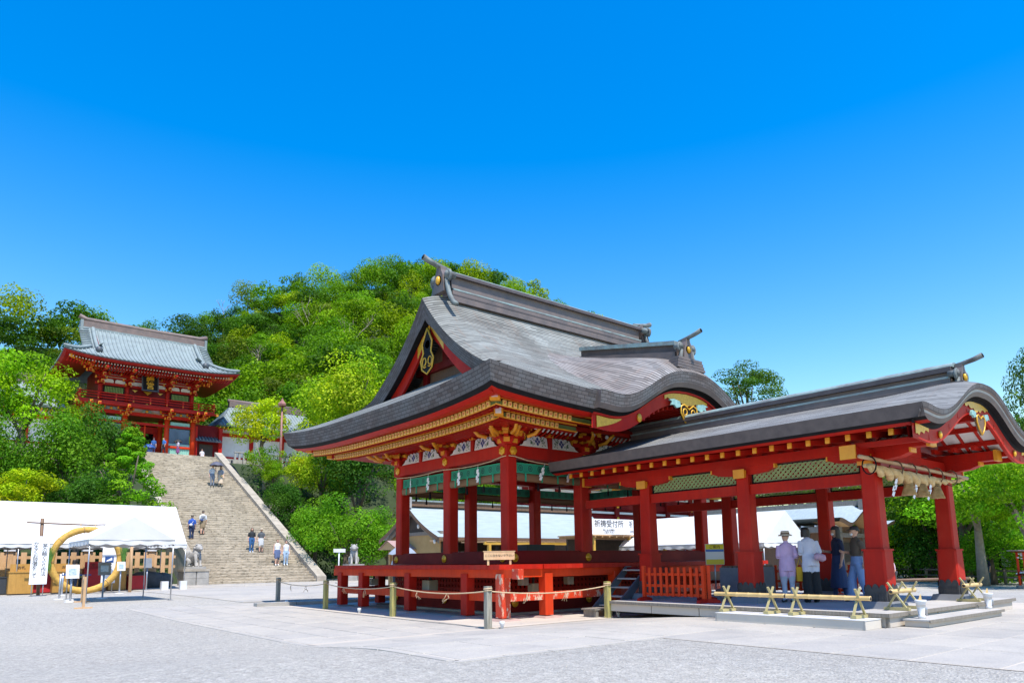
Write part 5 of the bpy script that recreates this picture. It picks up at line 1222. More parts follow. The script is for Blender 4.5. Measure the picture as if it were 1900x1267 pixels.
# lamp post on the slope
t = thing('lamp_post', 'slender reddish-brown lamp post standing on a stone plinth beside the stairway', 'lamp', (24.95, 63, 8.2))
pm('lamp_brown', (.30,.13,.11), (.24,.10,.09), 3, .5)
m = MB(); m.lathe([(.13,0),(.11,3),(.09,6.9)], (24.95, 63, 8.6), 10); m.build('pole', 'lamp_brown', t)
m = MB(); m.lathe([(.1,0),(.38,.12),(.40,.30),(.30,.42),(.12,.62),(.04,.85),(0,.86)], (24.95, 63, 15.45), 6, smooth=False); m.build('lamp_head', 'lamp_brown', t)
m = MB(); m.cbox((24.95, 63, 8.2), (1.5, 1.5, .9), .05); m.build('plinth', 'stone_pale', t)
# ================================================================== left: tents, straw ring, stalls
def tent(name, label, x0, x1, y0, y1, zg, ze, zr, ridge, nleg, val=.22, scallop=True, sag=.05, cat='tent'):
    t = thing(name, label, cat, ((x0+x1)/2, (y0+y1)/2, zg)); xc, yc = (x0+x1)/2, (y0+y1)/2
    m = MB(); N = 16
    def roofpt(u, v):   # u across the slope 0..2, v along the ridge
        a = 1-abs(1-u)
        z = ze+(zr-ze)*a - sag*math.sin(math.pi*a)*(.6+.4*math.cos(v*math.pi*nleg*2))
        return ((x0+(x1-x0)*v, y0+(y1-y0)*u/2, z) if ridge == 'x' else (x0+(x1-x0)*u/2, y0+(y1-y0)*v, z))
    V_ = np.linspace(0, 1, 8*nleg+1)
    m.grid([[roofpt(u, v) for v in V_] for u in np.linspace(0, 2, 21)], flip=ridge == 'y'); m.build('canvas_roof', 'white_cloth', t)
    m = MB()
    if ridge == 'x':
        for x in (x0, x1): m = MB(); m.add([(x, y0, ze), (x, y1, ze), (x, yc, zr)], [(0,1,2)]); m.build('gable_canvas', 'white_cloth', t)
    else:
        for y in (y0, y1): m = MB(); m.add([(x0, y, ze), (x1, y, ze), (xc, y, zr)], [(0,1,2)]); m.build('gable_canvas', 'white_cloth', t)
    def valance(p, q):
        p, q = Vector(p), Vector(q); L = (q-p).length; d = (q-p)/L; nn = Vector((d.y, -d.x, 0)); mm = MB(); K = int(L/.075)+1; a, b = [], []
        for k in range(K+1):
            s_ = L*k/K; wv = .015*math.sin(s_*9); drop = val-(.05*abs(math.sin(math.pi*s_/.6)) if scallop else 0)
            a.append(p+d*s_+nn*.004); b.append(p+d*s_+nn*(.012+wv)-V(0,0,val-.06+.06*abs(math.sin(math.pi*s_/.55)) if scallop else val))
        mm.grid([a, b]); mm.build('valance', 'white_cloth', t)
    valance((x0,y0,ze), (x1,y0,ze)); valance((x1,y0,ze), (x1,y1,ze)); valance((x1,y1,ze), (x0,y1,ze)); valance((x0,y1,ze), (x0,y0,ze))
    for k in range(nleg+1):
        for e in (0, 1):
            x, y = (x0+.04+(x1-x0-.08)*k/nleg, (y0+.04, y1-.04)[e]) if ridge == 'x' else ((x0+.04, x1-.04)[e], y0+.04+(y1-y0-.08)*k/nleg)
            mm = MB(); mm.cyl((x, y, zg), (x, y, ze), .022, n=6); o = mm.build('pole', 'steel', t); mm = MB(); mm.box((x, y, zg+.01), (.16,.16,.02)); mm.build('foot_plate', 'steel', o)
    for (a, b) in (((x0,y0),(x1,y0)), ((x0,y1),(x1,y1)), ((x0,y0),(x0,y1)), ((x1,y0),(x1,y1))):
        mm = MB(); mm.cyl((*a, ze-.03), (*b, ze-.03), .018, n=5); mm.build('frame_tube', 'steel', t)
    return t
canopy = tent('canopy_tent', 'small white canopy tent with a gable front standing before the long tent', 4.78, 7.62, 29.2, 33.4, .1, 2.33, 3.15, 'y', 1)
bigt = tent('event_tent', 'long white event tent in front of the wooden fence', -11, 11.3, 41.0, 46.0, .1, 2.48, 4.62, 'x', 6)
for x in (10.2, 11.1):
    m = MB(); m.cbox((x, 40.6, .33), (.34, .34, .46), .03); tag(m.build('tent_weight', 'white_plastic'), 'white water weight %s the end pole of the long tent' % ('left of' if x < 11 else 'at the foot of'), 'weight', 'white tent weights')
m = MB(); m.cbox((9.3, 42.4, .33), (.34, .34, .46), .03); tag(m.build('tent_weight', 'white_plastic'), 'white water weight standing further back under the long tent', 'weight', 'white tent weights')
# straw purification ring
ring = thing('straw_ring', 'large straw purification ring hung between wooden posts', 'ring', (6.43, 39.6, .1))
C0 = Vector((6.43, 39.6, 1.67)); N = 72; tw = MB()
m = MB(); path = [C0+V(1.42*math.cos(a), .0, 1.42*math.sin(a)) for a in np.linspace(0, 2*math.pi, N+1)]
vs, fs = [], []; n = 10
for i in range(N):
    a = 2*math.pi*i/N
    for j in range(n):
        b = 2*math.pi*j/n; r = .15+.010*math.sin(a*60)+.006*math.sin(b*3+a*20); c_ = 1.43+r*math.cos(b); vs.append(C0+V(c_*math.cos(a), r*math.sin(b), c_*math.sin(a)))
for i in range(N):
    for j in range(n): fs.append((i*n+j, ((i+1) % N)*n+j, ((i+1) % N)*n+(j+1) % n, i*n+(j+1) % n))
m.add(vs, fs, smooth=True); m.build('straw_hoop', 'straw_ring', ring)
for a in np.linspace(.2, 6.2, 9):   # rope bindings
    m = MB(); p = C0+V(1.43*math.cos(a), 0, 1.43*math.sin(a)); rr_ = V(math.cos(a), 0, math.sin(a)); m.tube([p+rr_*.165*math.cos(b)+V(0, .165*math.sin(b), 0) for b in np.linspace(0, 6.283, 11)], .014, 4); m.build('binding', 'wood', ring)
m = MB(); m.cyl((4.62, 39.75, .1), (4.55, 39.75, 3.6), .075, n=8); m.build('post', 'wood_brown', ring)
m = MB(); m.cyl((8.42, 39.75, .1), (8.36, 39.75, 3.5), .075, n=8); m.build('post', 'wood_light', ring)
m = MB(); m.tube([(3.95, 39.68, 3.40), (5.2, 39.68, 3.36), (6.6, 39.68, 3.33), (7.0, 39.68, 3.36), (8.6, 39.68, 3.36)], [.035,.04,.035,.03,.03], 6); m.build('crossbar', 'wood_brown', ring)
for x in (6.1, 6.7): m = MB(); m.cyl((x, 39.64, 3.38), (x+.02, 39.58, 3.0), .02, n=5); m.build('tie', 'wood', ring)
pm('reed_green', (.10,.24,.03), (.06,.16,.02), 6, .6)
for x in (4.92, 7.98):
    m = MB()
    for k in range(70):
        a = random.uniform(-.28,.28); b = random.uniform(-.12,.12); h_ = random.uniform(.6, 1.05); dn = random.uniform(.1,.55)
        p = Vector((x+random.uniform(-.05,.05), 39.42+random.uniform(-.04,.04), 1.55)); q = p+V(a*h_, b, h_); w_ = .012
        m.add([p+V(-w_,0,0), p+V(w_,0,0), q], [(0,1,2)]); q2 = p+V(a*.3, b*.3, -dn); m.add([p+V(-w_,0,0), q2, p+V(w_,0,0)], [(0,1,2)])
    tag(m.build('reed_bundle', 'reed_green', ring), kind='stuff')
# signs with handwritten text
def banner(name, label, p, w_, h_, zb, rz, txt, cols, mat='paper', size=.17, legs=True):
    t = thing(name, label, 'sign', (p[0], p[1], .1)); M = Matrix.Rotation(rz, 3, 'Z'); c_ = Vector((p[0], p[1], zb+h_/2))
    m = MB(); m.box(c_, (w_, .03, h_), rz); m.build('board', mat, t)
    if legs:
        for s_ in (-.32, .32): m = MB(); q = c_+M@V(s_*w_, .03, 0); m.cyl((q.x, q.y, .1), (q.x, q.y, zb+.2), .02, n=6); m.build('leg', 'steel', t)
    for k, s_ in enumerate(cols):
        text_mesh('lettering', '\n'.join(s_), size, 'ink', t, face_mat(c_+M@V(w_*(.5-(k+.5)/len(cols)), -.018, 0), rz), line=.82)
    return t
banner('white_sign', 'tall white sign board with handwritten columns beside the straw ring', (4.42, 38.4), .66, 3.1*.68, .62, R(-4), '', ['茅の輪くぐり作法', 'かるくお辞儀をして'], size=.215)
t = banner('white_sign', 'white sign board with a blue emblem behind the right side of the ring', (7.55, 40.4), .62, 1.75, .55, 0, '', ['祓所'], size=.32)
pm('blue_ink', (.02,.08,.28), None, 5, .6)
m = MB(); m.bx(7.36, 7.74, 40.37, 40.382, 1.55, 1.85); m.build('emblem', 'blue_ink', t); m = MB(); m.prism([(7.42, 40.366, 1.60), (7.68, 40.366, 1.66), (7.66, 40.366, 1.80), (7.55, 40.366, 1.72), (7.44, 40.366, 1.66)], (0,-.004,0)); m.build('emblem', 'paper', t)
# wooden picket fence with stone behind
def picket_fence(label, x0, x1, y, zg, h_, wp, sp, mat, cat='fence', name='picket_fence', rails=(.32,.78), group=None, posts=None):
    t = thing(name, label, cat, ((x0+x1)/2, y, zg), group)
    me = MB(); me.bx(-wp/2, wp/2, -.02, .02, 0, h_); me = me.mesh('picket', mat)
    n = int((x1-x0)/sp)
    for k in range(n+1): piece('picket', me, t, (x0+k*sp, y, zg))
    for r in rails: m = MB(); m.bx(x0-.05, x1+.05, y+.02, y+.07, zg+h_*r-.08, zg+h_*r+.08); m.build('rail', mat, t)
    for x in posts or []:
        m = MB(); m.bx(x-.16, x+.16, y-.05, y+.2, zg-.6, zg+h_+.06); o = m.build('post', mat, t); m = MB(); m.box((x, y+.08, zg+h_+.10), (.5,.4,.09)); m.build('post_cap', 'white_plastic', o)
    return t
picket_fence('pale wooden picket fence behind the long white tent', -11, 12.2, 46.6, .9, 1.25, .26, .46, 'wood_light', posts=(4.0, 7.6, 10.9, -2))
m = MB(); rr = random.Random(5)
t = thing('rock_bank', 'bank of dark rocks and shrubs below the wooden fence', 'rocks', (2, 47, .1))
for k in range(26):
    x = -10+k*.86; m = MB(); m.ball((x, 46.9+rr.uniform(-.1,.2), .35), (.55+rr.random()*.2, .5, .45+rr.random()*.25), 7, 5); m.build('rock', 'stone_dark', t)
# stalls: cabinets under the tent
def cabinet(label, x, y, w_, h_, mat, sgn=True, txt='お札'):
    t = thing('stall_cabinet', label, 'cabinet', (x, y, .1), 'cabinets under the long tent'); m = MB(); m.bx(x-w_/2, x+w_/2, y-.3, y+.3, .16, .1+h_*.72); m.build('body', mat, t)
    m = MB(); m.bx(x-w_/2+.02, x+w_/2-.02, y-.28, y+.28, .1, .16); m.build('plinth', 'wood_dark', t)
    m = MB(); m.bx(x-w_/2-.02, x+w_/2+.02, y-.33, y+.33, .1+h_*.72, .1+h_*.76); m.build('top', mat, t)
    if sgn:
        m = MB(); m.bx(x-w_*.45, x+w_*.45, y-.02, y+.02, .1+h_*.76, .1+h_); o = m.build('sign_panel', mat, t); text_mesh('lettering', txt, .17, 'ink', o, face_mat((x, y-.03, .1+h_*.88), 0))
    return t
pm('crimson', (.45,.012,.02), (.36,.01,.018), 3, .6); pm('purple', (.16,.03,.22), (.12,.02,.17), 3, .6); pm('charcoal', (.03,.035,.045), (.04,.045,.055), 3, .6); pm('honey_wood', (.50,.27,.06), (.40,.21,.045), 3, .5, .1, 16, stretch=(5,5,1))
cabinet('dark counter at the outer end of the long tent', 1.9+.9, 41.9, 1.5, 1.1, 'charcoal', False)
cabinet('honey wood cabinet with a lettered panel next to the dark counter', 4.05, 41.2, .98, 1.42, 'honey_wood')
cabinet('red draped cabinet behind the tall white sign', 5.0, 42.2, .7, 1.45, 'crimson')
cabinet('honey wood cabinet seen through the lower left of the ring', 5.85, 41.3, 1.05, 1.42, 'honey_wood')
cabinet('crimson draped stand with a gold ornament seen through the ring', 7.25, 42.6, .85, 1.5, 'crimson', True, '卍' if False else '守')
cabinet('honey wood cabinet beside the white sign with the emblem', 8.35, 42.6, .8, 1.45, 'honey_wood')
cabinet('dark red draped box right of the ring', 9.25, 42.4, .8, 1.0, 'crimson', False)
m = MB(); m.ball((10.0, 43.6, .55), (1.0,.5,.55), 10, 6); m.ball((10.9, 43.9, .5), (.6,.5,.5), 10, 6); tag(m.build('boulder', 'stone_dark'), 'large dark boulder at the right end of the fence', 'boulder')
# stanchion signs
def stand(label, x, y, h_, mat='paper', w_=.34, hh=.42, print_=True):
    t = thing('sign_stand', label, 'sign', (x, y, .1), 'small signs on steel stands'); m = MB(); m.cyl((x, y, .1), (x, y, h_-.05), .035, n=8); m.build('pole', 'steel', t)
    m = MB(); m.lathe([(.2,0),(.2,.02),(.05,.04)], (x, y, .1), 14); m.build('base', 'white_plastic', t)
    m = MB(); m.box((x, y-.05, h_+hh/2-.1), (w_, .03, hh), M=Matrix.Rotation(R(-14), 3, 'X')); o = m.build('sign_panel', mat, t)
    if print_:
        m = MB(); m.box((x, y-.07, h_+hh/2-.1), (w_*.62, .02, hh*.5), M=Matrix.Rotation(R(-14), 3, 'X')); m.build('print', 'blue_print2', o)
pm('blue_print2', (.22,.34,.46), (.45,.52,.58), 12, .6); pm('grey_sign', (.16,.17,.18), (.22,.23,.24), 6, .5)
stand('white printed sign on a steel stand before the ring', 4.6, 30.9, 1.05, w_=.42, hh=.5); stand('grey printed sign on a steel stand before the right of the ring', 6.05, 33.2, 1.12, 'grey_sign', .45, .52); stand('white sign with a blue dot on a stand right of the ring', 7.65, 38.2, 1.25); stand('grey notice on a stand under the long tent', 9.25, 40.2, 1.35, 'grey_sign', .36, .5, False)
for lb, x, y, h_ in (('short steel queue post left of the ring foot', 5.35, 38.3, 1.1), ('steel queue post in front of the ring', 4.62, 33.6, 1.1), ('steel queue post behind the folding gate', 4.85, 32.6, 1.1)):
    t = thing('queue_post', lb, 'post', (x, y, .1), 'steel queue posts'); m = MB(); m.cyl((x, y, .1), (x, y, h_), .04, n=8); m.build('pole', 'steel', t); m = MB(); m.lathe([(.2,0),(.2,.02),(.05,.04)], (x, y, .1), 14); m.build('base', 'white_plastic', t); m = MB(); m.box((x+.3, y, h_-.05), (.7, .01, .05)); m.build('belt', 'blue_ink', t)
# folding bamboo gate near the canopy
t = thing('bamboo_gate', 'small brown folding picket gate standing on the gravel', 'gate', (4.6, 29, .08)); A, B = Vector((4.30, 26.4, .06)), Vector((4.92, 30.6, .08))
for p in (A, B): m = MB(); m.box(p+V(0,0,.5), (.07,.07,1.0)); m.build('post', 'wood_light', t); m = MB(); m.box(p+V(0,0,.03), (.5,.1,.06)); m.build('foot', 'wood_light', t)
for z in (.25, .55, .85): m = MB(); m.beam(A+V(0,0,z), B+V(0,0,z), .03, .05); m.build('rail', 'wood_light', t)
for k in range(11): m = MB(); q = A.lerp(B, (k+1)/12); m.cyl(q+V(0,0,.1), q+V(0,0,.95), .016, n=5); m.build('picket', 'bamboo_old', t)
# guardian lions on stone pedestals
def lion(label, x, y, zg, rz, sc=1.0):
    t = thing('guardian_lion', label, 'statue', (x, y, zg)); M = Matrix.Rotation(rz, 3, 'Z')
    def P(a, b, c_): return Vector((x, y, zg+1.10))+M@V(a*sc, b*sc, c_*sc)
    m = MB()
    m.tube([P(-.42,0,.25), P(-.30,0,.45), P(-.05,0,.62), P(.18,0,.80), P(.28,0,.98)], [.24*sc,.28*sc,.27*sc,.27*sc,.20*sc], 10)
    m.ball(P(.36,0,1.12), (.24*sc,.22*sc,.22*sc), 10, 7); m.ball(P(.53,0,1.06), (.13*sc,.14*sc,.11*sc), 8, 5)
    for k in range(9): a = k/9*6.28; m.ball(P(.24+.08*math.cos(a), .22*math.sin(a), 1.08+.22*math.cos(a)), .09*sc, 6, 4)
    for s_ in (-1, 1):
        m.tube([P(.26,s_*.15,.75), P(.32,s_*.16,.4), P(.34,s_*.16,.06), P(.44,s_*.16,.03)], [.11*sc,.09*sc,.08*sc,.09*sc], 7)
        m.tube([P(-.30,s_*.18,.42), P(-.12,s_*.24,.30), P(-.28,s_*.24,.08), P(-.08,s_*.24,.05)], [.19*sc,.15*sc,.11*sc,.08*sc], 7); m.ball(P(.34,s_*.16,1.33), .06*sc, 6, 4)
    m.tube([P(-.48,0,.35), P(-.62,0,.6), P(-.55,0,.85), P(-.45,0,.95)], [.08*sc,.14*sc,.16*sc,.05*sc], 7); m.build('lion_body', 'stone', t)
    m = MB(); m.cbox((x, y, zg+1.03), (1.15, .95, .14), .03); m.build('plinth', 'stone', t)
    m = MB(); m.cbox((x, y, zg+.90), (1.5, 1.35, .14), .03); m.build('pedestal_cap', 'stone_pale', t)
    for r in range(2):
        for k in range(2): m = MB(); m.cbox((x-.36+.72*k, y, zg+.22+r*.42), (.69, 1.28, .41), .03); m.build('pedestal_stone', 'stone', t)
lion('grey stone guardian lion on a block pedestal left of the stairway foot', 12.85, 45.0, .18, R(-65), .95)
lion('grey stone guardian lion seen above the platform right of the stairway', 22.9, 44.5, .2, R(-115), .95)
# small direction sign beside the right lion
t = thing('direction_sign', 'small white direction sign on a thin post beside the right lion', 'sign', (20.6, 42.0, .12)); m = MB(); m.cyl((20.6,42,.12), (20.6,42,2.2), .04, n=6); m.build('post', 'white_plastic', t); m = MB(); m.box((20.6, 41.95, 2.15), (.8,.03,.22)); m.build('plate', 'white_plastic', t)
# small roofed message stall
t = thing('roofed_stall', 'small wooden stall with a pinkish copper roof behind the platform', 'stall', (20.0, 33.0, .1)); 
pm('pink_roof', (.42,.28,.26), (.34,.23,.22), 3, .5)
for x in (19.4, 21.2):
    for y in (32.6, 33.6): m = MB(); m.bx(x-.07, x+.07, y-.07, y+.07, .1, 1.95); m.build('post', 'wood', t)
m = MB(); m.add([(18.9,32.1,2.05),(21.9,32.1,2.05),(21.9,33.1,2.5),(18.9,33.1,2.5),(18.9,34.1,2.05),(21.9,34.1,2.05)], [(0,1,2,3),(3,2,5,4)]); m.build('roof', 'pink_roof', t)
m = MB(); m.add([(18.95,32.2,2.02),(18.95,34.0,2.02),(18.95,33.1,2.44)], [(0,2,1)]); m.bx(18.9, 21.9, 32.08, 32.14, 1.98, 2.05); m.build('gable_board', 'wood', t)
m = MB(); m.bx(19.45, 21.15, 33.4, 33.45, .9, 1.6); m.build('back_board', 'wood', t)
g = NG('amulets'); vo = g.n('TexVoronoi'); vo.inputs['Scale'].default_value = 9; g.l(g.tc.outputs['Object'], vo.inputs['Vector']); g.col(g.ramp(vo.outputs['Color'], [(0,(.04,.035,.03)),(.45,(.10,.09,.08)),(.6,(.55,.52,.48)),(1,(.7,.66,.6))])); g.rough(.7)
pm('map_print', (.55,.62,.60), (.42,.55,.60), 7, .6)
# ================================================================== buildings behind the hall
pm('pale_roof', (.36,.42,.43), (.29,.34,.35), 1.2, .55, .25, 20, stretch=(1,6,6)); pm('tan_board', (.46,.30,.12), (.38,.24,.09), 2, .7, .1, 14); pm('yellow_post', (.62,.36,.05), (.52,.30,.04), 3, .5)
of = thing('shrine_office', 'long low office building with a pale copper gable roof behind the hall', 'building', (26, 32, 0))
OX0, OX1, OYR = 19.6, 33.0, 32.3
def ofz(d): return 4.30-1.72*(d/2.9)**.85 + .25*math.sin(math.pi*d/2.9)*-.35
rows = [[(x, OYR+s_*2.9*k/10, ofz(2.9*k/10)) for x in np.linspace(OX0, OX1, 14)] for s_, k in [(-1, k) for k in range(10, 0, -1)]+[(1, k) for k in range(0, 11)]]
m = MB(); m.grid(rows); m.build('roof', 'pale_roof', of)
m = MB(); m.grid([[(OX0, OYR+s_*2.9*k/10, ofz(2.9*k/10)-q) for s_, k in [(-1, k) for k in range(10, 0, -1)]+[(1, k) for k in range(0, 11)]] for q in (0, .22)], smooth=False); m.build('verge_board', 'wood_brown', of)
m = MB(); m.grid([[(OX0+.2, OYR+s_*2.7*k/10, ofz(2.7*k/10)-q) for s_, k in [(-1, k) for k in range(10, 0, -1)]+[(1, k) for k in range(0, 11)]] for q in (.2, .42)], smooth=False); m.build('bargeboard', 'wood_grey', of)
m = MB(); m.bx(OX0, OX1, OYR-2.95, OYR-2.85, 2.42, 2.56); m.build('eave_edge', 'wood_brown', of)
m = MB(); m.bx(OX0+.1, OX1, OYR-.22, OYR+.22, 4.25, 4.5); m.build('ridge_box', 'wood_brown', of); m = MB(); m.bx(OX0-.1, OX1, OYR-.28, OYR+.28, 4.5, 4.58); m.build('ridge_cap', 'verdigris', of); m = MB(); m.bx(OX0-.15, OX0+.1, OYR-.3, OYR+.3, 4.15, 4.72); m.build('ridge_end', 'stone', of)
m = MB(); m.prism([(OX0+.5, OYR-2.0, 2.9), (OX0+.5, OYR+2.0, 2.9), (OX0+.5, OYR, 3.95)], (.05,0,0)); m.build('gable_wall', 'wood_dark', of)
m = MB(); m.bx(OX0+.4, OX0+.55, OYR-2.5, OYR+2.5, 2.72, 2.9); m.build('gable_beam', 'wood_grey', of); m = MB(); m.bx(OX0+.45, OX0+.5, OYR-2.4, OYR+2.4, .1, 2.72); m.build('gable_screen', 'tan_board', of)
for y in (OYR-2.4, OYR-.9, OYR+.9): m = MB(); m.ball((OX0+.12, y, ofz(abs(y-OYR))-.42), (.06,.1,.12), 6, 4); m.build('gable_fitting', 'white_paint', of)
m = MB(); m.bx(OX0+.5, OX1, OYR+1.5, OYR+1.6, .1, 2.6); m.build('back_wall', 'wood_brown', of)
for k in range(8): m = MB(); x = OX0+.6+k*1.75; m.bx(x-.1, x+.1, OYR-2.3, OYR-2.1, 0, 2.45); m.build('post', 'wood_dark', of)
for k in range(24): m = MB(); x = OX0+.4+k*.55; m.bx(x-.05, x+.05, OYR-2.75, OYR-1.6, 2.38, 2.48); m.build('rafter', 'wood_light', of)
m = MB(); m.bx(OX0+1.0, OX1, OYR-2.0, OYR-1.4, .1, .95); m.build('counter', 'wood_brown', of)
m = MB(); m.bx(OX0+1.0, OX1, OYR-1.3, OYR-1.2, 1.0, 1.9); m.build('amulet_rack', 'amulets', of) if 'amulets' in MAT else None
# bamboo awning in front
aw = thing('bamboo_awning', 'bamboo awning on yellow posts before the office', 'awning', (25, 27.5, 0))
for k in range(14): m = MB(); x = 20.4+k*.62; m.bx(x, x+.56, 26.6, 28.6, 2.28+random.uniform(-.01,.01), 2.31); m.build('slat', 'wood_light', aw)
m = MB(); m.bx(20.3, 29.1, 26.62, 26.72, 2.14, 2.27); m.build('beam', 'yellow_post', aw)
for x in (20.6, 23.4, 26.2, 28.9): m = MB(); m.bx(x-.07, x+.07, 26.6, 26.74, 0, 2.14); m.build('post', 'yellow_post', aw)
# reception booth with two sign boards
bo = thing('reception_booth', 'wooden reception booth with two white lettered boards on its roof', 'booth', (27.5, 24.6, 0))
m = MB(); m.bx(24.3, 29.9, 23.6, 26.0, 2.50, 2.56); m.build('roof', 'wood_light', bo)
for k in range(12): m = MB(); x = 24.4+k*.48; m.bx(x, x+.05, 23.55, 26.0, 2.42, 2.50); m.build('rafter', 'wood', bo)
for x in (24.5, 27.0, 28.2, 29.7): m = MB(); m.bx(x-.07, x+.07, 23.7, 23.84, 0, 2.42); m.build('post', 'yellow_post', bo)
m = MB(); m.bx(24.6, 29.6, 25.6, 25.7, 0, 2.4); m.build('back_wall', 'wood_dark', bo)
m = MB(); m.bx(26.9, 29.6, 24.2, 24.3, 0, 1.0); m.build('counter', 'yellow_post', bo)
for (a, b, big, sml) in (((24.4, 23.75), (26.45, 23.5), '祈祷受付所', '申し込み用紙に\nご記入下さい'), ((26.47, 23.5), (28.3, 23.95), '祈 祷 受', 'お申し込み用紙に')):
    A_, B_ = Vector((*a, 0)), Vector((*b, 0)); rz = math.atan2(b[1]-a[1], b[0]-a[0]); mid = (A_+B_)/2; L = (B_-A_).length
    m = MB(); m.box(mid+V(0,0,2.93), (L, .05, .72), rz); s_ = m.build('sign_board', 'paper', bo); nn = V(math.sin(rz), -math.cos(rz), 0)*.03
    text_mesh('lettering', big, .36, 'ink', s_, face_mat(mid+nn+V(0,0,3.05), rz), bold=.002); text_mesh('lettering', sml, .14 if '\n' not in sml else .11, 'ink', s_, face_mat(mid+nn+V(0,0,2.71), rz))
# red-lettered notice on the stage side
pm('red_ink', (.55,.02,.02), None, 4, .6)
t = thing('red_lettered_notice', 'small white notice with red lettering behind the hall', 'sign', (19.2, 23.6, .1)); m = MB(); m.box((19.2, 23.6, 1.62), (.55,.03,.42)); m.build('board', 'paper', t); m = MB(); m.cyl((19.2,23.63,.1), (19.2,23.63,1.5), .025, n=6); m.build('post', 'steel', t); text_mesh('lettering', '御朱印所', .15, 'red_ink', t, face_mat((19.2, 23.58, 1.64), 0), bold=.006)
m = MB(); m.cbox((16.9, 19.2, 1.80), (1.3, .6, .28), .03); tag(m.build('stage_chest', 'charcoal'), 'dark blue-black chest lying on the stage floor', 'chest')
# red shrine hall further back
sh = thing('inner_shrine', 'dark red shrine building with white-ended rafters glimpsed through the hall', 'building', (42, 38, 0)); 
m = MB(); m.bx(31, 56, 37, 37.3, .5, 6.2); m.build('wall', 'red_dark', sh)
for z0, z1, mt in ((5.1, 5.5, 'red_dark'), (4.75, 4.9, 'white_paint'), (4.2, 4.6, 'red_dark'), (6.0, 6.35, 'white_paint')): m = MB(); m.bx(31, 56, 36.85, 37.0, z0, z1); m.build('wall_beam' if mt != 'white_paint' else 'plaster_strip', mt, sh)
for k in range(9):
    x = 31.5+k*3; m = MB(); m.bx(x-.22, x+.22, 36.7, 36.86, .5, 6.4); m.build('column', 'red_dark', sh)
    for z in (5.3, 4.4): m = MB(); m.ball((x, 36.66, z), (.14,.06,.14), 8, 5); m.build('stud', 'gold', sh)
    m = MB(); m.box((x, 36.4, 6.6), (1.2, .5, .5)); m.box((x, 36.0, 7.0), (1.8, .6, .3)); m.build('bracket', 'gold_paint', sh)
for k in range(70): m = MB(); x = 30+k*.38; m.bx(x-.07, x+.07, 34.6, 36.5, 7.15, 7.3); m.build('rafter', 'white_paint', sh)
m = MB(); m.add([(29,34.3,7.5),(57,34.3,7.5),(57,41,10.5),(29,41,10.5)], [(0,1,2,3)]); m.bx(29, 57, 34.3, 34.4, 7.3, 7.5); m.build('roof', 'copper_dark', sh)
# white tent and rest house on the right
tent('event_tent', 'white tent with its gable end toward the porch', 26.5, 30.1, 16.2, 24.0, -.16, 2.02, 3.35, 'y', 2)
rh = thing('rest_house', 'weathered wooden rest house with a curved copper gable behind the white tent', 'building', (42, 23, -.4)); RX = 42.2
def rz_(t): return 3.35+.75*math.exp(-(t/1.3)**2)+.10*abs(t)*.5-.25*math.exp(-((abs(t)-2.1)/.7)**2)
m = MB(); T2 = np.linspace(-3.4, 3.4, 33); m.grid([[(RX+t, y, rz_(t)+(.0 if y < 19.6 else .25*math.exp(-(t/1.8)**2))) for t in T2] for y in (19.0, 19.3, 19.8, 22, 27, 30)]); m.build('roof', 'pale_roof', rh)
m = MB(); m.grid([[(RX+t, 19.0, rz_(t)) for t in T2], [(RX+t, 19.1, rz_(t)-.22) for t in T2]], smooth=False); m.build('eave_edge', 'wood_brown', rh)
m = MB(); m.grid([[(RX+t, 19.1, rz_(t)-.22) for t in T2], [(RX+t, 20.6, rz_(t)-.20) for t in T2]]); m.build('eave_soffit', 'wood', rh)
m = MB(); m.bx(RX-.25, RX+.25, 19.3, 30, 4.3, 4.62); m.build('ridge_box', 'wood_grey', rh); m = MB(); m.bx(RX-.4, RX+.4, 19.1, 19.4, 4.1, 4.75); m.cyl((RX, 18.8, 4.8), (RX, 19.6, 4.75), .1, n=8); m.build('ridge_end', 'wood_grey', rh)
m = MB(); m.bx(RX-2.2, RX+2.2, 20.5, 29, -.4, 3.2); m.build('wall', 'wood_brown', rh)
for k in range(4): m = MB(); x = RX-2.3+k*1.53; m.bx(x-.1, x+.1, 20.3, 20.5, -.4, 3.2); m.build('post', 'wood_grey', rh)
m = MB(); m.bx(RX-2.3, RX+2.3, 20.28, 20.4, 2.5, 2.75); m.build('beam', 'wood_grey', rh); m = MB(); m.bx(RX-1.3, RX+1.3, 20.4, 20.48, -.3, 2.2); m.build('doorway', 'wood_dark', rh)
m = MB(); m.bx(RX-3.3, RX-2.3, 19.6, 30, 2.75, 3.05); m.build('side_eave_beam', 'wood_grey', rh)
for k in range(12): m = MB(); y = 19.7+k*.8; m.bx(RX-3.35, RX-2.2, y-.05, y+.05, 3.06, 3.14); m.build('rafter', 'white_paint', rh)
# log fence along the trees, notice board, votive-slip kiosk
fe = thing('log_fence', 'low brown log fence in front of the trees on the right', 'fence', (52, 19, -.3)); A_, B_ = Vector((58, 30, -.25)), Vector((48.5, 11.0, -.37))
for k in range(15): m = MB(); p = A_.lerp(B_, k/14); m.cyl(p, p+V(0,0,.95), .09, n=7); m.build('post', 'wood_grey', fe)
for z in (.78, .4): m = MB(); m.cyl(A_+V(0,0,z), B_+V(0,0,z), .06, n=6); m.build('rail', 'wood_grey', fe)
nb = thing('notice_board', 'dark framed notice board with a printed sheet in front of the log fence', 'sign', (51.3, 14.9, -.37)); c_ = Vector((51.3, 14.9, 1.1)); rz = R(-72)
m = MB(); m.box(c_, (1.25,.06,1.0), rz); m.build('frame', 'black', nb); m = MB(); m.box(c_+Matrix.Rotation(rz,3,'Z')@V(-.06,-.04,0), (.85,.02,.85), rz); m.build('printed_sheet', 'map_print', nb) if 'map_print' in MAT else None
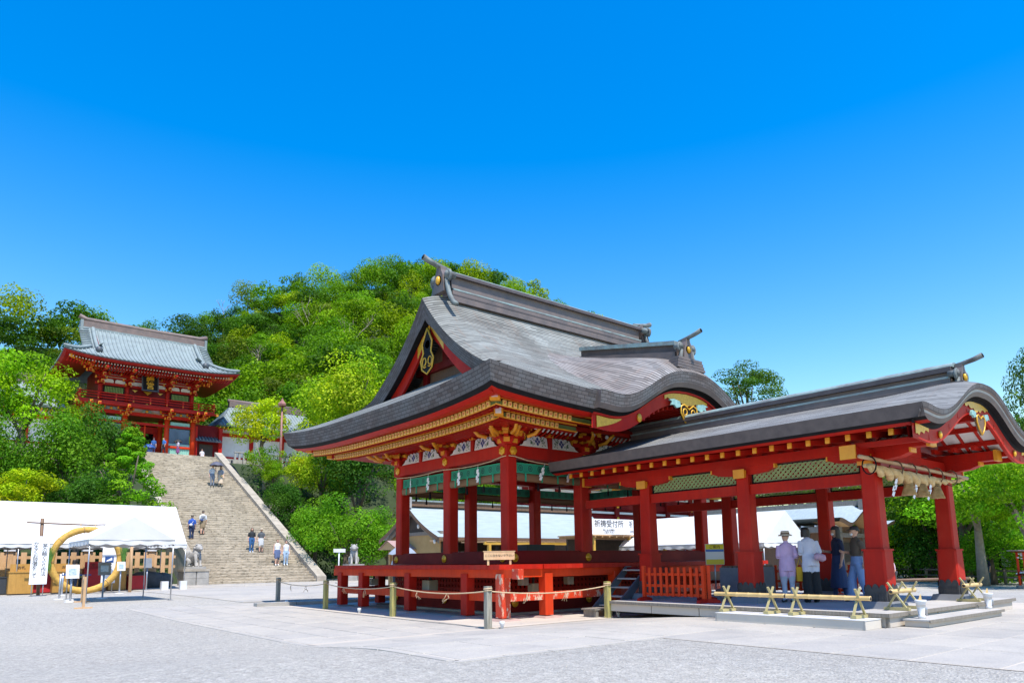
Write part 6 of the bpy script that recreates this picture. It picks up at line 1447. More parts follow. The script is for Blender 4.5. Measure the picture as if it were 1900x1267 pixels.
for s_ in (-.4, .4): m = MB(); p = c_+Matrix.Rotation(rz,3,'Z')@V(s_,0.03,0); m.cyl((p.x,p.y,-.4), (p.x,p.y,.7), .05, n=6); m.build('post', 'wood_dark', nb)
kk = thing('votive_rack', 'red wooden rack hung with white paper slips at the right edge', 'rack', (44.6, 12.0, -.37)); rz = R(-50); M = Matrix.Rotation(rz, 3, 'Z'); K0 = Vector((44.9, 11.75, -.37))
for a in (-.9, .0, .9):
    for b in (-.35, .35):
        m = MB(); m.box(K0+M@V(a, b, 1.0), (.09,.09,1.75), rz); m.build('post', 'red_orange', kk); m = MB(); m.box(K0+M@V(a, b, .09), (.28,.28,.18), rz); m.build('base_stone', 'stone_pale', kk)
m = MB(); m.box(K0+V(0,0,.72), (2.1,.95,.06), rz); m.box(K0+V(0,0,1.9), (2.2,1.0,.06), rz); m.build('shelf', 'red_dark', kk); m = MB(); m.box(K0+V(0,0,1.97), (2.5,1.2,.05), rz); m.build('roof', 'pink_roof', kk)
m = MB(); rr = random.Random(9)
for k in range(120): m.box(K0+M@V(rr.uniform(-1,1), rr.uniform(-.42,.42), rr.choice([.80,.83,.88,1.75,1.6,1.8])+rr.uniform(-.05,.05)), (.10,.05,.06), rr.uniform(0,3))
tag(m.build('paper_slips', 'paper', kk), kind='stuff')
# bamboo barriers on dark crossed legs beyond the porch
for lb, p, q in (('dark bamboo barrier on crossed legs seen left of the front column', (24.6, 13.4), (27.0, 11.2)), ('dark bamboo barrier on crossed legs between the front columns', (24.0, 10.8), (26.4, 8.9))):
    t = thing('dark_barrier', lb, 'barrier', (*p, gz(*p)), 'dark bamboo barriers'); P_, Q_ = Vector((*p, gz(*p)+.55)), Vector((*q, gz(*q)+.55)); m = MB(); m.cyl(P_, Q_, .05, n=7); m.build('pole', 'wood_brown', t); d = (Q_-P_).normalized(); sd = Vector((-d.y, d.x, 0))
    for f in (.2, .8):
        c_ = P_.lerp(Q_, f)
        for s_ in (-1, 1): m = MB(); m.cyl(c_+sd*s_*.3+d*.03*s_-V(0,0,.55), c_-sd*s_*.16+d*.03*s_+V(0,0,.28), .04, n=6); m.build('leg', 'dark_iron', t)
# ================================================================== vegetation
def leaf_mat(name, use_attr=True):
    g = NG(name); at = g.n('Attribute'); at.attribute_name = 'tint'; ge = g.n('NewGeometry')
    c = g.mix(1., at.outputs['Color'], g.ramp(ge.outputs['Random Per Island'], [(0,(.55,.6,.5)),(.5,(1.,1.,1.)),(1,(1.4,1.3,1.15))]), 'MULTIPLY')
    oi = g.n('ObjectInfo'); c = g.mix(1., c, g.ramp(oi.outputs['Random'], [(0,(.85,.88,.85)),(1,(1.12,1.1,1.05))]), 'MULTIPLY')
    g.col(c); g.rough(.6); g.b.inputs['Specular IOR Level'].default_value = .12
    tr = g.n('BsdfTranslucent'); g.l(g.mix(1., c, (1.2,1.4,.4), 'MULTIPLY'), tr.inputs[0]); mx = g.n('MixShader'); mx.inputs[0].default_value = .38
    g.l(g.b.outputs[0], mx.inputs[1]); g.l(tr.outputs[0], mx.inputs[2]); g.l(mx.outputs[0], g.out.inputs[0])
leaf_mat('leaves')
def leaf_cloud(blobs, per, size, rs, flat=0., up=.35, inner=.25, aspect=.55):
    """leaf quads on the shells of blobs (x,y,z,rx,ry,rz); returns verts (N,4,3) and blob ids"""
    out, ids = [], []
    for bi, (x, y, z, rx, ry, rz) in enumerate(blobs):
        n = per if np.isscalar(per) else int(per[bi])
        d = rs.normal(size=(n, 3)); d[:,2] = np.abs(d[:,2])*rs.choice([1,1,1,-.5], size=n) if flat else d[:,2]
        d /= np.linalg.norm(d, axis=1)[:,None]
        rad = np.where(rs.random(n) < inner, rs.uniform(.45,.85,n), rs.uniform(.85,1.08,n))
        p = d*rad[:,None]*np.array([rx, ry, rz]) + np.array([x, y, z])
        nr = d + np.array([0,0,up]) + rs.normal(scale=.5, size=(n,3)); nr /= np.linalg.norm(nr, axis=1)[:,None]
        t = np.cross(nr, rs.normal(size=(n,3))); t /= np.linalg.norm(t, axis=1)[:,None]; b = np.cross(nr, t)
        s = size*rs.uniform(.6, 1.35, n)[:,None]
        q = np.stack([p-t*s*.5, p-b*s*.5*aspect+nr*s*.06, p+t*s*.5, p+b*s*.5*aspect+nr*s*.06], 1)
        out.append(q); ids.append(np.full(n, bi))
    return np.concatenate(out), np.concatenate(ids)
def quads_mesh(name, q, col, mat='leaves'):
    n = len(q); me = bpy.data.meshes.new(name); me.vertices.add(n*4); me.vertices.foreach_set('co', q.reshape(-1).astype(np.float32))
    me.loops.add(n*4); me.loops.foreach_set('vertex_index', np.arange(n*4, dtype=np.int32)); me.polygons.add(n)
    me.polygons.foreach_set('loop_start', np.arange(0, n*4, 4, dtype=np.int32)); me.polygons.foreach_set('loop_total', np.full(n, 4, dtype=np.int32))
    a = me.color_attributes.new('tint', 'FLOAT_COLOR', 'POINT'); c4 = np.ones((n*4, 4), np.float32); c4[:,:3] = np.repeat(col, 4, axis=0); a.data.foreach_set('color', c4.reshape(-1))
    me.materials.append(MAT[mat]); me.update(); me.validate(); return me
def blob_crown(rs, nb, rr=(.28,.45), squash=.8, top=True, low=-.55):
    """clump centres spread over a unit ellipsoid"""
    B = []
    for i in range(nb):
        while True:
            d = rs.normal(size=3); d /= np.linalg.norm(d)
            if d[2] > low: break
        r = rs.uniform(*rr); k = rs.uniform(.55, .85) if rs.random() < .8 else rs.uniform(.1,.5)
        B.append((d[0]*k, d[1]*k, d[2]*k, r, r, r*squash))
    return B
KINDS = {   # tint, clump count, leaves per clump, leaf size (of unit crown), squash, clump radius
 'dense': ((0.049, 0.138, 0.012), 34, 332, 0.061, 0.85, (0.26, 0.4)), 'maple': ((0.201, 0.414, 0.013), 40, 262, 0.061, 0.38, (0.28, 0.42)), 'bright': ((0.211, 0.391, 0.006), 36, 262, 0.061, 0.7, (0.24, 0.38)), 'mid': ((0.106, 0.248, 0.011), 36, 280, 0.061, 0.75, (0.25, 0.4)), 'yellow': ((0.359, 0.436, 0.006), 30, 262, 0.072, 0.7, (0.25, 0.4)), 'sparse': ((0.179, 0.332, 0.013), 24, 122, 0.061, 0.45, (0.18, 0.3)), 'camphor': ((0.285, 0.414, 0.013), 38, 297, 0.054, 0.85, (0.22, 0.34)), 'glossy': ((0.127, 0.307, 0.012), 44, 297, 0.05, 0.8, (0.22, 0.34)), 'pine': ((0.081, 0.173, 0.021), 26, 262, 0.058, 0.45, (0.22, 0.36)), 'cone': ((0.171, 0.388, 0.012), 46, 230, 0.058, 0.42, (0.2, 0.32))}
CROWN = {}
def cone_crown(rs, nb, rr, sq):
    B = []
    for i in range(nb):
        h_ = (i+.5)/nb; a = i*2.4+rs.uniform(-.4,.4); k = (1-h_)**.8*rs.uniform(.45, .85); r = rs.uniform(*rr)*(1.15-.75*h_); B.append((k*math.cos(a), k*math.sin(a), -.85+1.8*h_, r, r, r*sq))
    return B
def crown_of(kind, v):
    if (kind, v) in CROWN: return CROWN[kind, v]
    rs = np.random.default_rng(hash((len(kind), ord(kind[0]), v)) % 9999)
    tint, nb, per, size, sq, rr = KINDS[kind]; B = blob_crown(rs, nb, rr, sq) if kind != 'cone' else cone_crown(rs, nb, rr, sq); q, ids = leaf_cloud(B, per, size, rs, flat=0, up=.5)
    base = np.array(tint); bc = base*rs.uniform(.72, 1.3, (nb, 1))*np.stack([rs.uniform(.82,1.25,nb), np.ones(nb), np.ones(nb)], 1)
    zc = np.array([b[2] for b in B])[:,None]
    CROWN[kind, v] = quads_mesh('crown', q, np.clip(bc[ids], 0, .6)); return CROWN[kind, v]
pm('bark', (.16,.12,.085), (.09,.07,.05), 6, .9, .5, 20, stretch=(1,1,.3)); pm('bark_pale', (.32,.27,.20), (.22,.18,.13), 6, .9, .5, 20)
def gl(x, y):
    if y > 67.5: return 11.0
    if y > 45.3 and (x < 13.3 or x > 21.1): return max(gz(x, y)-.06, hill_z(x, y)*(1-.45*sm(x, 45, 70) if x > 21 else 1))
    return gz(x, y)
def tree(label, x, y, z, rx, rz, kind, v=0, cat='tree', name=None, group=None, bark='bark', lean=0):
    g0 = gl(x, y); t = thing(name or ('shrub' if cat == 'shrub' else 'tree'), label, cat, (x, y, g0), group)
    m = MB(); rr = random.Random(int(x*10)+int(y)); h_ = max(.3, z-g0); tr = min(.32, .07*rx+.05)
    m.tube([(x+lean*k, y, g0-.1+h_*k*1.0) for k in (0, .3, .6, 1.0)], [tr*1.3, tr, tr*.8, tr*.45], 8)
    for k in range(5):
        a = rr.uniform(0, 6.28); s0 = rr.uniform(.45, .85); p = Vector((x+lean*s0, y, g0+h_*s0)); q = Vector((x+rx*.62*math.cos(a), y+rx*.62*math.sin(a), z+rz*rr.uniform(-.2,.55)))
        m.tube([p, p.lerp(q, .5)+V(0,0,.15*rz*rr.uniform(-.5,.8)), q], [tr*.5, tr*.32, tr*.12], 6)
    m.build('trunk' if cat == 'tree' else 'stem', bark, t)
    piece('crown' if cat == 'tree' else 'foliage', crown_of(kind, v), t, (x, y, z), (0, 0, rr.uniform(0, 6.28)), (rx*1.12, rx*1.12, rz*1.12))
    return t
TREES = [
 ('round dark evergreen tree hiding the lower left of the gate', 10.8, 63.1, 10.3, 2.85, 3.57, 'dense', 'tree'),
 ('pale green conical tree with layered branches beside the stairway', 10.3, 51.0, 7.0, 2.7, 2.9, 'cone', 'tree'),
 ('tall bright yellow-green tree at the left edge below the hill', 5.2, 59.8, 12.8, 3.2, 3.58, 'bright', 'tree'),
 ('mid-green leafy tree between the bright tree and the conical tree', 7.2, 55.5, 8.1, 2.68, 3.39, 'mid', 'tree'),
 ('yellow-green bush just above the left end of the long tent', 4.6, 49.8, 5.4, 1.92, 1.5, 'yellow', 'shrub'),
 ('dark green tree cut by the left picture edge', 3.4, 57.9, 8.1, 2.3, 3.2, 'mid', 'tree'),
 ('low green shrub peeking over the tent roof under the conical tree', 7.6, 50.4, 5.3, 2.1, 1.9, 'dense', 'shrub'),
 ('thin airy young tree beside the stairway balustrade', 22.6, 60.4, 10.2, 1.75, 3.0, 'sparse', 'tree'),
 ('drooping yellow-green tree in front of the right corridor', 24.6, 66.8, 14.2, 2.4, 2.6, 'yellow', 'tree'),
 ('round clipped dark shrub below the lamp post', 22.2, 55.2, 5.7, 1.55, 1.9, 'dense', 'shrub'),
 ('small bright shrub at the foot of the airy young tree', 23.0, 59.5, 8.8, .95, 1.1, 'bright', 'shrub'),
 ('big rounded yellow-green camphor tree behind the hall eave', 30.4, 60.8, 15.5, 4.6, 5.2, 'camphor', 'tree'),
 ('lower camphor tree under the hall eave tip', 26.2, 57.0, 8.7, 2.7, 2.7, 'camphor', 'tree'),
 ('dark tree with a straight trunk between the camphors and the shrubs', 27.7, 53.2, 9.0, 3.3, 3.3, 'dense', 'tree'),
 ('largest glossy rounded shrub right of the stairway', 23.8, 47.4, 3.4, 3.2, 3.0, 'glossy', 'shrub'),
 ('glossy shrub hugging the stairway balustrade', 22.9, 50.6, 3.9, 2.0, 2.4, 'glossy', 'shrub'),
 ('glossy shrub behind the hall corner post', 26.2, 45.6, 2.9, 2.3, 2.5, 'glossy', 'shrub'),
 ('small yellow shrub by the lamp post plinth', 25.3, 59.2, 9.2, 1.3, 1.5, 'yellow', 'shrub'),
 ('bright tree seen through the first hall opening', 33.9, 51.9, 7.9, 2.9, 3.0, 'bright', 'tree'),
 ('camphor tree seen through the middle hall opening', 39.5, 52.9, 8.3, 3.0, 3.2, 'camphor', 'tree'),
 ('green tree seen through the hall beyond the corner column', 38.7, 46.8, 7.8, 2.8, 2.9, 'mid', 'tree'),
 ('slim pale tree behind the office roof', 37.5, 43.5, 7.4, 1.9, 2.1, 'bright', 'tree'),
 ('dark pine with flat tiers above the porch roof', 63.6, 39.7, 18.0, 3.4, 3.4, 'pine', 'tree'),
 ('green tree top low behind the hall gable curve', 64.1, 44.4, 15.8, 3.3, 2.7, 'mid', 'tree'),
 ('camphor tree between the two front porch columns', 56.9, 24.5, 4.3, 3.3, 3.5, 'camphor', 'tree'),
 ('tall dark tree in the shade right of the front column', 54.3, 20.5, 3.8, 2.9, 4.2, 'dense', 'tree'),
 ('wide pale maple with spreading tiers at the far right', 47.6, 15.3, 4.6, 3.1, 2.7, 'maple', 'tree'),
 ('pale maple cut by the right picture edge', 45.3, 12.3, 4.4, 2.2, 2.9, 'maple', 'tree'),
 ('green tree behind the curved rest-house roof', 63.1, 30.3, 6.2, 3.2, 2.6, 'mid', 'tree'),
 ('tall green tree above the dark tree on the right', 61.3, 24.4, 7.9, 2.8, 2.8, 'mid', 'tree'),
 ('dark bush behind the log fence', 56.6, 19.8, 1.9, 2.6, 2.4, 'dense', 'shrub'),
 ('green bush behind the notice board', 57.5, 17.1, 1.6, 2.6, 2.2, 'mid', 'shrub'),
 ('pale bush left of the front porch column', 54.7, 24.6, 1.7, 2.1, 2.1, 'camphor', 'shrub'),
 ('distant green tree row end under the porch rail', 68.3, 37.6, 8.0, 4.4, 2.9, 'mid', 'tree'),
 ('green tree above the right maple', 58.0, 15.5, 7.1, 2.7, 2.4, 'mid', 'tree'),
 ('tall dark conifer at the right picture edge', 42.6, 10.7, 8.4, 1.35, 3.2, 'pine', 'tree'),
 ('bright spreading tree right of the far porch column', 52.0, 17.6, 5.2, 3.4, 3.0, 'bright', 'tree'),
 ('broad camphor filling the gap left of the dark tree', 58.5, 22.8, 5.2, 3.4, 3.6, 'camphor', 'tree'),
 ('low bright bush beside the votive rack', 50.8, 12.6, 1.5, 2.2, 1.9, 'maple', 'shrub'),
 ('leafy bush at the left end of the log fence', 53.6, 23.2, 1.6, 2.3, 2.3, 'bright', 'shrub'),
 ('rounded green bush in the shade behind the dark tree', 55.8, 18.6, 2.4, 2.6, 2.8, 'glossy', 'shrub'),
 ('pale bush under the wide maple', 50.2, 15.6, 1.4, 2.2, 1.9, 'glossy', 'shrub'),
 ('dark tree top behind the tall right trees', 67.2, 19.8, 7.8, 2.8, 2.2, 'dense', 'tree'),
]
for i, (lb, x, y, z, rx, rz, kd, cat) in enumerate(TREES): tree(lb, x, y, z, rx, rz, kd, i % 2, cat, bark='bark_pale' if kd in ('maple', 'sparse') else 'bark')
# undergrowth on the slopes: leafy cover nobody could count
rs = np.random.default_rng(5); B = []
for k in range(150):
    x = rs.uniform(-14, 12.6); y = rs.uniform(47.5, 67); B.append((x, y, gl(x, y)+.5, rs.uniform(.7,1.5), rs.uniform(.7,1.4), rs.uniform(.6,1.3)))
for k in range(200):
    x = rs.uniform(21.9, 56); y = rs.uniform(50.5, 66) if x < 30 else rs.uniform(44, 66); B.append((x, y, gl(x, y)+.5, rs.uniform(.6,1.4), rs.uniform(.6,1.3), rs.uniform(.5,1.3)))
q, ids = leaf_cloud(B, 130, .24, rs, up=.5); bc = np.array((.055,.12,.018))*rs.uniform(.5, 1.7, (len(B),1))*np.stack([rs.uniform(.8,1.5,len(B)), np.ones(len(B)), np.ones(len(B))], 1)
o = bpy.data.objects.new('undergrowth', quads_mesh('undergrowth', q, bc[ids])); COL.objects.link(o); tag(o, 'dense mixed undergrowth covering the slopes on both sides of the stairway', 'undergrowth', kind='stuff')
B = []   # hedge band along the right edge of the precinct
for k in range(230):
    f = rs.random(); x = 50+f*16+rs.uniform(-1,4); y = 14+rs.random()*24; x = max(x, 52+.1*y); B.append((x, y, gz(x,y)+rs.uniform(.3,1.)+4.2*rs.random()**2, rs.uniform(.9,1.9), rs.uniform(.9,1.9), rs.uniform(.8,1.7)))
q, ids = leaf_cloud(B, 150, .24, rs, up=.4); bc = np.array((.06,.135,.016))*rs.uniform(.4, 2.2, (len(B),1))
o = bpy.data.objects.new('undergrowth', quads_mesh('undergrowth', q, bc[ids])); COL.objects.link(o); tag(o, 'dark leafy thicket behind the log fence on the right', 'undergrowth', kind='stuff')
# ------------------------------------------------------------------ wooded hill
RIDGE = [(-25,128,27.8),(-10,129.5,29.8),(3.2,130,31.8),(7,129.8,33.3),(11,129.5,34.8),(15.9,129,34.8),(24.5,137.8,37.0),(36.1,145.6,41.5),(45.5,153.4,47.0),(50.4,151.8,54.2),(57.7,149.2,55.7),(66.1,145.7,58.2),(72.4,142.7,61.7),(81.3,143.6,65.7),(89,141.5,67.7),(98.2,138.8,68.7),(103.5,134.9,66.7),(108.7,130.7,63.7),(116.5,123.8,58.2),(124.7,115.5,51.2),(132,106,43.2),(138,97,34.2)]
def hill_pt(u, t):
    u = max(0, min(len(RIDGE)-1.001, u)); i = int(u); f = u-i; a, b = Vector(RIDGE[i]), Vector(RIDGE[i+1]); r = a.lerp(b, f)
    d0 = 95 - 20*sm(u, 8, 13); k = d0/math.hypot(r.x, r.y); foot = Vector((r.x*k, r.y*k, 10.6 - 4*sm(u, 14, 20)))
    if t <= 1: p = foot.lerp(r, t); p.z = foot.z+(r.z-foot.z)*(.82*t+.18*t*t) ; return p
    e = (t-1); p = Vector((r.x, r.y, 0))*(1+e*.5); return Vector((p.x, p.y, r.z-25*e))
m = MB(); U = np.linspace(0, len(RIDGE)-1.01, 44); T_ = [0,.1,.2,.3,.4,.5,.6,.7,.8,.9,1.0,1.2,1.6,2.2]
m.grid([[hill_pt(u, t) for u in U] for t in T_]); struct('hill_terrain', m, 'earth')
rs = np.random.default_rng(21); tm = []
for v in range(9):
    B = []; form = v % 3
    nb = (15, 12, 18)[form]
    for i in range(nb):
        a = rs.uniform(0, 6.28); k = math.sqrt(rs.random())*.85
        if form == 0: B.append((k*math.cos(a), k*math.sin(a), .5-.5*k*k+rs.uniform(-.2,.18), *(rs.uniform(.24,.42,2)), rs.uniform(.16,.26)))      # umbrella tiers
        elif form == 1: B.append((.8*k*math.cos(a), .8*k*math.sin(a), .75-.9*k*k+rs.uniform(-.2,.2), *(rs.uniform(.26,.44,2)), rs.uniform(.26,.40)))  # domed
        else: B.append((k*math.cos(a)*1.05, k*math.sin(a)*1.05, .4-.35*k*k+rs.uniform(-.3,.3), *(rs.uniform(.18,.34,2)), rs.uniform(.14,.28)))    # ragged
    q, ids = leaf_cloud(B, (145, 165, 115)[form], (.092, .080, .100)[form], rs, up=.75, inner=.12); kp = q[:,0,2] > -.35; tm.append((q[kp], ids[kp], nb))
Q, Cc = [], []; pal = np.array([(0.05, 0.128, 0.007), (0.067, 0.166, 0.008), (0.1, 0.218, 0.007), (0.154, 0.275, 0.005), (0.235, 0.332, 0.005), (0.038, 0.095, 0.007), (0.117, 0.171, 0.013)])
pts = []
for k in range(12000):
    u = rs.uniform(.2, len(RIDGE)-3.3); t = rs.uniform(0, 1.03); p = hill_pt(u, t)
    if p.y < 88 and p.x < 38: continue
    r = rs.uniform(2.4, 5.6)
    if all((p.x-a[0].x)**2+(p.y-a[0].y)**2+(p.z-a[0].z)**2 > (.51*(r+a[1]))**2 for a in pts): pts.append((p, r, u, t))
for p, r, u, t in pts:
    q, ids, nb = tm[rs.integers(9)]; a = rs.uniform(0, 6.28); ca, sa = math.cos(a), math.sin(a); h_ = r*rs.uniform(.9, 1.25)
    qq = np.empty_like(q); qq[...,0] = (q[...,0]*ca-q[...,1]*sa)*r+p.x; qq[...,1] = (q[...,0]*sa+q[...,1]*ca)*r+p.y; qq[...,2] = q[...,2]*h_+p.z+r*.75
    wts = np.array([.22,.22,.18,.12,.06,.15,.05]) if u < 9 else np.array([.12,.18,.22,.20,.16,.07,.05])
    c0 = pal[rs.choice(7, p=wts/wts.sum())]*rs.uniform(.75,1.2); cb = c0*rs.uniform(.75,1.25,(nb,1)); Q.append(qq); Cc.append(cb[ids])
o = bpy.data.objects.new('forest', quads_mesh('forest', np.concatenate(Q), np.concatenate(Cc))); COL.objects.link(o); tag(o, 'wooded hill of rounded evergreen crowns behind the shrine', 'forest', kind='stuff')
def bare(label, u, t, h_, sd):
    p = hill_pt(u, t); p = Vector(p)+V(0, 0, 3.0); rr = random.Random(sd); T0 = thing('bare_tree', label, 'tree', p, 'leafless trees on the hill'); m = MB()
    def br(a, d, L, r, lv):
        b_ = a+d*L; m.tube([a, a.lerp(b_, .5)+V(rr.uniform(-.1,.1), rr.uniform(-.1,.1), .05)*L, b_], [r, r*.8, r*.55], 5)
        if lv: 
            for _ in range(3): br(a.lerp(b_, rr.uniform(.55, 1)), (d+V(rr.uniform(-.8,.8), rr.uniform(-.8,.8), rr.uniform(-.1,.5))).normalized(), L*rr.uniform(.5,.75), r*.55, lv-1)
    br(p-V(0,0,3), V(.1,-.1,1).normalized(), h_, .16, 3); m.build('branches', 'bark_pale', T0)
bare('leafless tree with pale forked branches near the middle of the hill', 10.6, .62, 5.5, 1); bare('leafless pale tree just left of the hall gable', 11.9, .50, 5.0, 2); bare('leafless tree on the skyline right of the gate', 8.3, .93, 5.0, 3); bare('leafless pale tree low on the hill above the corridor', 9.4, .45, 4.5, 4)
print('forest trees', len(pts), 'quads', sum(len(a) for a in Q))
# ================================================================== people
def cloth(name, c): 
    if name not in MAT: pm(name, c, tuple(x*.82 for x in c), 7, .8, .12, 18)
    return name
def person(label, pos, rz, h=1.65, top=(.8,.8,.8), bottom=(.05,.06,.1), shoes=(.03,.03,.035), hair='hair', style='short', sleeve='short', legs='pants', stride=0., armL='down', armR='down', lean=0., hat=None, mask=False, bag=None, umbrella=None, head_tilt=0., wide=1.0, stripe=None, group=None, vox=.016, coat=None, cat='person'):
    """body: one continuous remeshed figure; local frame faces -Y"""
    x0, y0, z0 = pos; k = h/1.65
    t = thing('person', label, cat, pos, group)
    topm = cloth('cloth_%02x%02x%02x' % tuple(int(c*255) for c in top), top); botm = cloth('cloth_%02x%02x%02x' % tuple(int(c*255) for c in bottom), bottom); shm = cloth('cloth_%02x%02x%02x' % tuple(int(c*255) for c in shoes), shoes)
    mats = ['skin', topm, botm, shm]; SK, TO, BO, SH = 0, 1, 2, 3
    segs = []; mb = MB()
    def limb(pts, rad, labels):
        P = [Vector(p)*k for p in pts]; r = [a*k for a in rad]; mb.tube(P, r, 10)
        for i in range(len(P)-1): segs.append((P[i], P[i+1], r[i], r[i+1], labels[i]))
    def stack(rings, lab):
        vs, fs, n = [], [], 14
        for (cx, cy, cz, rx, ry) in rings:
            for j in range(n): a = 2*math.pi*j/n; vs.append((k*(cx+rx*math.cos(a)), k*(cy+ry*math.sin(a)), k*cz))
        for i in range(len(rings)-1):
            for j in range(n): fs.append((i*n+j, i*n+(j+1) % n, (i+1)*n+(j+1) % n, (i+1)*n+j))
        fs += [tuple(range(n))[::-1], tuple((len(rings)-1)*n+j for j in range(n))]; mb.add(vs, fs, 0, True)
        for i in range(len(rings)-1):
            a, b = rings[i], rings[i+1]
            for s_ in (-.5, 0, .5): segs.append((Vector((a[0]+s_*a[3], a[1], a[2]))*k, Vector((b[0]+s_*b[3], b[1], b[2]))*k, k*a[4]*1.1, k*b[4]*1.1, lab[i] if isinstance(lab, list) else lab))
    L = lean
    def sh(z): return -L*max(0, z-.9)     # forward lean above the hips
    # torso: hips, waist, chest, shoulders
    stack([(0, 0, .80, .155*wide, .115), (0, 0, .88, .175*wide, .125), (0, sh(1.0), 1.0, .150*wide, .110), (0, sh(1.08), 1.08, .150*wide, .108), (0, sh(1.22), 1.22, .172*wide, .115), (0, sh(1.32), 1.32, .178*wide, .105), (0, sh(1.385), 1.385, .125, .080), (0, sh(1.41), 1.41, .07, .062)], [BO if coat is None else TO, BO if coat is None else TO, TO, TO, TO, TO, TO])
    if coat: stack([(0, 0, coat, .19*wide, .145), (0, 0, .95, .178*wide, .13), (0, sh(1.05), 1.05, .16*wide, .115)], TO)
    hy = sh(1.5)-.015-head_tilt*.05
    limb([(0, sh(1.38), 1.38), (0, hy+.01, 1.46)], [.055, .052], [SK])
    # head: skull, jaw, nose, ears
    hz = 1.545
    stack([(0, hy-.02, 1.445, .035, .035), (0, hy-.018, 1.465, .052, .058), (0, hy-.008, 1.50, .066, .078), (0, hy, hz, .074, .092), (0, hy+.004, 1.595, .072, .090), (0, hy+.006, 1.63, .055, .068), (0, hy+.006, 1.648, .02, .03)], SK)
    limb([(0, hy-.085, 1.545), (0, hy-.108, 1.522)], [.010, .015], [SK])
    for s_ in (-1, 1): limb([(s_*.074, hy+.008, 1.555), (s_*.078, hy+.012, 1.52)], [.014, .011], [SK])
    # legs
    for s_, st in ((-1, stride), (1, -stride)):
        hip = (s_*.088*wide, 0, .84); kn = (s_*.095, -.5*st-abs(st)*.10-.01, .46+abs(st)*.02); an = (s_*.095, -st+(.03 if st > 0 else .08*abs(st)*6*0), .075+(.05*abs(st) if st < 0 else 0)); 
        if legs == 'skirt': lab = [SK, SK]
        elif legs == 'shorts': lab = [BO, SK]
        else: lab = [BO, BO]
        rk = .088 if legs != 'wide' else .11; ra = .048 if legs in ('skirt', 'shorts') else (.062 if legs == 'pants' else .105)
        limb([hip, ((hip[0]+kn[0])/2, (hip[1]+kn[1])/2, (hip[2]+kn[2])/2), kn], [.105*wide, .094*wide, .070 if legs != 'wide' else .10], [lab[0], lab[0]])
        limb([kn, (an[0], (kn[1]+an[1])/2+.015, (kn[2]+an[2])/2+.03), an], [.066 if legs != 'wide' else .10, .060 if legs != 'wide' else .105, ra], [lab[1], lab[1]])
        limb([(an[0], an[1]+.045, .045), (an[0], an[1]-.03, .05), (an[0]+s_*.012, an[1]-.13, .035), (an[0]+s_*.015, an[1]-.17, .03)], [.040, .046, .040, .026], [SH]*3)
    if legs == 'shorts': stack([(0, 0, .50, .19*wide, .13), (0, 0, .70, .185*wide, .13), (0, 0, .88, .175*wide, .125)], BO)
    if legs == 'skirt': stack([(0, 0, .26, .24*wide, .20), (0, 0, .55, .21*wide, .17), (0, 0, .90, .165*wide, .125)], BO)
    # arms and hands
    fingers = []
    for s_, mode in ((-1, armL), (1, armR)):
        S = Vector((s_*.165*wide, sh(1.34)+.005, 1.335))
        E, H_ = {'down': ((s_*.225, sh(1.05)+.03, 1.07), (s_*.235, sh(.85)-.03, .83)), 'swing': ((s_*.22, sh(1.05)+.09, 1.08), (s_*.23, sh(.9)+.05, .85)), 'front': ((s_*.22, sh(1.05)+.04, 1.07), (s_*.11, -.24+sh(1.05), 1.10)),
                 'fwd': ((s_*.21, sh(1.05)-.02, 1.06), (s_*.19, -.27+sh(1.0), 1.03)), 'hip': ((s_*.34, sh(1.05)+.06, 1.10), (s_*.19, -.02, .95)), 'up': ((s_*.24, -.10, 1.12), (s_*.17, -.20, 1.36)), 'back': ((s_*.22, .12, 1.08), (s_*.08, .17, .95))}[mode]
        E, H_ = Vector(E), Vector(H_); d = (H_-E).normalized()
        if sleeve == 'long': lb = [TO, TO, TO]
        elif sleeve == 'none': lb = [SK, SK, SK]
        else: lb = [TO, SK, SK]
        limb([S, S.lerp(E, .55), E], [.062, .055 if sleeve == 'none' else .060, .044 if sleeve != 'long' else .052], [lb[0], lb[0] if sleeve == 'long' else (TO if sleeve == 'short' else SK)]); limb([E, E.lerp(H_, .5), H_], [.043 if sleeve != 'long' else .05, .038 if sleeve != 'long' else .046, .027 if sleeve != 'long' else .036], [lb[1], lb[2]])
        limb([H_, H_+d*.055, H_+d*.085], [.028, .036, .030], [SK, SK])
        sx = d.cross(Vector((0, 1, 0.2))); sx.normalize(); fw = sx.cross(d)
        for i, (o, ln) in enumerate(((-.024, .055), (-.008, .066), (.008, .062), (.023, .048))):
            a = H_+d*.075+sx*o; b = a+d*ln*.55-fw*.004*s_; c_ = a+d*ln*.95-fw*.018*s_; fingers.append(([a*k, b*k, c_*k], [.0085*k, .008*k, .006*k]))
        a = H_+d*.02-sx*.026*s_; fingers.append(([a*k, (a+d*.03-sx*.022*s_)*k, (a+d*.06-sx*.026*s_)*k], [.010*k, .009*k, .007*k]))
    me = mb.mesh('body_src', 'skin'); ob = bpy.data.objects.new('body_src', me); COL.objects.link(ob)
    md = ob.modifiers.new('r', 'REMESH'); md.mode = 'VOXEL'; md.voxel_size = vox*k; ms = ob.modifiers.new('s', 'SMOOTH'); ms.factor = .5; ms.iterations = 3
    dg = bpy.context.evaluated_depsgraph_get(); bm_ = bpy.data.meshes.new_from_object(ob.evaluated_get(dg)); bpy.data.objects.remove(ob)
    n = len(bm_.vertices); co = np.empty(n*3, np.float32); bm_.vertices.foreach_get('co', co); co = co.reshape(-1, 3)
    fs = [tuple(p.vertices) for p in bm_.polygons]; cen = np.array([co[list(f)].mean(0) for f in fs])
    best = np.full(len(fs), 1e9); mi = np.zeros(len(fs), int)
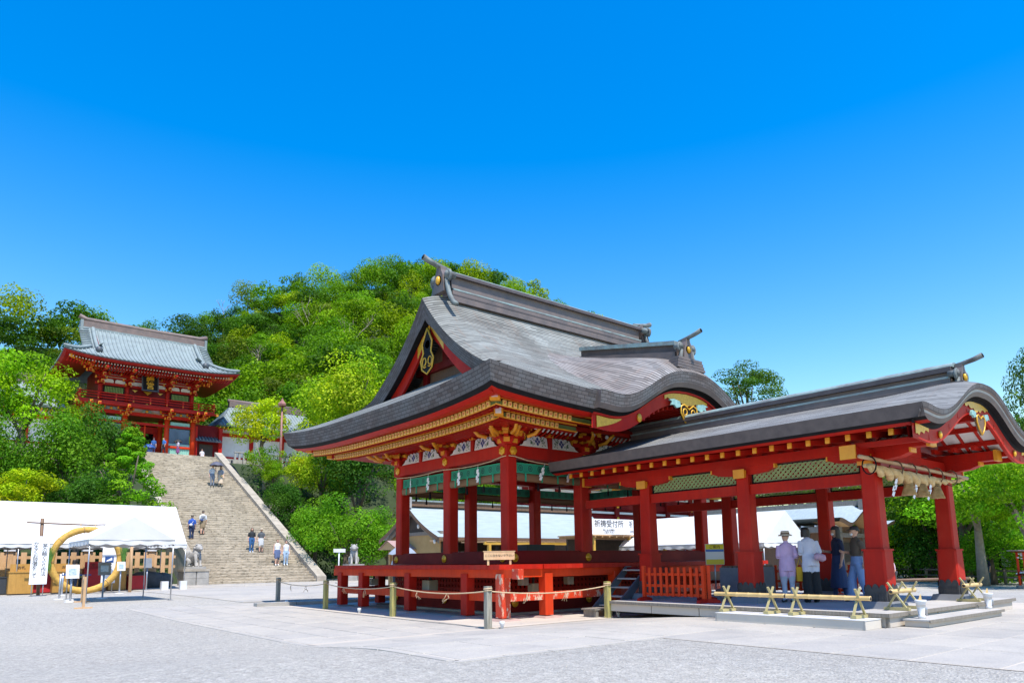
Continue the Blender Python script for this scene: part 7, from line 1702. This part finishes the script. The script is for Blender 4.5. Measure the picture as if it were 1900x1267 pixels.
    for a, b, ra, rb, lab in segs:
        a_, b_ = np.array(a), np.array(b); ab = b_-a_; tt = np.clip(((cen-a_)@ab)/(ab@ab+1e-9), 0, 1); dd = np.linalg.norm(cen-(a_+tt[:,None]*ab), axis=1)/(ra+(rb-ra)*tt)
        u = dd < best; best[u] = dd[u]; mi[u] = lab
    out = MB(); out.v = [tuple(p) for p in co]; out.f = fs; out.m = [int(a) for a in mi]; out.sm = [True]*len(fs); bpy.data.meshes.remove(bm_)
    for P, r in fingers: out.tube(P, r, 5, SK)
    for s_ in (-1, 1): out.ball((s_*.028*k, (hy-.083)*k, 1.555*k), (.011*k,.006*k,.008*k), 6, 4, 4)
    out.tube([(-.022*k, (hy-.082)*k, 1.488*k), (0, (hy-.088)*k, 1.486*k), (.022*k, (hy-.082)*k, 1.488*k)], .005*k, 5, 5)
    Rz = Matrix.Rotation(rz, 4, 'Z')
    def place(m_, nm, mt, par=None):
        me = m_.mesh(nm, mt); me.transform(Rz); o = bpy.data.objects.new(nm, me); COL.objects.link(o); o.parent = par or t; return o
    body = place(out, 'body', mats+['ink', 'lip'])
    # hair
    m_ = MB()
    if style != 'bald':
        c_ = Vector((0, hy+.012, 1.572)); rings = []; n_ = 14
        for i in range(8):
            ph = math.pi/2-i*.245
            rings.append([(c_+V(.086*math.cos(ph)*math.cos(a), .102*math.cos(ph)*math.sin(a)+.006, .086*math.sin(ph)+( .0 if math.sin(a) > -.2 else .055*max(0, i-2)/4)))*k for a in np.linspace(0, 2*math.pi, n_+1)])
        m_.grid(rings, flip=True)
        if style in ('bob', 'long'):
            zl = 1.43 if style == 'bob' else 1.26; rows = []
            for z in np.linspace(1.60, zl, 7):
                w_ = .090+.012*math.sin((1.6-z)/(1.6-zl)*2.6); rows.append([(w_*math.cos(a)*k, (hy+.014+(.098 if z > 1.45 else .105)*math.sin(a))*k, z*k) for a in np.linspace(-.45, math.pi+.45, 15)])
            m_.grid(rows); m_.grid([[(p[0]*.93, p[1]*.95, p[2]) for p in r_] for r_ in rows], flip=True)
        if style == 'tail': m_.tube([(0, (hy+.09)*k, 1.58*k), (0, (hy+.15)*k, 1.52*k), (0, (hy+.13)*k, 1.38*k)], [.03*k,.035*k,.012*k], 7)
        place(m_, 'hair', hair)
    if hat == 'brim':
        m_ = MB(); m_.lathe([(.165*k,1.575*k),(.15*k,1.60*k),(.102*k,1.615*k),(.100*k,1.66*k),(.085*k,1.695*k),(0,1.70*k)], (0, (hy+.005)*k, 0), 18); o = place(m_, 'hat', 'hat_straw'); m_ = MB(); m_.lathe([(.104*k,1.617*k),(.103*k,1.645*k)], (0, (hy+.005)*k, 0), 18); place(m_, 'hat_band', 'wood_brown', o)
    if hat == 'cap':
        m_ = MB(); m_.lathe([(.094*k,1.59*k),(.098*k,1.61*k),(.085*k,1.655*k),(.05*k,1.68*k),(0,1.688*k)], (0, (hy+.004)*k, 0), 14); m_.prism([Vector(p)*k for p in ((-.075,hy-.06,1.60),(.075,hy-.06,1.60),(.06,hy-.15,1.585),(0,hy-.17,1.58),(-.06,hy-.15,1.585))], (0,0,.012*k)); place(m_, 'cap', 'cap_dark' if mask or True else 'cap_dark')
    if mask: m_ = MB(); m_.ball((0, (hy-.062)*k, 1.495*k), (.052*k,.036*k,.038*k), 10, 6); place(m_, 'face_mask', 'paper')
    if bag:
        kind, bc = bag; bmx = cloth('cloth_%02x%02x%02x' % tuple(int(c*255) for c in bc), bc); m_ = MB()
        if kind == 'tote': m_.prism([Vector(p)*k for p in ((-.42,-.02,.50),(-.20,-.02,.50),(-.18,-.02,.83),(-.45,-.02,.83))], (0,.10*k,0)); m_.tube([Vector(p)*k for p in ((-.40,.03,.83),(-.30,.02,1.05),(-.22,.02,.83))], .012*k, 5)
        if kind == 'back': m_.ball((0, (.17)*k, 1.17*k), (.13*k,.085*k,.19*k), 10, 7)
        if kind == 'sling': m_.ball((.10*k, .15*k, 1.0*k), (.11*k,.06*k,.085*k), 10, 6); m_.tube([Vector(p)*k for p in ((-.13,.0,1.39),(-.02,.125,1.2),(.10,.15,1.02))], .016*k, 5)
        if kind == 'front': m_.ball((.06*k, -.19*k, .88*k), (.12*k,.06*k,.08*k), 10, 6); m_.tube([Vector(p)*k for p in ((-.13,.0,1.39),(0,-.125,1.15),(.06,-.17,.92))], .014*k, 5)
        place(m_, 'bag', bmx)
    if stripe:
        for i in range(5):
            z = 1.02+i*.07; f = 1.02; m_ = MB(); w_ = np.interp(z, [1.0,1.08,1.22,1.32], [.150,.150,.172,.178])*wide+.006; d_ = np.interp(z, [1.0,1.08,1.22,1.32], [.110,.108,.115,.105])+.008
            m_.grid([[(w_*math.cos(a)*k, (sh(z)+d_*math.sin(a))*k, zz*k) for a in np.linspace(0, 2*math.pi, 21)] for zz in (z, z+.022)]); place(m_, 'stripe', stripe)
    if umbrella:
        m_ = MB(); ux, uy, uz, ur, um = umbrella; N_ = 8; rows = []
        for i in range(6):
            f = i/5; rows.append([((ux+ur*f*math.cos(a))*k, (uy+ur*f*math.sin(a))*k, (uz-.30*f*f*ur/.5*(1+.06*math.cos(8*a)))*k) for a in np.linspace(0, 2*math.pi, 33)])
        m_.grid(rows, flip=True); u_ = tag(thing('umbrella', um[1], 'umbrella', pos)); me = m_.mesh('canopy', um[0]); me.transform(Rz); o = bpy.data.objects.new('canopy', me); COL.objects.link(o); o.parent = u_
        m_ = MB(); m_.cyl(Vector((ux, uy, uz+.04))*k, Vector((ux*.9, uy, 1.25))*k, .008*k, n=5); place(m_, 'shaft', 'dark_iron', u_)
    return t
pm('lip', (.40,.12,.10), None, 5, .5); pm('hat_straw', (.56,.48,.36), (.46,.38,.28), 12, .8, .2, 60); pm('cap_dark', (.02,.022,.03), (.03,.032,.04), 8, .7); pm('umb_grey', (.30,.34,.40), (.26,.30,.36), 3, .6); pm('umb_dark', (.10,.10,.13), (.07,.07,.10), 5, .6); pm('umb_black', (.03,.03,.035), None, 4, .6); pm('umb_blue', (.22,.30,.45), (.6,.66,.72), 9, .6)
FW = YAW   # heading away from the camera
def face(deg): return R(deg)+math.pi/2   # local -Y turned to world heading deg
person('woman with beige sun hat and lavender shirt seen from behind on the porch', (14.98, 8.62, DZ), face(48), 1.52, (.62,.42,.62), (.42,.46,.56), hat='brim', style='short', sleeve='long', armL='front', armR='front', bag=('tote', (.72,.40,.02)), coat=.74, vox=.013, legs='pants', wide=1.06)
person('woman in white blouse and black trousers with black bobbed hair on the porch', (15.22, 8.20, DZ), face(52), 1.63, (.66,.66,.74), (.012,.012,.014), style='bob', sleeve='long', armL='front', armR='front', lean=.18, vox=.013, legs='wide', coat=.80, head_tilt=1.2)
m = MB(); m.tube([(15.02+.1*i, 7.95+.05*math.sin(i*2), 1.38+.03*math.sin(i*1.7)) for i in range(4)], [.05,.08,.085,.04], 8); tag(m.build('pink_jacket', cloth('cloth_pink', (.60,.38,.48))), 'folded pink jacket hung on the white-bloused woman\'s arm', 'jacket')
person('woman in navy with black cap and white mask walking along the porch', (16.75, 8.35, DZ), face(140), 1.66, (.018,.028,.07), (.03,.06,.16), style='long', hat='cap', mask=True, armL='front', armR='down', stride=.10, legs='skirt', vox=.014)
person('woman in brown shirt and light blue jeans walking behind the masked woman', (16.15, 7.62, DZ), face(140), 1.62, (.10,.075,.055), (.20,.32,.58), style='short', hat='cap', mask=True, armL='front', armR='swing', stride=.16, legs='wide', vox=.014)
person('girl in pale lilac shirt with black hair behind the red fence', (20.3, 10.9, gz(20, 11)), face(60), 1.5, (.62,.56,.66), (.06,.05,.06), style='bob', vox=.02)
person('person in pale pink shirt half hidden behind the front porch column', (30.4, 13.1, gz(30, 13)), face(200), 1.62, (.72,.52,.56), (.02,.02,.025), style='short', vox=.025)
person('man in navy polo and cap standing with hand on hip near the log fence', (49.3, 15.6, -.37), face(150), 1.72, (.012,.016,.05), (.05,.10,.13), hat='cap', armL='hip', armR='down', vox=.025)
ST = lambda y: SZ0+RI*(1+int((y-SY0)/TR)) 
def on(x, y): return (x, y, ST(y)+.0)
person('boy in bright blue shirt with white sling bag climbing the stairway', on(14.3, 50.95), face(85), 1.62, (.02,.09,.42), (.02,.035,.09), shoes=(.5,.3,.05), bag=('sling', (.75,.75,.76)), stride=.12, vox=.024)
person('boy in striped shirt and khaki shorts climbing the stairway', on(15.2, 51.7), face(85), 1.64, (.70,.70,.70), (.30,.22,.13), legs='shorts', bag=('sling', (.04,.07,.2)), stripe='charcoal', stride=.10, vox=.024)
person('woman in black jacket and blue jeans coming down the stairway', on(17.7, 49.2), face(262), 1.66, (.025,.028,.032), (.03,.11,.26), style='long', hair='hair_brown', shoes=(.8,.8,.8), stride=.08, vox=.024)
person('person in dark top and striped shorts with pale cap on the stairway', on(18.35, 49.2), face(258), 1.62, (.10,.11,.12), (.60,.60,.60), legs='shorts', hat='brim', shoes=(.03,.03,.03), stride=.08, armR='fwd', vox=.024)
person('man in white tank top and patterned blue shorts near the stair foot', on(18.75, 47.3), face(262), 1.72, (.78,.78,.79), (.10,.14,.26), legs='shorts', sleeve='none', hair='hair_brown', shoes=(.8,.8,.8), bag=('back', (.05,.06,.08)), stride=.10, vox=.022)
person('woman in white top and pale jeans next to the tank-top man', on(19.35, 47.3), face(258), 1.64, (.74,.74,.78), (.36,.48,.62), style='tail', hair='hair_brown', shoes=(.8,.8,.8), sleeve='none', stride=.06, vox=.022)
person('man in white shirt and grey trousers under a dark umbrella on the stairway', on(18.3, 60.3), face(262), 1.70, (.66,.67,.70), (.22,.24,.29), shoes=(.02,.02,.02), bag=('back', (.08,.08,.09)), armR='up', umbrella=(.25, -.12, 1.95, .55, ('umb_dark', 'dark umbrella held over the couple on the stairway')), vox=.026)
person('woman in black cardigan and cream skirt beside the umbrella man', on(18.95, 60.3), face(258), 1.62, (.30,.32,.38), (.66,.52,.38), style='long', legs='skirt', bag=('front', (.62,.42,.20)), shoes=(.02,.02,.02), vox=.026)
person('guard in blue shirt and cap standing at the gate threshold', (18.05, 79.0, 12.55), face(255), 1.62, (.03,.12,.36), (.03,.05,.12), hat='cap', vox=.03)
person('visitor in bright blue shirt walking past the gate column', (18.95, 78.8, 12.55), face(200), 1.70, (.03,.16,.48), (.02,.025,.04), stride=.15, bag=('back', (.04,.10,.3)), vox=.03)
person('visitor in white top and purple skirt with a black umbrella at the gate', (20.3, 78.7, 12.55), face(180), 1.60, (.66,.60,.70), (.22,.06,.20), legs='skirt', style='long', armL='up', umbrella=(-.25, .05, 1.72, .45, ('umb_black', 'folded-down black umbrella carried at the gate')), vox=.03)
person('visitor in white blouse standing before the small side door', (22.9, 79.4, 11.9), face(250), 1.60, (.70,.68,.74), (.62,.58,.66), style='long', legs='skirt', armL='front', vox=.03)
person('visitor with a blue-violet parasol behind the foliage at the stair head', (16.6, 74.0, 11.0), face(90), 1.55, (.10,.16,.40), (.05,.06,.12), armR='up', umbrella=(.1, .0, 1.85, .65, ('blue_ink', 'blue-violet parasol at the stair head')), vox=.03)
person('man in pale shirt under a grey umbrella behind the platform', (16.1, 27.3, gz(16, 27)), face(240), 1.68, (.52,.58,.70), (.03,.035,.05), bag=('sling', (.03,.03,.04)), armR='up', umbrella=(.22, -.08, 1.98, .62, ('umb_grey', 'grey umbrella held behind the hall platform')), vox=.022)
person('attendant in beige jacket seen through the straw ring', (6.15, 40.9, .1), face(88), 1.60, (.42,.33,.24), (.03,.05,.10), style='bob', sleeve='long', vox=.024)
# ================================================================== small things near the hall
# rope posts with straw rope
RP = [(10.03, 25.1), (9.75, 20.7), (9.62, 16.5), (9.30, 12.1), (12.95, 12.15)]
LB = ['grey wooden rope post farthest from the camera', 'yellowed wooden rope post left of the platform', 'wooden rope post before the middle platform posts', 'weathered grey rope post nearest the worn platform corner', 'mossy wooden rope post by the stage steps']
pm('post_a', (.34,.31,.25), (.20,.18,.15), 3, .85, .4, 20, stretch=(9,9,1)); pm('post_b', (.50,.43,.12), (.22,.20,.09), 2.5, .85, .4, 20, stretch=(7,7,.8)); pm('post_c', (.38,.35,.28), (.18,.165,.13), 3, .85, .4, 20, stretch=(9,9,1))
for i, (x, y) in enumerate(RP):
    t = thing('rope_post', LB[i], 'post', (x, y, gz(x, y)), 'rope posts round the hall'); g0 = max(gz(x, y), .03); m = MB(); m.cbox((x, y, g0+.42), (.13, .13, .86), .012); m.build('post', ('post_a', 'post_b', 'post_b', 'post_c', 'post_b')[i], t)
    m = MB(); m.tube([(x+.085*math.cos(a), y+.085*math.sin(a), g0+.74+.006*a) for a in np.linspace(0, 12.5, 22)], .012, 4); m.build('rope_knot', 'rope', t)
t = thing('barrier_rope', 'straw rope slung between the wooden posts round the hall', 'rope', (9.6, 16, .6))
for a, b in zip(RP[:-1], RP[1:]):
    m = MB(); A_, B_ = Vector((*a, .78)), Vector((*b, .78)); m.tube([A_.lerp(B_, s_)-V(0,0,.55*s_*(1-s_)*(.75 if (B_-A_).length < 5 else .5)) for s_ in np.linspace(0, 1, 17)], .014, 5); o = m.build('rope_strand', 'rope', t)
    for s_ in (.3, .62):
        m = MB(); p = A_.lerp(B_, s_)-V(0,0,.55*s_*(1-s_)*.7)
        for q in range(3): m.tube([p, p+V(random.uniform(-.05,.05), random.uniform(-.05,.05), -.1), p+V(random.uniform(-.1,.1), random.uniform(-.1,.1), random.uniform(-.16,-.24))], .006, 4)
        m.build('straw_end', 'rope', o)
for i, (x, y, lb) in enumerate(((9.62, 18.3, 'small white uplight on the apron beside the middle rope post'), (9.55, 11.95, 'small white uplight at the foot of the weathered rope post'), (13.25, 12.1, 'small white uplight next to the mossy rope post'), (9.9, 24.0, 'small white uplight near the farthest rope post'))):
    t = thing('uplight', lb, 'light', (x, y, .03), 'small white uplights'); m = MB(); m.lathe([(.035,0),(.035,.05),(.055,.08),(.055,.13),(.04,.14)], (x, y, .03), 12); m.build('housing', 'white_plastic', t); m = MB(); m.lathe([(.042,0),(.0,.004)], (x, y, .172), 12); m.build('lens', 'steel', t)
# bamboo poles on crossed trestles
def barrier(label, p, q, tz, nt, ph=.34):
    t = thing('bamboo_barrier', label, 'barrier', (*p, tz), 'bamboo barriers round the deck'); P_, Q_ = Vector((*p, tz+ph)), Vector((*q, tz+ph)); d = (Q_-P_).normalized(); sd = Vector((-d.y, d.x, 0)); L = (Q_-P_).length
    m = MB(); n = max(3, int(L/.22)); pts_, rad = [], []
    for i in range(n):
        for f, r in ((.0, .046), (.06, .041), (.94, .041)): pts_.append(P_+d*L*(i+f)/n); rad.append(r)
    pts_.append(Q_); rad.append(.045); m.tube(pts_, rad, 10); o = m.build('bamboo_pole', 'bamboo', t)
    for e, dd in ((P_, -d), (Q_, d)): m = MB(); m.cyl(e+dd*.001, e+dd*.004, .032, n=8); m.build('pole_end', 'wood_dark', o)
    for f in nt:
        c_ = P_+d*L*f; c_.z = tz
        for s_ in (-1, 1): m = MB(); m.beam(c_+sd*s_*.17+d*.022*s_+V(0,0,.05), c_-sd*s_*.13+d*.022*s_+V(0,0,.50), .026, .038, up=d); m.build('trestle_leg', 'green_wood', t)
        m = MB(); m.box(c_+V(0,0,.03), (.10 if abs(d.x) > .5 else .44, .44 if abs(d.x) > .5 else .10, .05)); m.build('trestle_foot', 'green_wood', t)
barrier('bamboo pole on crossed trestles along the near half of the white box step', (12.72, 8.95), (12.72, 7.42), .345, (.18, .82)); barrier('bamboo pole on crossed trestles along the far end of the white box step', (12.72, 7.38), (12.72, 5.82), .345, (.12, .86))
barrier('bamboo pole on crossed trestles before the near front column', (13.75, 5.92), (14.75, 5.92), DZ, (.2, .8)); barrier('bamboo pole on crossed trestles before the far front column', (17.25, 5.92), (18.2, 5.92), DZ, (.2, .8))
for lb, x in (('white water bucket with ladle on the step near the first front column', 13.72), ('white water bucket with ladle at the far end of the step', 17.0)):
    t = thing('water_bucket', lb, 'bucket', (x, 5.42, .315), 'white buckets on the step'); m = MB(); m.lathe([(.055,0),(.062,.05),(.05,.06),(.08,.27),(.095,.29),(.095,.32),(.078,.32),(.075,.2)], (x, 5.42, .315), 14); m.build('bucket_body', 'white_plastic', t); m = MB(); m.prism([(x-.07, 5.42, .62), (x+.07, 5.42, .62), (x+.04, 5.42, .73)], (0,.012,0)); m.build('lid_flap', 'bamboo', t); m = MB(); m.tube([(x+.1,5.38,.36),(x+.12,5.38,.45),(x+.1,5.38,.5)], .02, 6); m.build('tap', 'steel', t)
# great shimenawa across the porch front
t = thing('sacred_rope', 'thick twisted straw rope with tassels hung across the porch front', 'rope', (16.1, 6.1, 3.0))
m = MB(); m.tube([(13.4, 6.12, 3.23), (16.0, 6.12, 3.20), (18.7, 6.12, 3.15)], .04, 8); m.build('bamboo_pole', 'bamboo_old', t)
for s_ in range(2):
    m = MB(); pts_, rad = [], []
    for f in np.linspace(0, 1, 90):
        x = 13.6+4.75*f; zc = 3.12-.15*math.sin(math.pi*f)**.8+.02*f; rm_ = .035+.085*math.sin(math.pi*min(1, f*1.15+.05))**.9; a = f*38+s_*math.pi; pts_.append((x, 6.10+.6*rm_*math.cos(a), zc-.05+.6*rm_*math.sin(a))); rad.append(rm_*.72)
    m.tube(pts_, rad, 8); m.build('rope_strand', 'straw', t)
for x in (13.75, 14.9, 15.55, 16.2, 16.9, 17.7): m = MB(); m.tube([(x, 6.11+.13*math.cos(a), 3.09+.17*math.sin(a)) for a in np.linspace(0, 6.283, 13)], .014, 5); m.build('lashing', 'wood_brown' if x > 14 else 'black', t)
for x in (15.30, 15.98, 16.72):
    m = MB(); m.lathe([(.045,2.98),(.05,2.90),(.06,2.84),(.085,2.74),(.125,2.60)], (x, 6.06, 0), 14)
    for k in range(40): a = k/40*6.283; m.tube([(x+.05*math.cos(a), 6.06+.05*math.sin(a), 2.9), (x+.09*math.cos(a), 6.06+.09*math.sin(a), 2.74), (x+.135*math.cos(a+.1), 6.06+.135*math.sin(a+.1), 2.585+.02*random.random())], .009, 3)
    o = m.build('tassel', 'straw', t); m = MB(); m.tube([(x+.062*math.cos(a), 6.06+.062*math.sin(a), 2.85) for a in np.linspace(0, 6.283, 11)], .012, 4); m.build('tassel_tie', 'wood_brown', o)
for x in (14.7, 15.65, 16.35): piece('paper_streamer', shide_me, t, (x, 6.03, 2.86), (0, R(42), 0), (.8, 1, .9))
# red picket screens on the deck
def red_fence(label, p, q, tz, h_=.78, n=None, feet=True):
    t = thing('red_fence', label, 'fence', (*p, tz), 'red picket screens'); A_, B_ = Vector((*p, tz)), Vector((*q, tz)); L = (B_-A_).length; d = (B_-A_)/L; rz = math.atan2(d.y, d.x); n = n or int(L/.155)
    pk_ = MB(); pk_.bx(-.035,.035,-.012,.012, .12, h_); me = pk_.mesh('picket', 'red_orange')
    for k in range(n+1): piece('picket', me, t, A_.lerp(B_, k/n), (0, 0, rz))
    for z in (.16, .36, .62): m = MB(); m.beam(A_+V(0,0,z)+Vector((d.y,-d.x,0))*-.025, B_+V(0,0,z)+Vector((d.y,-d.x,0))*-.025, .025, .06); m.build('rail', 'red_orange', t)
    for e in (A_, B_):
        m = MB(); m.box(e+V(0,0,h_/2+.02), (.075,.075,h_+.04), rz); m.build('post', 'red_orange', t)
        m = MB(); M = Matrix.Rotation(rz, 3, 'Z'); m.prism([e+M@V(-.04, a, b) for a, b in ((-.24,0),(.24,0),(.22,.06),(.1,.09),(-.1,.09),(-.22,.06))], M@V(.08,0,0)); m.build('foot', 'red', t)
red_fence('red picket screen along the deck edge next to the stage steps', (13.60, 11.55), (13.60, 9.85), DZ); red_fence('red picket screen standing across the deck behind the first one', (13.72, 9.8), (14.6, 10.5), DZ, n=7); red_fence('red picket screen on the far side of the porch', (17.75, 11.4), (17.75, 9.7), DZ); red_fence('red picket screen between the far porch columns', (17.8, 8.9), (17.8, 8.0), DZ, n=6)
# poster on the porch
g = NG('poster'); sep = g.n('SeparateXYZ'); g.l(g.tc.outputs['UV'], sep.inputs[0]); u_, v_ = sep.outputs[0], sep.outputs[1]
c = g.ramp(v_, [(0,(.75,.60,.05)),(.24,(.75,.60,.05)),(.25,(.75,.75,.76)),(.62,(.75,.75,.76)),(.63,(.04,.16,.55)),(.74,(.04,.16,.55)),(.75,(.80,.66,.03)),(1,(.80,.66,.03))])
for e in g.t.nodes:
    if e.type == 'VALTORGB': e.color_ramp.interpolation = 'CONSTANT'
g.col(c); g.rough(.5)
t = thing('poster_stand', 'yellow and white poster stand on the porch beside the stage', 'sign', (16.3, 11.5, DZ)); m = MB(); pc = Vector((16.35, 11.45, 1.5)); rz = R(-35); M = Matrix.Rotation(rz, 3, 'Z'); hw, hh = .24, .26
q = [pc+M@V(-hw,-.016,-hh), pc+M@V(hw,-.016,-hh), pc+M@V(hw,-.016,hh), pc+M@V(-hw,-.016,hh)]; m.add(q, [(0,1,2,3)], uv=[[(0,0),(1,0),(1,1),(0,1)]]); m.build('poster_sheet', 'poster', t); m = MB(); m.box(pc, (hw*2+.02,.02,hh*2+.02), rz); m.build('backing', 'white_plastic', t); m = MB(); m.cyl((16.36,11.47,DZ), (16.36,11.47,1.4), .02, n=6); m.build('post', 'steel', t)
text_mesh('lettering', 'ご案内', .10, 'ink', t, face_mat(pc+M@V(0,-.02,.19), rz))
# offering table in the porch with staff things
t = thing('offering_box', 'dark wooden offering box in the middle of the porch', 'box', (15.9, 10.2, DZ)); m = MB(); m.bx(15.3, 16.6, 9.9, 10.6, DZ+.1, DZ+.75); m.build('body', 'stone_blue', t)
for k in range(6): m = MB(); m.bx(15.32, 16.58, 9.93+k*.115, 9.99+k*.115, DZ+.75, DZ+.79); m.build('slat', 'wood_brown', t)
for x in (15.35, 16.45): m = MB(); m.bx(x, x+.1, 9.95, 10.55, DZ, DZ+.1); m.build('foot', 'wood_dark', t)
